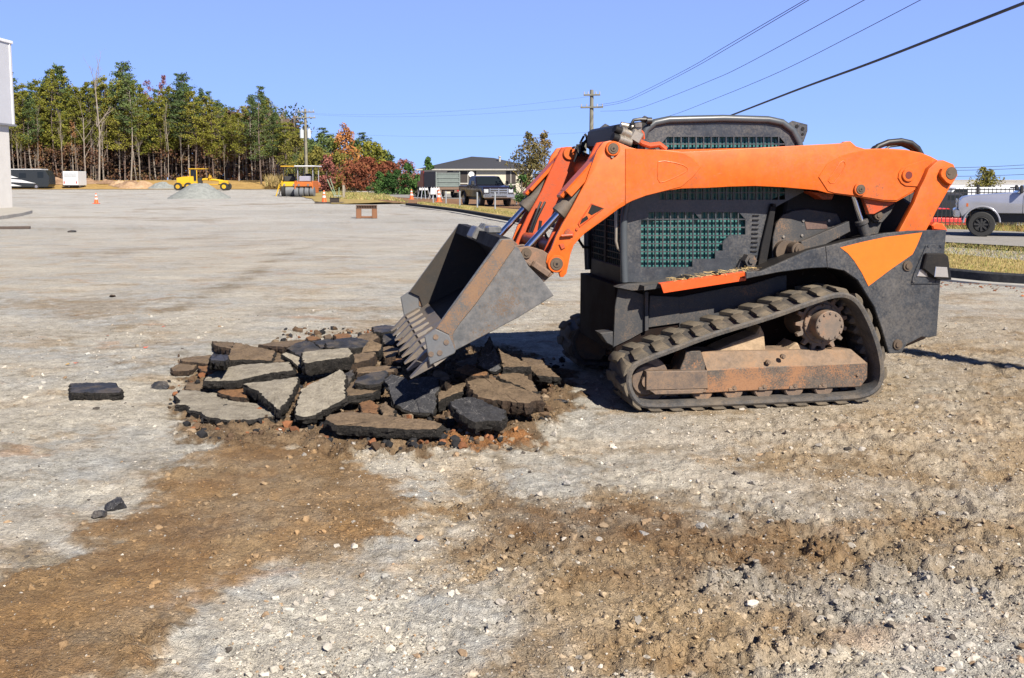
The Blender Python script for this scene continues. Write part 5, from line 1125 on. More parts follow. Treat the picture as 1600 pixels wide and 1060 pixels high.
# road behind the verge on the right, bare earth further left
RL = [(3.0, 45), (5.2, 36), (8.2, 28.6), (10.75, 23.6), (12.0, 21.9), (16, 18.2), (24, 13)]
RU = [(30, 19), (20, 24.6), (15.4, 28.0), (12.6, 31.5), (10.5, 36), (9, 45)]
sheet('road', RL+RU, .115, M_ROAD)
sheet('grass_verge', [(8.6, 40), (10.5, 33.6), (12.6, 31.5), (15.4, 28.0), (20, 24.6), (30, 19), (45, 22), (45, 29.2), (30, 31.4), (10.5, 34.1), (8.6, 40)], .09, M_VERGE)
E_ = [tuple(G(u, v)[:2]) for u, v in ((600, 313), (640, 320), (700, 327), (760, 337), (860, 352))]
sheet('bare_earth', [tuple(G(u, v)[:2]) for u, v in ((590, 314), (610, 318), (640, 319), (700, 322), (760, 327), (800, 331), (880, 338), (880, 313), (760, 308), (640, 308), (600, 309))], .06, M_EARTH)
sheet('road', [tuple(G(u, v)[:2]) for u, v in ((562, 306), (640, 311), (760, 313), (900, 313), (900, 300), (700, 299.5), (600, 300), (556, 302))], .075, M_ROAD)
sheet('grass_verge', jit([tuple(G(u, v)[:2]) for u, v in ((495, 316), (520, 320), (600, 317.5), (640, 320), (600, 314), (590, 308), (560, 304), (545, 300.5), (497, 300), (470, 306))], .8, 3), .05, M_GRASS)
sheet('grass_verge', jit([tuple(G(u, v)[:2]) for u, v in ((520, 299), (640, 298.5), (900, 298.5), (960, 290), (500, 290), (480, 296))], 1.5, 4), .04, M_VERGE)
# grass blades, uncountable
def blades(name, poly, n, h0, h1, w, z0, cols, label, seed):
    g = np.random.default_rng(seed); P = np.array(poly); lo, hi = P.min(0), P.max(0); x = g.uniform(lo[0], hi[0], n*4); y = g.uniform(lo[1], hi[1], n*4); k = sdpoly(x, y, poly) > .02; x, y = x[k][:n], y[k][:n]; n = len(x)
    a = g.uniform(0, np.pi, n); h = g.uniform(h0, h1, n); lx, ly = g.normal(0, .5, n)*h, g.normal(0, .5, n)*h; ww = w*g.uniform(.6, 1.4, n)
    V = np.stack([np.stack([x-np.cos(a)*ww, y-np.sin(a)*ww, np.full(n, z0)], 1), np.stack([x+np.cos(a)*ww, y+np.sin(a)*ww, np.full(n, z0)], 1), np.stack([x+lx, y+ly, z0+h], 1)], 1).reshape(-1, 3)
    F = np.arange(3*n).reshape(-1, 3); c = np.array(cols)[g.integers(0, len(cols), n)]*g.uniform(.7, 1.25, (n, 1)); c = np.repeat(np.concatenate([c, np.ones((n, 1))], 1), 3, 0)
    return tag(link(name, npmesh(name, V, F, MSTONE, {'tint': c}, False, 3)), label, 'grass', kind='stuff')
GC = [(.40, .32, .13), (.34, .26, .10), (.22, .23, .07), (.44, .36, .18), (.16, .20, .05), (.26, .25, .08)]
vp = [p for p in IN if p[1] < 30]; vs_ = [p for p in side if p[1] < 30]
blades('dry_grass', [(6.4, 18.4), (7.45, 15.9), (9.4, 14.1), (15, 12.4), (15, 18), (12, 21.7), (10.7, 23.4), (8, 28)], 26000, .025, .07, .006, .095, GC, 'short straw coloured grass between kerb and road on the right', 21)
blades('roadside_grass', [(12.7, 31.3), (15.4, 28.1), (20, 24.8), (30, 20), (30, 31), (11, 33.8)], 9000, .05, .28, .010, .085, [(.16, .18, .05), (.26, .22, .07), (.34, .24, .09), (.20, .10, .05)], 'taller grass and weeds along the foot of the black fence', 22)
blades('dry_grass', [tuple(G(u, v)[:2]) for u, v in ((650, 320.5), (700, 326), (800, 341), (860, 353), (860, 342), (780, 334), (700, 323), (660, 319))], 12000, .04, .16, .012, .09, GC, 'straw coloured grass along the kerb in front of the black pickup', 23)
blades('dry_grass', [tuple(G(u, v)[:2]) for u, v in ((520, 312), (600, 314), (640, 319), (600, 305), (545, 301), (500, 301))], 7000, .06, .25, .03, .04, GC, 'straw coloured grass around the traffic cone in the middle distance', 24)
blades('tall_dry_grass', [(-42, 168), (-30, 164), (-22, 150), (-12, 150), (-12, 180), (-44, 182)], 9000, .8, 2.4, .10, .5, [(.30, .22, .09), (.22, .18, .07), (.38, .28, .13)], 'tall dry grass at the foot of the wood beside the rollers', 25)
# leaves and litter along the kerb
g_ = np.random.default_rng(3); K2 = [p for p in off(KD, -.15) if p[1] < 34]; q_ = np.array([K2[g_.integers(0, len(K2))] for _ in range(500)])+g_.normal(0, .35, (500, 2)); q_[:, 1] -= abs(g_.normal(0, .15, 500))
p3 = np.stack([q_[:, 0], q_[:, 1], H(q_[:, 0], q_[:, 1])+.01], 1); stone_field('fallen_leaves', p3, g_.uniform(.012, .03, 500), np.array([[.26, .09, .035]])*g_.uniform(.5, 1.5, (500, 1)), 1, MSTONE, 'brown fallen leaves and grit gathered along the gutter', 5, .25)['category'] = 'leaves'
# a handful of fallen leaves on the lot, each one a thing
for u, v, c_, lab in ((119, 571, (.60, .10, .03), 'curled red leaf on the pale ground left of the heap'), (106, 573, (.65, .35, .02), 'yellow leaf beside a red one on the pale ground at left'), (168, 526, (.30, .10, .04), 'brown leaf on the pale ground above the lone black piece'), (256, 513, (.5, .08, .03), 'small red leaf on the pale ground above the left end of the heap'), (228, 548, (.62, .16, .10), 'pinkish leaf left of the back of the heap')):
    mb = MB(); mb._add([(-.028, 0, .004), (-.010, .016, .014), (.012, .014, .006), (.030, 0, .016), (.010, -.015, .010), (-.012, -.014, .004)], [(0, 1, 5), (1, 2, 4, 5), (2, 3, 4)])
    p = G(u, v); o = mb.build('fallen_leaf', plain('leaf_'+str(u), c_, .7, 0, .3, 40), None, (p[0], p[1], hz(p[0], p[1])+.003), u*1.3); tag(o, lab, 'leaf')
# ---------------------------------------------------------------- trees
def leafmat(name, cols, sc=.5):
    m, nt, b = newmat(name); n = N(nt); v = n.coord('Object'); f = n.noise(v, sc, 3, .6); f2 = n.noise(v, sc*9, 2, .6); oi = n.node('ShaderNodeObjectInfo').outputs['Random']
    k = n.math('ADD', n.math('ADD', n.math('MULTIPLY', f, .5), n.math('MULTIPLY', f2, .35)), n.math('MULTIPLY', oi, .15))
    n.L(n.ramp(k, [(.32+.36*i/(len(cols)-1), c) for i, c in enumerate(cols)]), b.inputs['Base Color']); b.inputs['Roughness'].default_value = .8; b.inputs['Specular IOR Level'].default_value = .2; return m
def leaves(name, cl, npc, size, mat, seed, parent=None, drop=.0, register=True):
    """cl: (x,y,z, rx,ry,rz) clumps filled with small leaf faces"""
    g = np.random.default_rng(seed); cl = np.array(cl, float); k = np.repeat(np.arange(len(cl)), npc); n = len(k)
    d = g.normal(size=(n, 3)); d /= np.linalg.norm(d, axis=1)[:, None]; r = g.uniform(0, 1, (n, 1))**.45; c = cl[k, :3]+d*r*cl[k, 3:]
    a = g.normal(size=(n, 3)); a /= np.linalg.norm(a, axis=1)[:, None]; b = np.cross(a, g.normal(size=(n, 3))); b /= np.linalg.norm(b, axis=1)[:, None]
    s = size*g.uniform(.6, 1.4, (n, 1)); V = np.stack([c-a*s, c+b*s*.55, c+a*s, c-b*s*.55], 1).reshape(-1, 3)
    me = npmesh(name, V, np.arange(4*n).reshape(-1, 4), mat, None, False, 4)
    return me if parent is None else link(name, me, parent)
BARK = plain('pine_bark', (.125, .092, .075), .9, 0, .35, 3); BARKP = plain('pale_bark', (.24, .205, .17), .9, 0, .3, 3); BARKG = plain('grey_bark', (.14, .115, .10), .9, 0, .3, 3)
P_OLIVE = leafmat('pine_olive', [(.06, .070, .012), (.135, .145, .020), (.20, .195, .028), (.27, .235, .045)])
P_GREEN = leafmat('pine_green', [(.028, .050, .018), (.060, .095, .032), (.095, .135, .042), (.14, .165, .05)])
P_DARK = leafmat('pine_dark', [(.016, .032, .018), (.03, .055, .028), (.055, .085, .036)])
def pine(seed, Ht, cb, mat, bark, spread=2.6, dead=9):
    g = random.Random(seed); root = empty('pine_tree'); mb = MB(); pts = []; bx, by = g.uniform(-.8, .8), g.uniform(-.4, .4)
    for k in range(9): t = k/8; pts.append((bx*math.sin(t*3), by*math.sin(t*2.3), t*Ht*.97))
    mb.tube(pts, .2, 7, radii=[.16-.12*(k/8) for k in range(9)]); cl = []; nb = 46
    for k in range(dead):
        z = g.uniform(.12, cb)*Ht; a = g.uniform(0, 6.28); L = g.uniform(.6, 2.0); mb.tube([(0, 0, z), (L*math.cos(a)*.6, L*math.sin(a)*.6, z+.05), (L*math.cos(a), L*math.sin(a), z+g.uniform(-.4, .5))], .03, 4, radii=[.035, .025, .01])
    for k in range(nb):
        t = (k+g.uniform(-1.5, 1.5))/nb; t = min(max(t, 0), 1); z = Ht*(cb+(1-cb)*t); prof = (math.sin(min(1, t*1.6+.30)*math.pi/2))*(1-t**2.2)+.12
        L = spread*prof*g.uniform(.35, 1.15); a = g.uniform(0, 6.28); tz = z+L*g.uniform(.05, .35)*(.4+t)
        x1, y1 = L*math.cos(a), L*math.sin(a); mb.tube([(0, 0, z-.2), (x1*.5, y1*.5, z+.05), (x1, y1, tz)], .03, 4, radii=[.05, .035, .012])
        for q in (.4, .7, 1.0):
            s_ = g.uniform(.50, .95)*(.75+.5*(1-t)); cl.append((x1*q+g.uniform(-.3, .3), y1*q+g.uniform(-.3, .3), z+(tz-z)*q+g.uniform(0, .35), s_, s_, s_*g.uniform(.6, .95)))
    cl.append((0, 0, Ht*.985, .5, .5, .7))
    mb.build('trunk', bark, root); leaves('crown', cl, 24, .165, mat, seed, root)
    return root
def bare(seed, Ht, bark=BARKP, tint=None):
    g = random.Random(seed); root = empty('bare_tree'); mb = MB()
    def br(p, d, L, r, dep):
        q = p+d*L*.5+Vector((g.uniform(-.1, .1), g.uniform(-.1, .1), 0))*L*.4; e = p+d*L; mb.tube([p, q, e], r, 4 if dep else 6, radii=[r, r*.8, r*.55], caps=False)
        if dep < 4 and r > .006:
            for _ in range(g.choice((2, 3)) if dep else 7):
                s = g.uniform(.35, 1) if dep == 0 else g.uniform(.5, 1); nd = (d+Vector((g.gauss(0, 1), g.gauss(0, 1), g.uniform(-.1, .5)))*.55).normalized(); br(p+d*L*s, nd, L*g.uniform(.35, .55) if dep else L*g.uniform(.18, .34), r*.5*(1.1-.4*s), dep+1)
    br(Vector((0, 0, 0)), Vector((g.uniform(-.04, .04), 0, 1)), Ht*.9, .16, 0); mb.build('trunk', bark, root)
    return root
def leafy(name, seed, Ht, rx, cb, mat, bark=BARKG, ncl=26, npc=60, size=.14, shape='round', zr=1.):
    g = random.Random(seed); root = empty(name); mb = MB(); mb.tube([(0, 0, 0), (g.uniform(-.1, .1), 0, Ht*.35), (g.uniform(-.2, .2), 0, Ht*.85)], .12, 7, radii=[.035*Ht**.9*.35+.03, .03*Ht**.9*.3+.02, .02]); cl = []
    for k in range(ncl):
        a = g.uniform(0, 6.28); t = g.uniform(0, 1); z = Ht*(cb+(1-cb)*t)
        w = math.sin(math.pi*min(.97, t*.8+.16)) if shape == 'round' else (1-t)**.75+.06
        rr = rx*w*g.uniform(.25, .9); s = rx*g.uniform(.22, .38)*(.55+.6*w); x, y = rr*math.cos(a), rr*math.sin(a); cl.append((x, y, z, s, s, s*.85*zr)); mb.tube([(0, 0, max(.2, z-rr*.8)), (x*.6, y*.6, z-rr*.25), (x, y, z)], .02, 4, radii=[.03, .02, .008], caps=False)
    mb.build('trunk', bark, root); leaves('crown', cl, npc, size, mat, seed, root); return root
def place(o, x, y, z=None, s=1., rz=0., sz=None):
    o.location = (x, y, (hz(x, y) if z is None else z)-.05); o.scale = (s, s, sz or s); o.rotation_euler = (0, 0, rz); return o
A_PNKW = leafmat('leaf_wood_red', [(.16, .06, .06), (.26, .10, .09)]); A_RUSW = leafmat('leaf_wood_rust', [(.12, .06, .03), (.22, .11, .05), (.28, .16, .07)])
protos = [pine(100+k, 22, cb, mt, bk_, sp_) for k, (cb, mt, bk_, sp_) in enumerate(((.40, P_OLIVE, BARK, 3.1), (.33, P_OLIVE, BARK, 3.3), (.46, P_GREEN, BARKP, 3.0), (.30, P_OLIVE, BARK, 3.5), (.50, P_GREEN, BARK, 3.5), (.42, P_OLIVE, BARKP, 2.9), (.30, P_DARK, BARK, 3.4), (.26, P_GREEN, BARK, 3.6)))]
used = [False]*len(protos)
def put_pine(k, u, D, topv, label, sw=1.):
    p = protos[k] if not used[k] else copy_tree(protos[k]); used[k] = True
    x = (u-800)/FPX*D; z = hz(x, D); top = CAMH+(HORIZ-topv)*D/FPX; h = (top-z)/22.
    place(p, x, D, z, h*.5+.5*sw, rng.uniform(0, 6.28), h); tag(p, label, 'pine tree', 'pines of the wood behind the lot'); return p
ctl = [(-30, 110), (15, 108), (45, 128), (75, 112), (100, 106), (125, 122), (150, 128), (175, 118), (200, 101), (225, 125), (250, 140), (290, 118), (310, 138), (345, 138), (372, 158), (410, 141), (440, 165), (470, 190), (492, 215)]
def topline(u): return float(np.interp(u, [c[0] for c in ctl], [c[1] for c in ctl]))
special = {100: 'tall blue green pine with a broad crown standing left in the wood', 200: 'tallest blue green pine of the wood, left of the yellow grader', 290: 'pine with a narrow round head rising above the yellow grader', 410: 'tall green pine at the right part of the wood, left of the rollers', 18: 'dark green pine at the left edge of the wood beside the building'}
for u, lab in special.items(): put_pine(4 if u != 410 else 7, u, 196 if u != 410 else 178, topline(u), lab, 1.15)
ONES = ['first', 'second', 'third', 'fourth', 'fifth', 'sixth', 'seventh', 'eighth', 'ninth', 'tenth', 'eleventh', 'twelfth', 'thirteenth', 'fourteenth', 'fifteenth', 'sixteenth', 'seventeenth', 'eighteenth', 'nineteenth']
def ordw(n):
    if n < 20: return ONES[n-1]
    t, o = divmod(n, 10); return ['', '', 'twenty', 'thirty', 'forty', 'fifty', 'sixty', 'seventy', 'eighty'][t][:] + ('-'+ONES[o-1] if o else '')+('' if o else ' places')
NF = 0
u = -28
while u < 488:
    t = topline(u)+rng.uniform(4, 34); D = rng.uniform(189, 200)-max(0, (u-300))*.08; NF += 1; put_pine(rng.choice([0, 1, 2, 3, 5, 0, 1, 3]), u, D, t, 'pine in the front row of the wood, %s from its left end' % ordw(NF), rng.uniform(.9, 1.2)); u += rng.uniform(7, 12)
u = -30
while u < 485: put_pine(rng.choice([1, 3, 6, 2, 4, 7]), u, rng.uniform(203, 216), topline(u)+rng.uniform(6, 30), 'pine crown half hidden behind the front pines of the wood'); u += rng.uniform(9, 14)
bp = [bare(300+k, 14) for k in range(4)]; ub = [False]*4
def put_bare(k, u, D, topv, label, grp='bare slender trees at the edge of the wood'):
    p = bp[k] if not ub[k] else copy_tree(bp[k]); ub[k] = True; thin = .5 if grp else .8; x = (u-800)/FPX*D; z = hz(x, D); h = (CAMH+(HORIZ-topv)*D/FPX-z)/14.; place(p, x, D, z, h*thin, rng.uniform(0, 6.28), h); tag(p, label, 'bare tree', grp)
put_bare(0, 158, 186, 118, 'tall pale leafless tree standing before the left pines', None)
put_bare(1, 137, 187, 175, 'pale leafless tree just left of the tallest leafless one', None)
for k in range(46):
    u = rng.uniform(-10, 470); put_bare(rng.choice([0, 1, 2, 3]), u, rng.uniform(186, 196), rng.uniform(175, 240), 'thin bare grey tree among the trunks of the wood')
for k_, (u_, tv_, m_, lab_) in enumerate(((238, 128, A_PNKW, 'thin reddish tree top left of the narrow round headed pine'), (262, 122, A_PNKW, 'taller thin reddish tree top next to the narrow round headed pine'), (118, 190, A_RUSW, 'rusty brown tree low in the left part of the wood'), (60, 205, A_RUSW, 'rusty brown tree behind the motorhome'), (330, 200, A_RUSW, 'rusty brown tree above the grader nose'), (436, 195, A_RUSW, 'rusty brown tree left of the rollers at the wood edge'), (388, 185, A_RUSW, 'rusty tree between the grader and the tall right pine'))):
    D_ = 193 if tv_ > 150 else 200; x_ = (u_-800)/FPX*D_; z_ = hz(x_, D_); h_ = CAMH+(HORIZ-tv_)*D_/FPX-z_; o = leafy('broadleaf_tree', 500+k_, h_, 1.7, .45 if tv_ > 150 else .7, m_, BARKP, ncl=22, npc=30, size=.15, zr=1.6); place(o, x_, D_, z_); tag(o, lab_, 'tree')
# dark inside of the wood: uncountable undergrowth
g_ = np.random.default_rng(77); cl = [(g_.uniform(-118, -45), g_.uniform(196, 222), 0, 2.6, 2, 0) for _ in range(1000)]
cl = [(x, y, hz(x, y)+g_.uniform(.3, 12.5), rx, ry, g_.uniform(1.4, 2.8)) for x, y, _, rx, ry, _ in cl]
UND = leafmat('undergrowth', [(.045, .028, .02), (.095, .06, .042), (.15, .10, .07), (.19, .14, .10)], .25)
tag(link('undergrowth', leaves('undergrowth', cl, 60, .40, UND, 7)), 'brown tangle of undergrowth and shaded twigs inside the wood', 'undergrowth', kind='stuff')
cl = [(g_.uniform(-112, -42), g_.uniform(187, 197), 0, 1.6, 1.2, 0) for _ in range(230)]
cl = [(x, y, hz(x, y)+g_.uniform(.2, 1.)**2*6.5, rx, ry, g_.uniform(.5, 1.3)) for x, y, _, rx, ry, _ in cl]
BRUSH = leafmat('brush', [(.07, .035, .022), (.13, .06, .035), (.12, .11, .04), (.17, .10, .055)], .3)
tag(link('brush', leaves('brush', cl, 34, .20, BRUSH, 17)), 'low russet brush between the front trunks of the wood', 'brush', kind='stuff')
cl = [(g_.uniform(-128, -46), g_.uniform(216, 232), hz(-50, 220)+g_.uniform(1, 15), 3, 2, 2.2) for _ in range(460)]
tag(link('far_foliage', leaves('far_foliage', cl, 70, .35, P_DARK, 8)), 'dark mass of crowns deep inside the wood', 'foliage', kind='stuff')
# broadleaf trees in autumn colours on the right of the wood
A_RED = leafmat('leaf_red', [(.06, .024, .016), (.13, .040, .022), (.19, .060, .028), (.20, .12, .04)]); A_ORG = leafmat('leaf_orange', [(.20, .08, .03), (.36, .15, .045), (.44, .21, .07)]); A_OLV = leafmat('leaf_olive', [(.07, .075, .015), (.14, .13, .025), (.22, .19, .04)]); A_PNK = leafmat('leaf_dusky_red', [(.14, .05, .045), (.24, .09, .07), (.30, .13, .09)])
S_GRN = leafmat('shrub_green', [(.016, .040, .012), (.035, .085, .020), (.065, .13, .03), (.10, .17, .045)], 1.2); A_MIX = leafmat('leaf_russet', [(.06, .065, .025), (.12, .10, .035), (.17, .13, .045), (.26, .15, .06)], 1.5)
def tree_at(fn, u, D, topv, label, cat='tree', basev=None, **k):
    x = (u-800)/FPX*D; z = hz(x, D); h = CAMH+(HORIZ-topv)*D/FPX-z; o = fn(h, **k); place(o, x, D, z, 1, rng.uniform(0, 6.28)); tag(o, label, cat); return o
tree_at(lambda h: leafy('maple_tree', 401, h, 2.8, .22, A_RED, ncl=44, npc=60, size=.15), 576, 122, 250, 'bright red maple behind the middle of the lot')
tree_at(lambda h: leafy('maple_tree', 402, h, 2.6, .2, A_RED, ncl=34, npc=55, size=.15), 556, 118, 252, 'orange red maple overlapping the left of the bright red one')
tree_at(lambda h: leafy('maple_tree', 403, h, 3.0, .2, A_RED, ncl=34, npc=55, size=.15), 607, 125, 256, 'low red maple left of the white house')
tree_at(lambda h: leafy('maple_tree', 404, h, 2.6, .2, A_PNK, ncl=30, npc=50, size=.15), 634, 126, 252, 'dusky red tree close to the left end of the white house')
tree_at(lambda h: leafy('broadleaf_tree', 405, h, 3.0, .22, A_ORG, ncl=42, npc=50, size=.17, shape='cone', zr=1.4), 540, 138, 199, 'tall orange tree between two green pines behind the lot')
tree_at(lambda h: leafy('broadleaf_tree', 406, h, 3.0, .15, A_OLV, ncl=36, npc=55, size=.17), 497, 130, 232, 'olive green tree right of the transformer pole')
tree_at(lambda h: leafy('broadleaf_tree', 407, h, 2.6, .12, A_OLV, ncl=34, npc=55, size=.17), 532, 128, 240, 'yellow green tree below the tall orange one')
tree_at(lambda h: leafy('broadleaf_tree', 408, h, 1.8, .12, A_PNK, ncl=26, npc=50, size=.16), 512, 124, 244, 'narrow brown red tree right of the rollers')
tree_at(lambda h: leafy('broadleaf_tree', 409, h, 3.4, .15, A_OLV, ncl=36, npc=55, size=.17), 466, 150, 215, 'olive green tree just left of the transformer pole')
for u, D, tv, lab in ((508, 150, 203, 'dark green pine right of the transformer pole'), (520, 146, 214, 'short green pine left of the tall orange tree'), (570, 150, 210, 'dark green pine right of the tall orange tree'), (588, 152, 226, 'green pine with a slanting side right of the orange tree'), (609, 160, 243, 'small dark pine top above the red maples'), (598, 158, 250, 'lowest pine top beside the small dark one')):
    p = copy_tree(protos[6 if u % 2 else 7]); x = (u-800)/FPX*D; z = hz(x, D); h = (CAMH+(HORIZ-tv)*D/FPX-z)/22; place(p, x, D, z, min(1.1, h*2.1), rng.uniform(0, 6), h); tag(p, lab, 'pine tree')
for k_, (u_, D_, tv_, m_, lab_) in enumerate(((490, 145, 222, P_GREEN, 'dark leafy tree directly behind the transformer pole'), (505, 140, 212, P_GREEN, 'tall dark leafy tree just right of the transformer pole'), (522, 142, 218, P_OLIVE, 'olive leafy tree between the pole and the orange tree'), (560, 146, 222, P_GREEN, 'dark leafy tree directly right of the orange tree'), (580, 144, 218, P_OLIVE, 'olive dark tree above the bright red maple'), (598, 148, 238, P_GREEN, 'lower dark tree sloping down above the red maples'))):
    tree_at(lambda h: leafy('broadleaf_tree', 460+k_, h, 3.3, .12, m_, ncl=46, npc=60, size=.18), u_, D_, tv_, lab_)
shr = [(593, 'conical green cypress shrub at the left end of the row'), (608, 'second conical cypress shrub of the row, below the red maples'), (622, 'third conical cypress shrub, left of the tallest in the row'), (638, 'tallest bushy cypress shrub, next to the dump truck'), (651, 'short cypress shrub directly beside the dump truck')]
for k, (u, lab) in enumerate(shr): tree_at(lambda h: leafy('cypress_shrub', 420+k, h, 1.35, .02, S_GRN, ncl=30, npc=50, size=.11, shape='cone'), u, 104, (270, 268, 264, 257, 272)[k], lab, 'shrub')
tree_at(lambda h: leafy('spruce_tree', 430, h, 1.15, .05, S_GRN, ncl=60, npc=55, size=.12, shape='cone'), 670, 92, 247, 'slim pointed spruce in front of the white house', 'tree')
tree_at(lambda h: leafy('small_tree', 431, h, 1.25, .3, A_MIX, ncl=46, npc=80, size=.065, zr=1.3), 828, 58, 210, 'russet and green street tree with forked crown left of the boom')
tree_at(lambda h: leafy('small_tree', 432, h, .8, .3, A_MIX, ncl=24, npc=50, size=.065, zr=1.5), 850, 60, 208, 'narrow russet tree touching the boom')
tree_at(lambda h: leafy('shrub', 433, h, .9, .05, S_GRN, ncl=20, npc=45, size=.07), 815, 54, 272, 'green shrub right of the black pickup', 'shrub')
tree_at(lambda h: leafy('round_tree', 434, h, 1.55, .35, A_OLV, ncl=40, npc=60, size=.09), 1533, 80, 264, 'round olive tree above the long low building')
# ---------------------------------------------------------------- buildings, vehicles, poles
WHITE = plain('white_panel', (.52, .53, .56), .55, 0, .04, 1); WALLW = plain('white_wall', (.62, .60, .56), .8, 0, .05, 2); SEAM = plain('panel_seam', (.75, .75, .77), .5); DARKW = plain('dark_opening', (.03, .022, .018), .6)
CONC = plain('pavement_concrete', (.34, .32, .28), .9, 0, .15, 3, .004)
# commercial building at the left edge
XB = float(AT(24, 197, 53)[0]); b = empty('building', (XB-3, 47, 0)); tag(b, 'white metal clad building with an overhanging upper box at the left edge', 'building')
def at0(o, root): o.location = -root.location; return o
mb = MB(); mb.bb(XB-12, XB, 36, 53, 4.47, 8.75, .03); at0(mb.build('upper_box', WHITE, b), b)
for y_ in (52.75, 48.6, 43.5, 38.5): mb = MB(); mb.bb(XB-.02, XB+.035, y_-.035, y_+.035, 4.5, 8.74); at0(mb.build('panel_seam', SEAM, b), b)
mb = MB(); mb.bb(XB-12.1, XB+.06, 35.9, 53.06, 8.70, 8.86, .02); at0(mb.build('roof_trim', SEAM, b), b)
mb = MB(); mb.bb(XB-12, XB+.05, 36.05, 53.05, 4.42, 4.52); at0(mb.build('soffit_trim', plain('grey_trim', (.2, .2, .21), .5), b), b)
XP = float(AT(18.5, 326, 52.5)[0]); mb = MB(); mb.bb(XP-1.5, XP, 50.8, 52.6, .1, 4.44, .02); at0(mb.build('pillar', WALLW, b), b)
mb = MB(); mb.bb(XP-12, XP-1.8, 37, 50.5, .1, 4.44); at0(mb.build('wall', plain('grey_wall', (.22, .22, .23), .6), b), b)
mb = MB(); P = [tuple(G(u, v)[:2]) for u, v in ((-60, 327), (22, 327), (48, 331), (51, 333.5), (35, 338), (0, 343.5), (-80, 356))]; mb.prism(P, -.1, .16, .02, axis='z'); tag(mb.build('pavement', CONC), kind='structure')
mb = MB(); P = G(14, 358.5); mb.box((P[0], P[1], .05), (1.3, .14, .09), Matrix.Rotation(.2, 3, 'Z'), .01); tag(mb.build('plank', plain('dark_wood', (.07, .05, .04), .8)), 'short dark timber lying on the lot at the left edge', 'timber')
lump(112, 363, 0, .11, S_SMOOTH, 'dark clod on the lot below the left traffic cone', 30, sc=(1.3, .8, .6)); lump(176, 464, 0, .045, S_SBRN, 'small brown clod in the middle of the pale lot', 31)
# motorhome and truck before the wood
RB = plain('rv_black', (.022, .026, .028), .25, 0, .1); RW = plain('rv_white', (.62, .64, .66), .35, 0, .05); TYRE = plain('tyre', (.018, .018, .018), .85, 0, .2, 20); WIN = glassy('dark_window', (.012, .016, .02), .10, 1., .3); RIMM = plain('wheel_rim', (.42, .42, .43), .3, .8, .1)
def wheel(parent, x, y, z, r, w, rimm=None, side=-1, name='wheel', spokes=0, rr=.58):
    mb = MB(); c = Vector((x, y, z)); rot = Matrix.Rotation(math.pi/2, 3, 'X'); pr = [(r*rr, -w/2), (r*.93, -w/2), (r, -w*.36), (r, w*.36), (r*.93, w/2), (r*.55, w/2), (r*.5, w*.2)]
    mb.lathe([(r*rr, w*.3), (r*rr, w/2), (r*.92, w/2), (r, w*.36), (r, -w*.36), (r*.92, -w/2), (r*rr, -w/2), (r*rr, -w*.3)], c, 28, 0, rot); mb.cyl((x, y-w*.3, z), (x, y+w*.3, z), r*rr*1.01, n=24); t = mb.build(name, TYRE, parent)
    mb = MB(); s = side; mb.cyl((x, y+s*w*.32, z), (x, y+s*w*.40, z), r*rr*.30, r*rr*.22, n=16)
    if spokes:
        for k in range(spokes): a = k*6.2832/spokes; mb.box((x+math.cos(a)*r*rr*.55, y+s*w*.36, z+math.sin(a)*r*rr*.55), (r*rr*.8, .03, r*rr*.22), Matrix.Rotation(-a, 3, 'Y'))
        mb.lathe([(r*rr*.88, -.03), (r*rr*1.0, 0), (r*rr*.96, .03), (r*rr*.85, .0)], (x, y+s*w*.40, z), 24, 0, rot)
    else: mb.cyl((x, y+s*w*.28, z), (x, y+s*w*.34, z), r*rr*.92, n=24)
    mb.build('rim', rimm or RIMM, t); return t
D = 170; x0 = (-12-800)/FPX*D; x1 = (85-800)/FPX*D; zb = hz(x1, D); rv = empty('motorhome', ((x0+x1)/2, D, zb)); tag(rv, 'black motorhome with white swooshes parked before the wood', 'motorhome')
hw = (x1-x0)/2; mb = MB(); mb.prism([(-hw, .35), (hw-.3, .35), (hw, .8), (hw-.05, 2.2), (hw-.6, 3.15), (hw-1.2, 3.25), (-hw, 3.25)], -1.25, 1.25, .05); mb.build('body', RB, rv)
for P in ([(-hw+.3, 2.7), (-hw+4, 2.35), (-hw+5.5, 1.9), (-hw+4, 1.9)], [(-hw+1, 2.0), (-hw+6, 1.55), (hw-2.2, .95), (-hw+4, 1.2)], [(-hw+1, 1.0), (-hw+4.5, .85), (-hw+6, .5), (-hw+1, .5)]): mb = MB(); mb.prism(P, -1.262, -1.24); mb.build('white_stripe', RW, rv)
mb = MB(); mb.prism([(-hw+.2, 3.27), (hw-1.2, 3.27), (hw-1.2, 3.40), (-hw+.2, 3.40)], -1.2, 1.2, .02); mb.build('roof', RW, rv)
for q in ((-hw+5.6, 1.9, 1.2, .8), (hw-1.9, 1.9, 1.0, 1.0)): mb = MB(); mb.bb(q[0], q[0]+q[2], -1.27, -1.24, q[1], q[1]+q[3]); mb.build('window', WIN, rv)
for wx in (-hw+3, hw-2.2): wheel(rv, wx, -1.15, .45, .45, .3)
x_ = (117-800)/FPX*172; t = empty('white_trailer', (x_, 172, hz(x_, 172))); tag(t, 'small white trailer seen from behind, at the foot of the wood', 'trailer')
mb = MB(); mb.bb(-1.3, 1.3, -1, 2.5, .45, 2.9, .06); mb.build('body', RW, t); mb = MB(); mb.bb(-1.05, 1.05, -1.03, -.98, 1.9, 2.6, .02); mb.build('window', plain('pale_window', (.42, .45, .47), .2), t); mb = MB(); mb.bb(-1.35, 1.35, -1.1, -.9, .35, .55, .02); mb.build('bumper', DARKW, t)
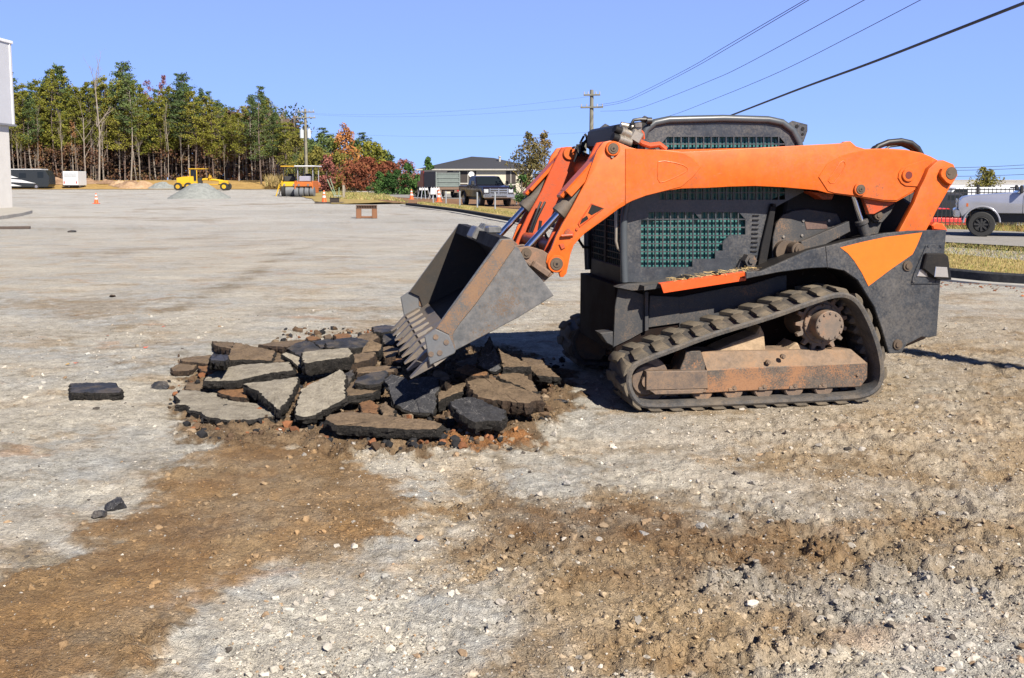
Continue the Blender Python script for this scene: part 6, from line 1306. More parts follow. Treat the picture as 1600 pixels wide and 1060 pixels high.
for s_ in (-1, 1): mb = MB(); mb.bb(s_*1.05-.08, s_*1.05+.08, -1.04, -1, .8, 1.2); mb.build('tail_light', plain('red_lens', (.4, .02, .02), .3), t); wheel(t, s_*.95, .6, .35, .35, .25)
# heaps
def heap(u, D, w, h, mat, label, cat, name, seed=1, dpt=None, z=None, rough=.18):
    x = (u-800)/FPX*D; n = 34; g = np.random.default_rng(seed); r = np.linspace(0, 1, n)[:, None]; a = np.linspace(0, 2*np.pi, 48, endpoint=False)[None]; X = r*np.cos(a)*w; Y = r*np.sin(a)*(dpt or w); prof = np.clip(1-r, 0, 1)**.95*(1-.25*np.exp(-(r*6)**2)); Z = h*(prof*(1+rough*noise2(X/w*3+seed, Y/w*3))+.03*noise2(X*4+seed, Y*4)*(r < .97))-.06*(r > .97)
    V = np.stack([X.ravel(), Y.ravel(), Z.ravel()], 1); i = np.arange(n-1)[:, None]*48; j = np.arange(48)[None]; j2 = (j+1) % 48; F = np.stack([(i+j).ravel(), (i+48+j).ravel(), (i+48+j2).ravel(), (i+j2).ravel()], 1)
    zz = hz(x, D) if z is None else z; return tag(link(name, npmesh(name, V, F, mat, None, True, 4), None, (x, D, zz)), label, cat)
M_BLUE = surf('grey_gravel', [(.14, .15, .145), (.22, .235, .225), (.28, .29, .28)], 25, bump=.03); M_DIRT = surf('heap_dirt', [(.15, .09, .055), (.26, .17, .11), (.34, .25, .17)], 3, bump=.1); M_DIRT2 = surf('heap_tan', [(.26, .16, .09), (.38, .26, .16), (.42, .33, .23)], 3, bump=.1)
heap(313, 86, 2.7, 1.65, M_BLUE, 'blue grey gravel pile in front of the yellow grader', 'gravel pile', 'gravel_pile', 3, 2.4, rough=.08)
for u, D, w, h, m_, lab in ((62, 178, 2.2, .9, M_DIRT, 'small dirt heap by the motorhome'), (92, 179, 3.0, 1.3, M_DIRT, 'brown dirt heap before the white trailer'), (140, 180, 3.0, 1.0, M_DIRT, 'low brown dirt heap right of the white trailer'), (170, 180, 2.0, .8, M_DIRT, 'little dirt heap below the tall leafless tree'), (189, 177, 1.9, 1.1, M_DIRT2, 'pale tan heap left of the larger mixed heap'), (222, 172, 4.2, 1.5, M_DIRT2, 'larger tan heap left of the blue grey rubble'), (205, 175, 3.0, 1.2, M_DIRT, 'brown heap between the two tan heaps'), (256, 171, 2.6, 1.3, M_BLUE, 'blue grey rubble heap left of the grader')): heap(u, D, w, h, m_, lab, 'dirt heap', 'dirt_heap', int(u), 2., rough=.5)
# motor grader
YEL = worn('machine_yellow', (.62, .37, .010), (.3, .2, .1), .15, .45, sc=2, bump=.001); YELD = worn('machine_yellow_worn', (.52, .30, .012), (.25, .16, .08), .3, .5, sc=3, bump=.001); MBLK = plain('machine_black', (.02, .02, .02), .6, 0, .2, 5)
D = 150.; gx = (322-800)/FPX*D; gr = empty('motor_grader', (gx, D, 0)); tag(gr, 'yellow motor grader parked behind the blue grey gravel pile', 'grader'); gr.scale = (.96, .96, .96)
mb = MB(); mb.prism([(-4.2, .9), (-2.1, .9), (-2.1, 2.2), (-3.1, 2.15), (-4.2, 1.95)], -.75, .75, .06); mb.build('engine_hood', YEL, gr)
mb = MB(); mb.bb(-4.35, -2.0, -.8, .8, .6, .92, .04); mb.build('rear_frame', YELD, gr)
mb = MB()
for x_, y_ in ((-2.05, -.7), (-2.05, .7), (-1.0, -.7), (-1.0, .7)): mb.bb(x_-.06, x_+.06, y_-.06, y_+.06, 1.0, 3.3, .01)
mb.bb(-2.1, -.95, -.75, .75, .9, 1.35, .03); mb.bb(-2.1, -1.5, -.74, -.70, 1.3, 2.2); cb = mb.build('cab', YEL, gr)
mb = MB(); mb.bb(-2.25, .35, -.9, .9, 3.3, 3.42, .03); mb.build('roof', YEL, cb); mb = MB(); mb.bb(-1.5, -1.06, -.71, -.69, 1.5, 3.1); mb.bb(-2.0, -1.55, -.71, -.69, 2.3, 3.2); mb.build('window', WIN, cb)
mb = MB(); mb.box((-.75, 0, 1.5), (.7, .7, .9), None, .05); mb.tube([(-.5, -.3, 1.2), (-.3, -.3, 1.9)], .05, 8); mb.build('console', MBLK, gr)
mb = MB(); mb.tube([(-1.2, 0, 1.5), (0, 0, 1.75), (1.6, 0, 1.65), (2.9, 0, 1.45), (3.5, 0, 1.2)], .17, 8); mb.bb(2.3, 3.7, -.45, .45, .95, 1.55, .05); mb.build('front_frame', YEL, gr)
mb = MB(); mb.cyl((.9, -.3, 1.5), (.9, -.3, 2.35), .09, n=12); mb.cyl((.9, .3, 1.5), (.9, .3, 2.35), .09, n=12); mb.bb(.7, 1.1, -.45, .45, 1.9, 2.1, .03); mb.tube([(.5, 0, 1.6), (.8, 0, 2.5)], .06, 8); mb.build('lift_cylinders', YELD, gr)
mb = MB(); mb.prism([(.1, .25), (.35, .1), (.55, .35), (.5, .75), (.35, .85), (.3, .45)], -1.7, 1.7, .02); mb.cyl((.4, 0, .8), (.4, 0, 1.0), .7, n=28); mb.bb(.3, 2.6, -.12, .12, .85, 1.0, .02); mb.build('blade', YELD, gr)
for x_ in (-3.9, -2.3): 
    for s_ in (-1, 1): wheel(gr, x_, s_*.95, .62, .62, .4, YELD, s_)
for s_ in (-1, 1): wheel(gr, 3.3, s_*.95, .62, .62, .4, YEL, s_)
mb = MB(); mb.cyl((3.3, -.9, .62), (3.3, .9, .62), .1, n=10); mb.cyl((-3.9, -.9, .62), (-3.9, .9, .62), .1, n=10); mb.build('axle', YELD, gr)
# road rollers
GRT = plain('smooth_tyre', (.13, .14, .15), .6, 0, .1, 4); RORG = worn('roller_orange', (.48, .13, .02), (.3, .18, .1), .3, .5, sc=3, bump=.001); GREYM = plain('machine_grey', (.30, .30, .36), .5, 0, .1)
def roller(u, D, label, body, roof, front, w=1.9, h=2.95, rz=0., dark=False):
    r = empty('road_roller', ((u-800)/FPX*D, D, 0), rz); tag(r, label, 'roller'); hw = w/2
    if front == 'wheels':
        for k in range(4): mb = MB(); x_ = -hw+.14+k*(w-.28)/3; mb.cyl((x_-.2, -1.6, .48), (x_+.2, -1.6, .48), .48, n=28, bev=.06); mb.build('wheel', GRT, r)
    else:
        mb = MB(); mb.cyl((-hw+.35, -1.5, .55), (hw-.1, -1.5, .55), .55, n=32, bev=.02); mb.build('drum', GRT, r)
        mb = MB(); mb.cyl((-hw-.05, -1.5, .62), (-hw+.3, -1.5, .62), .62, n=28, bev=.06); mb.cyl((-hw-.06, -.2, .62), (-hw+.3, -.2, .62), .62, n=28, bev=.06); mb.build('wheel', TYRE, r)
    mb = MB(); mb.prism([(-hw, .95), (hw, .95), (hw, 1.15), (hw-.2, 1.42), (-hw+.2, 1.42), (-hw, 1.15)], -2.0, 1.3, .06); mb.build('body', body, r)
    mb = MB(); mb.bb(-hw-.02, -hw+.10, -2.0, .2, .35, 1.5, .04); mb.bb(hw-.10, hw+.02, -2.0, .2, .35, 1.5, .04); mb.build('fender', body, r)
    for s_ in (-1, 1): mb = MB(); mb.cyl((s_*.45, -2.06, 1.12), (s_*.45, -1.98, 1.12), .11, n=16); mb.build('headlight', COUPL, r)
    mb = MB(); mb.bb(-.5, .5, -1.7, -1.0, 1.45, 1.95, .05); mb.build('console', GREYM if not dark else MBLK, r); mb = MB(); mb.bb(-.3, .3, -.6, -.1, 1.3, 1.75, .06); mb.bb(-.3, .3, -.15, 0, 1.7, 2.2, .04); mb.build('seat', MBLK, r)
    for x_ in (-hw+.15, hw-.15):
        for y_ in (-1.3, .9): mb = MB(); mb.cyl((x_, y_, 1.4), (x_, y_, h-.1), .04, n=8); mb.build('canopy_post', MBLK if dark else GREYM, r)
    mb = MB(); mb.bb(-hw-.1, hw+.1, -1.7, 1.3, h-.12, h, .04); mb.build('canopy', roof, r); return r
roller(456.5, 97.5, 'black and yellow road roller with a yellow canopy, left of the orange one', YEL, YELD, 'drum', 1.45, 2.95, .12, True)
roller(484, 96, 'orange road roller with grey wheels and a white canopy, facing the camera', RORG, RW, 'wheels', 1.75, 2.95, -.05)
p = AT(433, 298.5, 97); p2 = AT(443, 274, 97.5); mb = MB()
for o_ in (-.13, .13): mb.tube([(p[0]+o_, 97, .0), (p2[0]+o_, 97.5, p2[2])], .05, 6)
for k in range(6): t_ = (k+.5)/6; q = (p[0]+(p2[0]-p[0])*t_, 97+.5*t_, p2[2]*t_); mb.tube([(q[0]-.13, q[1], q[2]), (q[0]+.13, q[1], q[2])], .03, 6)
tag(mb.build('ladder', YEL), 'yellow ladder leaning against the left road roller', 'ladder')
# ladder part touches itself: one object. cones
CONEO = plain('cone_orange', (.75, .12, .02), .55, 0, .08); CONEW = plain('cone_white', (.55, .55, .55), .5, 0, .05)
def cone(u, v, h, label, first=[None]):
    P = G(u, v)
    if first[0] is None:
        r = empty('traffic_cone'); mb = MB(); mb.lathe([(.14, .03), (.125, .12), (.105, .28)], n=20); mb.lathe([(.085, .40), (.070, .50)], n=20); mb.lathe([(.05, .60), (.03, .70), (0.001, .705)], n=20); mb.bb(-.19, .19, -.19, .19, 0, .035, .01); mb.build('cone_body', CONEO, r)
        mb = MB(); mb.lathe([(.105, .28), (.085, .40)], n=20); mb.lathe([(.070, .50), (.05, .60)], n=20); mb.build('white_band', CONEW, r); first[0] = r; o = r
    else: o = copy_tree(first[0])
    o.location = (P[0], P[1], .03 if u > 300 else 0); o.scale = (h/.7,)*3; return tag(o, label, 'traffic cone')
cone(150.5, 318.5, .72, 'lone orange traffic cone on the left of the lot'); cone(506.5, 317.5, .86, 'orange cone with a white top beside a dark box, right of the rollers'); cone(643, 312.5, .82, 'leftmost of the two cones by the dump truck'); cone(685.8, 317, .90, 'orange cone just in front of the dump truck')
mb = MB(); P = G(514, 318); mb.bb(P[0]-.9, P[0]+.95, P[1]-.5, P[1]+.5, .0, .09, .02); tag(mb.build('base_plate', plain('dark_plate', (.05, .04, .035), .8)), 'dark flat plate lying under the cone and dark box', 'plate')
mb = MB(); mb.bb(P[0]+.1, P[0]+.68, P[1]-.2, P[1]+.2, .09, .36, .02); mb.bb(P[0]+.06, P[0]+.72, P[1]-.24, P[1]+.24, .33, .38, .01); tag(mb.build('dark_box', DARKW), 'low black box with a lid beside the cone near the rollers', 'box')
# brown frame (sawhorse like crate)
P = G(573, 341.5); bo = empty('barrier_frame', (P[0], P[1], 0), .12); tag(bo, 'small orange brown frame with an open middle standing on the lot', 'frame'); RB_ = worn('barrier_brown', (.20, .085, .035), (.15, .08, .04), .4, .7, sc=6, bump=.002)
for s_ in (-1, 1): mb = MB(); mb.prism([(s_*.44, 0), (s_*.44-s_*.22, 0), (s_*.42-s_*.20, .40), (s_*.43, .40)], -.16, .16, .015); mb.build('leg', RB_, bo)
mb = MB(); mb.bb(-.22, .22, -.12, .12, .02, .09, .01); mb.build('lower_rail', RB_, bo)
mb = MB(); mb.bb(-.44, .44, -.17, .17, .40, .44, .01); mb.bb(-.44, .44, -.17, .17, .52, .56, .01)
for k in range(9): mb.bb(-.42+k*.105-.015, -.42+k*.105+.015, -.16, -.12, .43, .53)
mb.bb(-.40, .40, -.05, .05, .43, .53); mb.build('top_rail', plain('dark_brown_rail', (.10, .055, .035), .8), bo)
# stakes, barricades, small sign
STK = plain('galvanised', (.34, .37, .40), .5, .3, .1); GRN = plain('green_post', (.16, .23, .15), .7, 0, .15)
for k, (u, v0, v1, lab) in enumerate(((697, 322, 300, 'metal stake left of the others by the kerb, near the dump truck'), (718.5, 325, 300, 'second metal stake along the kerb, right of the dump truck'), (745.8, 327.5, 302, 'thicker stake in front of the black pickup door'), (773.5, 330, 302, 'stake in front of the black pickup grille'), (807, 321, 303, 'stake at the right front corner of the black pickup'))):
    P = G(u, v0); h = CAMH+(HORIZ-v1)*P[1]/FPX; mb = MB(); mb.bb(-.04, .04, -.02, .02, 0, h, .005); mb.bb(-.012, .012, -.045, -.02, 0, h*.97, .002); o = mb.build('stake', STK, None, (P[0], P[1], .05)); tag(o, lab, 'stake', 'stakes along the kerb')
P = G(677, 321); s_ = empty('meter_post', (P[0], P[1], .05)); tag(s_, 'small white box on a thin post in front of the dump truck', 'utility box'); mb = MB(); mb.bb(-.03, .03, -.03, .03, 0, .9, .005); mb.build('post', STK, s_); mb = MB(); mb.bb(-.17, .17, -.08, .06, .62, 1.02, .02); mb.build('box', CONEW, s_)
for u, lab in ((662, 'grey folding barricade left of the small white box'), (680, 'white folding barricade right behind the small white box')):
    P = G(u, 313); r = empty('barricade', (P[0], P[1], .08)); tag(r, lab, 'barricade')
    for s_ in (-1, 1):
        mb = MB(); mb.tube([(s_*.18, -.3, 0), (s_*.08, 0, .95)], .035, 6); mb.build('leg', STK if u < 670 else CONEW, r); mb = MB(); mb.tube([(s_*.55, .3, 0), (s_*.28, 0, .95)], .035, 6); mb.build('leg', STK if u < 670 else CONEW, r)
    mb = MB(); mb.bb(-.35, .35, -.03, .03, .7, .88, .01); mb.build('board', CONEW, r)
D = 88; x_ = (521-800)/FPX*D; r = empty('survey_stand', (x_, D, .04)); tag(r, 'leaning green posts with a small plate on the grass right of the rollers', 'stand')
for a, b_, hh in ((.2, -.5, 1.6), (.32, -.25, 1.7), (.5, .55, .9)): mb = MB(); mb.tube([(a, 0, 0), (b_, .1, hh)], .045, 6); mb.build('leg', GRN, r)
mb = MB(); mb.bb(.1, .75, -.1, .2, .05, .18, .02); mb.build('plate', STK, r)
r = empty('marker_post', ((538-800)/FPX*85, 85, .04)); tag(r, 'grey post with a brown cap on the grass behind the barrier frame', 'post'); mb = MB(); mb.bb(-.09, .09, -.09, .09, 0, 1.15, .01); mb.build('post', plain('old_wood', (.28, .25, .20), .9), r); mb = MB(); mb.bb(-.14, .14, -.12, .12, 1.12, 1.32, .02); mb.tube([(-.02, 0, 1.3), (-.06, 0, 1.7)], .03, 6); mb.build('cap', RB_, r)
# white house
CREAM = plain('cream_wall', (.52, .48, .37), .85, 0, .06, 2); ROOF = plain('shingle_roof', (.035, .036, .042), .85, 0, .15, 12); TRIM = plain('white_trim', (.40, .38, .33), .7); D = 112.
hx0, hx1 = (658-800)/FPX*D, (832-800)/FPX*D; ho = empty('house', ((hx0+hx1)/2, D, 0)); tag(ho, 'cream single storey house with a low dark hipped roof and open porches', 'house'); hw = (hx1-hx0)/2
mb = MB(); mb.bb(-hw, hw, 0, 11, 0, 2.78); mb.build('wall', CREAM, ho)
ez, az = 2.80, 4.32; mb = MB(); o_ = .45; V = [(-hw-o_, -o_, ez), (hw+o_+1, -o_, ez-.02), (hw+o_+1, 11+o_, ez), (-hw-o_, 11+o_, ez), (-.75, 5.0, az), (1.8, 5.4, az-.15)]
mb._add(V, [(0, 1, 5, 4), (1, 2, 5), (2, 3, 4, 5), (3, 0, 4), (3, 2, 1, 0)]); rf = mb.build('roof', ROOF, ho)
mb = MB(); mb.bb(-hw-o_, hw+o_+1, -o_-.04, -o_+.02, ez-.13, ez+.02); mb.bb(-hw-o_-.04, -hw-o_+.02, -o_, 11+o_, ez-.13, ez+.03); mb.build('fascia', TRIM, ho)
for k, x_ in enumerate((2.55, 5.9)): mb = MB(); mb.cyl((x_, 3.5, 3.3), (x_, 3.5, 4.2-.35*k), .12, n=12); mb.cyl((x_, 3.5, 4.2-.35*k), (x_, 3.5, 4.3-.35*k), .18, n=12); mb.build('vent_pipe', TRIM, rf)
for x0, x1, z0, z1 in ((-4.6, -2.95, 1.1, 2.6), (-2.2, -.35, .5, 2.6), (-6.1, -5.2, 1.2, 2.3), (3.0, 4.1, .3, 2.6), (5.0, 5.6, .8, 2.3), (6.2, 6.8, .8, 2.3)):
    x0 += .3; x1 += .3; mb = MB(); mb.bb(x0, x1, -.02, .05, z0, z1); w_ = mb.build('window', DARKW, ho); mb = MB(); mb.bb((x0+x1)/2-.04, (x0+x1)/2+.04, -.06, -.02, z0, z1); mb.bb(x0, x1, -.055, -.02, z0+(z1-z0)*.30, z0+(z1-z0)*.36); mb.build('frame', TRIM, w_)
r = empty('satellite_dish', ((737-800)/FPX*(D-3), D-3, 0)); tag(r, 'white satellite dish on a bracket before the house wall', 'satellite dish'); mb = MB(); mb.tube([(0, .1, 0), (0, .1, 2.1)], .04, 8); mb.build('mast', STK, r); mb = MB(); mb.lathe([(0.001, .0), (.15, .01), (.30, .05), (.32, .06)], (0, 0, 2.2), 24, 0, Matrix.Rotation(1.3, 3, 'X')); mb.lathe([(.32, .06), (.30, .035), (.15, -.005), (0.001, -.01)], (0, 0, 2.2), 24, 0, Matrix.Rotation(1.3, 3, 'X')); mb.build('dish', CONEW, r)
# dump truck seen from behind
D = 84.; dt = empty('dump_truck', ((700-800)/FPX*D, D, .07), R(17)); tag(dt, 'red cabbed dump truck with grey green tipper box seen from behind', 'dump truck'); TG = plain('tipper_grey', (.12, .15, .14), .6, .1, .15); TGD = plain('tipper_shaded', (.045, .045, .045), .6, 0, .2); TRED = plain('truck_red', (.30, .04, .025), .4, 0, .1)
mb = MB(); hw = 1.05
mb.bb(-hw, hw, 0, .06, .95, 2.15, .01); mb.bb(-hw, -hw+.06, 0, 4.6, .95, 2.25, .01); mb.bb(hw-.06, hw, 0, 4.6, .95, 2.25, .01); mb.bb(-hw, hw, 4.55, 4.62, .95, 2.4, .01); mb.bb(-hw, hw, 0, 4.6, .90, .98, .01); bx_ = mb.build('tipper_box', TGD, dt)  # box darker than the tailgate: shade on its side put into the colour
mb = MB(); mb.bb(-hw+.1, hw-.1, -.05, 0, 1.0, 2.1, .01); tg_ = mb.build('tailgate', TG, bx_); mb = MB()
for z_ in (1.0, 1.38, 1.72, 2.08): mb.bb(-hw, hw, -.10, -.04, z_-.04, z_+.04, .01)
for x_ in (-hw+.04, hw-.04): mb.bb(x_-.05, x_+.05, -.11, -.03, .9, 2.2, .01)
mb.build('rib', plain('rib_grey', (.15, .18, .17), .6), bx_)
mb = MB(); mb.bb(-.45, .45, 0, 7.2, .55, .9, .02); mb.bb(-hw, hw, -.15, .1, .70, .92, .02); mb.bb(-hw-.1, -hw+.5, -.1, -.06, .45, .7); mb.bb(hw-.5, hw+.0, -.1, -.06, .45, .7); mb.build('chassis', plain('rust_brown_rail', (.14, .09, .06), .7), dt)
for y_ in (.9, 2.2, 6.6):
    for s_ in (-1, 1):
        mb = MB(); mb.cyl((s_*(hw-.02)-.17, y_, .46), (s_*(hw-.02)+.17, y_, .46), .46, n=24, bev=.05); w_ = mb.build('wheel', TYRE, dt); mb = MB(); mb.cyl((s_*(hw+.10), y_, .46), (s_*(hw+.17), y_, .46), .22, n=16); mb.build('rim', RIMM, w_)
mb = MB(); mb.prism([(4.9, .6), (7.6, .6), (7.6, 1.35), (6.5, 1.5), (6.2, 2.3), (4.9, 2.35)], -hw, hw, .05, axis='x'); mb.build('cab', TRED, dt)
for s_ in (-1, 1): mb = MB(); mb.box((s_*(hw-.2), -.12, .62), (.16, .04, .10)); mb.build('tail_light', plain('red_lens', (.4, .02, .02), .3), dt)
# the red bonnet edge that shows left of the box
# pickups
def pickup(name, paint, label, loc, rz, lift=0., wr=.42, dark=False, sc=1., wf=1.95):
    r = empty(name, loc, rz); r.scale = (sc,)*3; tag(r, label, 'pickup truck'); W2 = 1.0; L0, L1 = -2.95, 2.9; z0 = .55+lift; hd = 1.25+lift; bd = 1.28+lift; rf_ = 1.92+lift; wb_ = -1.75
    def arch(cx): return [(cx+(wr+.14)*math.cos(t), wr+lift*.4+(wr+.14)*math.sin(t)) for t in np.linspace(math.pi, 0, 11)]
    low = [(L0+.05, z0)]+[p for p in arch(wb_) if p[1] > z0-.02]+[p for p in arch(wf) if p[1] > z0-.02]+[(L1-.12, z0)]
    up = [(L1, z0+.25), (L1, hd-.20), (L1-.12, hd-.06), (L1-.35, hd), (1.15, hd+.10), (1.05, hd+.10), (-.95, bd+.06), (-.98, bd), (L0, bd), (L0, z0+.2)]
    mb = MB(); mb.prism(low+up, -W2, W2, .045, seg=2); body = mb.build('body', paint, r)
    mb = MB(); mb._add([(1.20, -W2+.05, hd+.07), (.45, -W2+.20, rf_-.03), (-.62, -W2+.20, rf_), (-.95, -W2+.07, bd+.04), (1.20, W2-.05, hd+.07), (.45, W2-.20, rf_-.03), (-.62, W2-.20, rf_), (-.95, W2-.07, bd+.04)], [(0, 1, 2, 3), (7, 6, 5, 4), (0, 4, 5, 1), (1, 5, 6, 2), (2, 6, 7, 3)]); bmesh.ops.bevel(mb.b, geom=list(mb.b.edges), offset=.035, segments=2, affect='EDGES'); cb = mb.build('cabin', paint, r)
    def sidewin(s_):
        for P in (((1.02, hd+.13), (.46, rf_-.10), (.05, rf_-.09), (.05, hd+.13)), ((-.03, hd+.13), (-.03, rf_-.09), (-.55, rf_-.09), (-.80, hd+.16))):
            mb = MB(); f_ = lambda z: (W2-.055-(z-hd-.07)/(rf_-hd-.1)*.15); V = [(x_, s_*(f_(z_)+.004), z_) for x_, z_ in P]; mb._add(V+[(x_, y_-s_*.02, z_) for x_, y_, z_ in V], [(0, 1, 2, 3), (7, 6, 5, 4), (0, 4, 5, 1), (1, 5, 6, 2), (2, 6, 7, 3), (3, 7, 4, 0)]); mb.build('window', WIN, cb)
    sidewin(1); sidewin(-1)
    mb = MB(); dx_, dz_ = .75/1.0, 1; V = []
    for t_, w_ in ((.06, .10), (.90, .24)):
        x_ = 1.20+(.45-1.20)*t_; z_ = hd+.07+(rf_-.10-hd)*t_; V += [(x_+.012, -W2+w_, z_+.012), (x_+.012, W2-w_, z_+.012)]
    mb._add([V[0], V[1], V[3], V[2]]+[(a-.02, b_, c_-.02) for a, b_, c_ in (V[0], V[1], V[3], V[2])], [(0, 1, 2, 3), (7, 6, 5, 4), (0, 4, 5, 1), (1, 5, 6, 2), (2, 6, 7, 3), (3, 7, 4, 0)]); mb.build('windscreen', WIN, cb)
    CH = MATS.get('chrome_trim') or plain('chrome_trim', (.55, .56, .58), .18, .9, .05)
    mb = MB(); mb.bb(L1-.02, L1+.035, -.55, .55, hd-.52, hd-.12, .02, 0); gl = mb.build('grille', MBLK, r); mb = MB()
    for z_ in (hd-.46, hd-.32, hd-.18): mb.bb(L1+.02, L1+.06, -.56, .56, z_-.035, z_+.035, .008)
    for y_ in (-.57, 0, .57): mb.bb(L1+.018, L1+.055, y_-.04, y_+.04, hd-.53, hd-.11, .008)
    mb.build('grille_bar', CH, gl)
    mb = MB(); mb.bb(L1-.10, L1+.14, -W2+.02, W2-.02, z0-.02, z0+.26, .05); bp_ = mb.build('bumper', CH, r); mb = MB(); mb.bb(L1+.05, L1+.145, -.5, .5, z0+.04, z0+.14, .01); mb.build('air_intake', MBLK, bp_)
    for s_ in (-1, 1):
        mb = MB(); mb.bb(L1-.28, L1+.015, s_*.80-.16, s_*.80+.16, hd-.40, hd-.16, .03); mb.build('headlight', plain('lamp_clear', (.62, .66, .70), .1, .4, .05), r)
        mb = MB(); mb.box((1.05, s_*(W2+.14), hd+.22), (.10, .20, .26), None, .03); mb.bb(1.0, 1.08, min(s_*(W2-.05), s_*(W2+.1)), max(s_*(W2-.05), s_*(W2+.1)), hd+.12, hd+.17); mb.build('mirror', MBLK, r)
        for x_ in (-.02, -.88+.0, .98): mb = MB(); mb.bb(x_-.006, x_+.006, s_*W2-.004, s_*W2+.004, z0+.12, hd+.02); mb.build('door_seam', MBLK, body)
        for x_ in (.15, -.72): mb = MB(); mb.bb(x_-.10, x_+.10, s_*(W2+.0)-.03, s_*(W2+.0)+.03, hd-.10, hd-.05, .01); mb.build('door_handle', MBLK if dark else paint, body)
        for x_ in (wf, wb_): wheel(r, x_, s_*(W2-.15), wr, wr, .28, MBLK if lift else RIMM, s_, spokes=8 if lift else 6, rr=.62)
        mb = MB(); mb.bb(L1-.30, L1-.24, s_*W2-.006, s_*W2+.006, hd-.36, hd-.25); mb.build('side_marker', plain('amber_lens', (.5, .12, .02), .3), body)
        for x_ in (wf, wb_):
            mb = MB(); A = [(x_+(wr+.13)*math.cos(t), s_*(W2+.002), wr+lift*.4+(wr+.13)*math.sin(t)) for t in np.linspace(math.pi*.98, .02, 14)]; mb.tube(A, .03, 6); mb.build('arch_trim', MBLK if not lift else paint, body)
    mb = MB(); mb.bb(-2.7, 2.5, -.78, .78, .40+lift*.8, z0+.02+.2, .02); mb.build('underbody', MBLK, r)
    for s_ in (-1, 1): mb = MB(); mb.bb(L0-.03, L0+.05, s_*.93-.06, s_*.93+.06, bd-.55, bd-.15, .01); mb.build('tail_light', plain('red_lens', (.4, .02, .02), .3), r)
    mb = MB(); mb.bb(L0-.12, L0+.02, -.95, .95, z0-.02, z0+.2, .03); mb.build('rear_bumper', CH, r)
    return r
PBLK = plain('paint_dark', (.018, .014, .024), .22, .2, .1); PSIL = plain('paint_silver', (.40, .41, .46), .28, .45, .05, 2)
P = G(766, 325); pickup('pickup_truck', PBLK, 'black pickup with chrome grille facing the camera beyond the kerb', (P[0]-.35, P[1]+2.6, .06), R(-72), sc=.93, dark=True)
P = G(1537, 377); pt = pickup('pickup_truck', PSIL, 'silver grey raised pickup at the right edge, seen from its side', (P[0]+1.86, P[1]+.10, .10), R(157), lift=.12, wr=.42, sc=.80, wf=2.18)
# fence and what stands behind it
FB = plain('fence_black', (.012, .012, .014), .5); fy = 33.; fz = hz(15, fy)
def fence_bay(x0, x1, y0, y1, root):
    n = int(math.hypot(x1-x0, y1-y0)/.125); mb = MB()
    for k in range(n): t = (k+.5)/n; x, y = x0+(x1-x0)*t, y0+(y1-y0)*t; mb.bb(x-.010, x+.010, y-.010, y+.010, .05, 1.30)
    for z_ in (.15, 1.15, 1.26): mb.box(((x0+x1)/2, (y0+y1)/2, z_), (math.hypot(x1-x0, y1-y0), .03, .035), Matrix.Rotation(math.atan2(y1-y0, x1-x0), 3, 'Z'))
    mb.build('fence_panel', FB, root)
fr = empty('picket_fence', (0, 0, .04)); tag(fr, 'black metal picket fence behind the silver pickup', 'fence'); FP = [(10.5+2.45*k, 33.6-.35*k) for k in range(11)]
for i in range(len(FP)-1): fence_bay(*(FP[i][0], FP[i+1][0], FP[i][1], FP[i+1][1]), fr)
for x, y in FP: mb = MB(); mb.bb(x-.035, x+.035, y-.035, y+.035, 0, 1.38, .005); mb.bb(x-.045, x+.045, y-.045, y+.045, 1.38, 1.42, .005); mb.build('post', FB, fr)
PRED = plain('paint_red', (.50, .03, .02), .3, 0, .08); PDRK = plain('paint_black', (.02, .02, .024), .25, 0, .1); PWHT = plain('paint_white', (.60, .62, .64), .35, 0, .04)
def car(u, D, paint, label, L=4.4, Hh=1.45, rz=0., van=False, cat='car'):
    x = (u-800)/FPX*D; r = empty('parked_van' if van else 'parked_car', (x, D, hz(x, D)), rz); tag(r, label, cat); h = L/2; W2 = .9 if not van else 1.0
    if van: P = [(-h, .4), (h, .4), (h, 1.05), (h-.5, 1.2), (h-1.1, Hh-.05), (h-1.5, Hh), (-h+.1, Hh), (-h, Hh-.2)]
    else: P = [(-h, .45), (-h+.1, .30), (h-.1, .30), (h, .5), (h-.1, .75), (h-1.1, .92), (-h+.5, .98), (-h, .92)]
    mb = MB(); mb.prism(P, -W2, W2, .06, seg=2); b_ = mb.build('body', paint, r)
    if van:
        mb = MB(); mb.prism([(h-.62, 1.25), (h-1.12, Hh-.15), (h-1.9, Hh-.15), (h-1.9, 1.25)], -W2-.006, W2+.006); mb.build('window', WIN, b_)
    else:
        mb = MB(); mb.prism([(h-1.2, .92), (h-1.9, Hh), (-h+1.0, Hh), (-h+.4, .96)], -W2+.10, W2-.10, .06); mb.build('cabin', WIN, r); mb = MB(); mb.prism([(h-1.85, Hh-.03), (-h+1.05, Hh-.03), (-h+1.1, Hh+.02), (h-1.95, Hh+.02)], -W2+.12, W2-.12, .01); mb.build('roof', paint, r)
    for x_ in (-h+.85, h-.85):
        for s_ in (-1, 1): wheel(r, x_, s_*(W2-.1), .33, .33, .2, RIMM, s_)
    for s_ in (-1, 1): mb = MB(); mb.bb(h-.12, h+.01, s_*.65-.14, s_*.65+.14, .62, .75, .02); mb.build('headlight', plain('lamp_clear', (.62, .66, .70), .1, .4, .05), r)
    return r
car(1462, 41, PRED, 'red car parked behind the black fence next to the boom', 4.2, 1.3); car(1513, 44, PDRK, 'black car behind the fence, between the red car and the silver pickup', 3.4, 1.45, R(180))
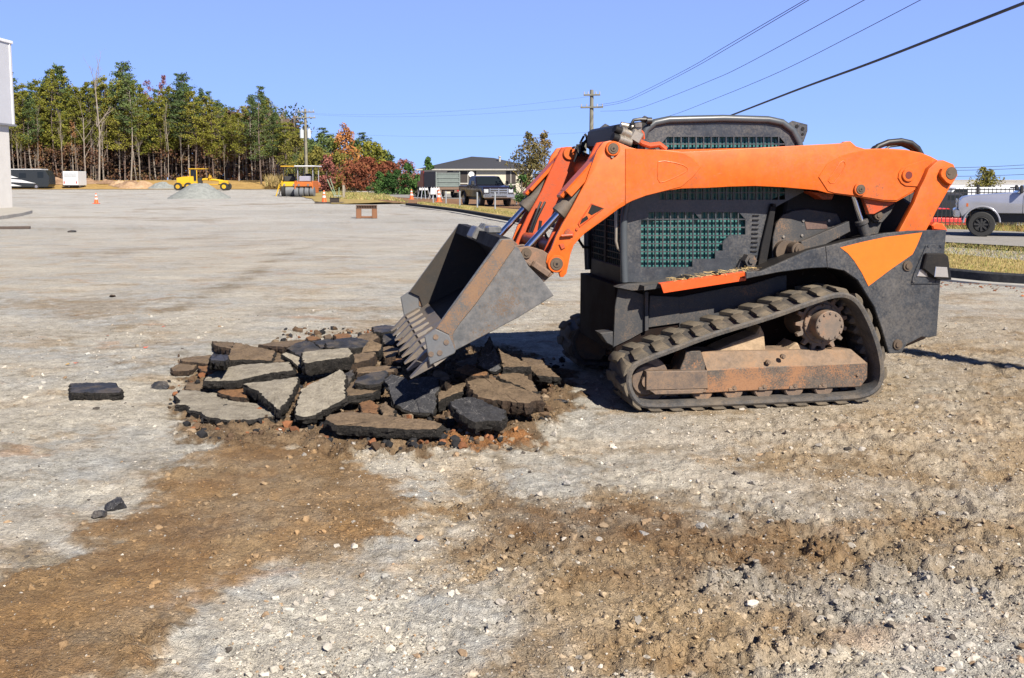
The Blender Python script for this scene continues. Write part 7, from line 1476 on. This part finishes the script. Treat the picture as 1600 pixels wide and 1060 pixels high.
car(1508, 62, PWHT, 'white van behind the black car, left of the other vans', 4.6, 2.0, R(180), True, 'van'); car(1556, 66, PWHT, 'white van behind the bonnet of the silver pickup', 4.8, 1.9, R(180), True, 'van'); car(1478, 60, PDRK, 'dark van half hidden behind the boom link', 3.0, 1.7, 0, True, 'van')
D = 95.; lb = empty('warehouse', ((1640-800)/FPX*D, D, 0)); tag(lb, 'long low dark building with a white roof edge behind the parked vans', 'building'); mb = MB(); mb.bb(-16, 22, 0, 15, -1.0, .92, .0); mb.build('wall', plain('warehouse_wall', (.09, .085, .095), .7), lb); mb = MB(); mb.bb(-16.2, 22.2, -.2, 15.2, .92, 1.06, .01); mb.build('roof_edge', CONEW, lb)
for k in range(9): mb = MB(); mb.bb(-15+k*4, -12.6+k*4, -.03, .02, -.4, .55); mb.build('window', DARKW, lb)
# utility poles and wires
WOODP = plain('pole_wood', (.20, .185, .135), .9, 0, .2, 3); WOODG = plain('pole_grey', (.17, .165, .13), .9, 0, .2, 3); INS = plain('insulator', (.35, .34, .33), .4); TRF = plain('transformer_grey', (.48, .52, .54), .45, 0, .05)
def pole(u0, v0, u1, D, v1, mat, label):
    x0 = (u0-800)/FPX*D; x1 = (u1-800)/FPX*D; h = CAMH+(HORIZ-v1)*D/FPX; r = empty('utility_pole', (x0, D, 0)); tag(r, label, 'utility pole'); mb = MB(); mb.tube([(0, 0, -.1), (0, 0, h*.5), (0, 0, h)], .15, 12, radii=[.17, .15, .12]); mb.build('post', mat, r); return r, h
pa, ha = pole(480.5, 310, 479, 106, 172, WOODP, 'wooden utility pole with two white transformers before the wood')
for z_, L_ in ((ha-.35, 1.8), (ha-.95, 2.0)):
    mb = MB(); mb.box((0.1, -.16, z_), (L_, .10, .12), Matrix.Rotation(.10, 3, 'Z'), .01); ca = mb.build('crossarm', WOODG, pa)
    for x_ in (-.85, -.4, .4, .85): mb = MB(); mb.cyl((x_*L_/2+.1, -.16+x_*.1, z_+.06), (x_*L_/2+.1, -.16+x_*.1, z_+.26), .045, .03, n=8); mb.build('insulator', INS, ca)
for x_ in (-.38, .38): mb = MB(); mb.cyl((x_, -.12, ha-3.1), (x_, -.12, ha-2.2), .21, n=18, bev=.03); mb.cyl((x_, -.12, ha-2.2), (x_, -.12, ha-2.0), .05, n=8); mb.build('transformer', TRF, pa)
mb = MB(); mb.tube([(-.14, -.1, .2), (-.15, -.1, ha-2.5)], .03, 6); mb.build('cable', MBLK, pa)
pb, hb_ = pole(920, 300, 927, 66, 143, WOODG, 'wooden utility pole rising behind the cab of the loader'); pb.location.x = (923-800)/FPX*66
for z_, L_ in ((hb_-.35, 1.1), (hb_-1.15, 1.5)):
    mb = MB(); mb.box((0, -.16, z_), (L_, .10, .11), Matrix.Rotation(-.25, 3, 'Z'), .01); ca = mb.build('crossarm', WOODG, pb)
    for x_ in (-.9, -.45, .45, .9): mb = MB(); mb.cyl((x_*L_/2, -.16-x_*L_*.12, z_+.05), (x_*L_/2, -.16-x_*L_*.12, z_+.22), .04, .03, n=8); mb.build('insulator', INS, ca)
pc = empty('short_post', ((913.5-800)/FPX*60, 60, 0)); tag(pc, 'short grey post left of the pole behind the cab', 'post'); mb = MB(); mb.tube([(0, 0, 0), (0, 0, CAMH+(HORIZ-222)*60/FPX)], .09, 8); mb.build('shaft', WOODG, pc); mb = MB(); mb.cyl((0, 0, 3.85), (0, 0, 3.95), .11, n=8); mb.build('cap', WOODG, pc)
WIRE = plain('wire', (.03, .03, .035), .6)
def wire(A, B, sag, r, label, n=28):
    A, B = Vector(A), Vector(B); mb = MB(); mb.tube([A.lerp(B, k/n)+Vector((0, 0, -4*sag*(k/n)*(1-k/n))) for k in range(n+1)], r, 5); o = mb.build('power_line', WIRE); return tag(o, label, 'wire')
def wire_px(P, D0, D1, r, label):
    """wire seen through these photo points, its distance falling evenly from D0 to D1, carried on past the frame"""
    L = [0.]
    for i in range(1, len(P)): L.append(L[-1]+math.hypot(P[i][0]-P[i-1][0], P[i][1]-P[i-1][1]))
    pts = []; n = 40
    for k in range(n+1):
        s_ = L[-1]*k/n; u = float(np.interp(s_, L, [p[0] for p in P])); i = min(max(int(np.searchsorted(L, s_))-1, 0), len(P)-2)
        p0, p1, p2, p3 = P[max(i-1, 0)], P[i], P[i+1], P[min(i+2, len(P)-1)]; t = (s_-L[i])/(L[i+1]-L[i]); q = [.5*(2*p1[j]+(-p0[j]+p2[j])*t+(2*p0[j]-5*p1[j]+4*p2[j]-p3[j])*t*t+(-p0[j]+3*p1[j]-3*p2[j]+p3[j])*t**3) for j in (0, 1)]
        pts.append(Vector(AT(q[0], q[1], 1/((1-k/n)/D0+(k/n)/D1)).tolist()))
    d = pts[-1]-pts[-2]; pts += [pts[-1]+d*6, pts[-1]+d*14]
    mb = MB(); mb.tube(pts, r, 5); return tag(mb.build('power_line', WIRE), label, 'wire')
wire_px([(936, 164), (970, 158), (997, 147), (1077.5, 106), (1134.5, 72.5), (1258, 0)], 66, 20, .0085, 'upper thin wire of the close pair rising right from the pole behind the cab')
wire_px([(936, 167), (970, 161), (1000, 149.5), (1080, 108.5), (1138, 75), (1264, 0)], 66, 19.6, .0085, 'lower thin wire of the close pair rising right from the pole behind the cab')
wire_px([(938, 174), (970, 173), (1006, 167), (1106, 128), (1172.5, 97), (1350.7, 0)], 66, 17, .0075, 'single thin wire below the close pair of wires')
wire_px([(938, 205), (1037, 184), (1106, 159), (1220, 111.6), (1329, 57), (1438.6, 0)], 60, 15, .0065, 'lowest thin wire, just above the thick black cable')
wire_px([(930, 255), (1040, 218), (1134.5, 183.4), (1253, 137.8), (1367, 96), (1500, 44), (1602, 4)], 66, 14, .026, 'thick black cable crossing the sky down to the cab roof')
for v0, v1, sg, lab in ((177, 151, .8, 'faint highest wire between the two utility poles'), (178.5, 165, .7, 'faint second wire between the two utility poles'), (205, 207, .6, 'faint lowest wire between the two utility poles')): wire(AT(481, v0, 106), AT(922, v1, 66), sg*.7, .005, lab)
for k, (v0, v1) in enumerate(((258, 250), (261, 256), (270, 266))): wire(AT(1380, v0+4, 130), AT(1700, v1, 120), .4, .03, ('top', 'middle', 'bottom')[k]+' wire of the three behind the boom over the vans')
# pole outside the frame on the right; its shadow lies across the lot behind the loader
sp_ = Vector(G(1425, 547).tolist()); dr_ = Vector((-sd.x, -sd.y, 0)).normalized(); Lp = 7.0/math.tan(SUN_EL); base = sp_-dr_*Lp
r = empty('utility_pole', (base.x, base.y, 0)); tag(r, 'near utility pole right of the view, seen only by its shadow behind the loader', 'utility pole'); mb = MB(); mb.tube([(0, 0, -.1), (0, 0, 3.5), (0, 0, 7.0)], .15, 14, radii=[.17, .155, .13]); mb.build('post', WOODG, r)
# soil clod streak: dark damp furrow right of the loader is the shade of a pole outside the picture
# ---------------------------------------------------------------- real-world (darker) albedo for the exposure used
for m_ in bpy.data.materials:
    if not m_.use_nodes: continue
    nt_ = m_.node_tree
    for b_ in [q for q in nt_.nodes if q.type == 'BSDF_PRINCIPLED']:
        i_ = b_.inputs['Base Color']
        if b_.inputs['Metallic'].default_value > .8: continue
        if i_.is_linked:
            src = i_.links[0].from_socket; mx_ = nt_.nodes.new('ShaderNodeMix'); mx_.data_type = 'RGBA'; mx_.blend_type = 'MULTIPLY'; mx_.inputs[0].default_value = 1; mx_.inputs[7].default_value = (.81, .81, .81, 1)
            nt_.links.new(src, mx_.inputs[6]); nt_.links.new(mx_.outputs[2], i_)
        else: c_ = i_.default_value; i_.default_value = (c_[0]*.81, c_[1]*.81, c_[2]*.81, 1)
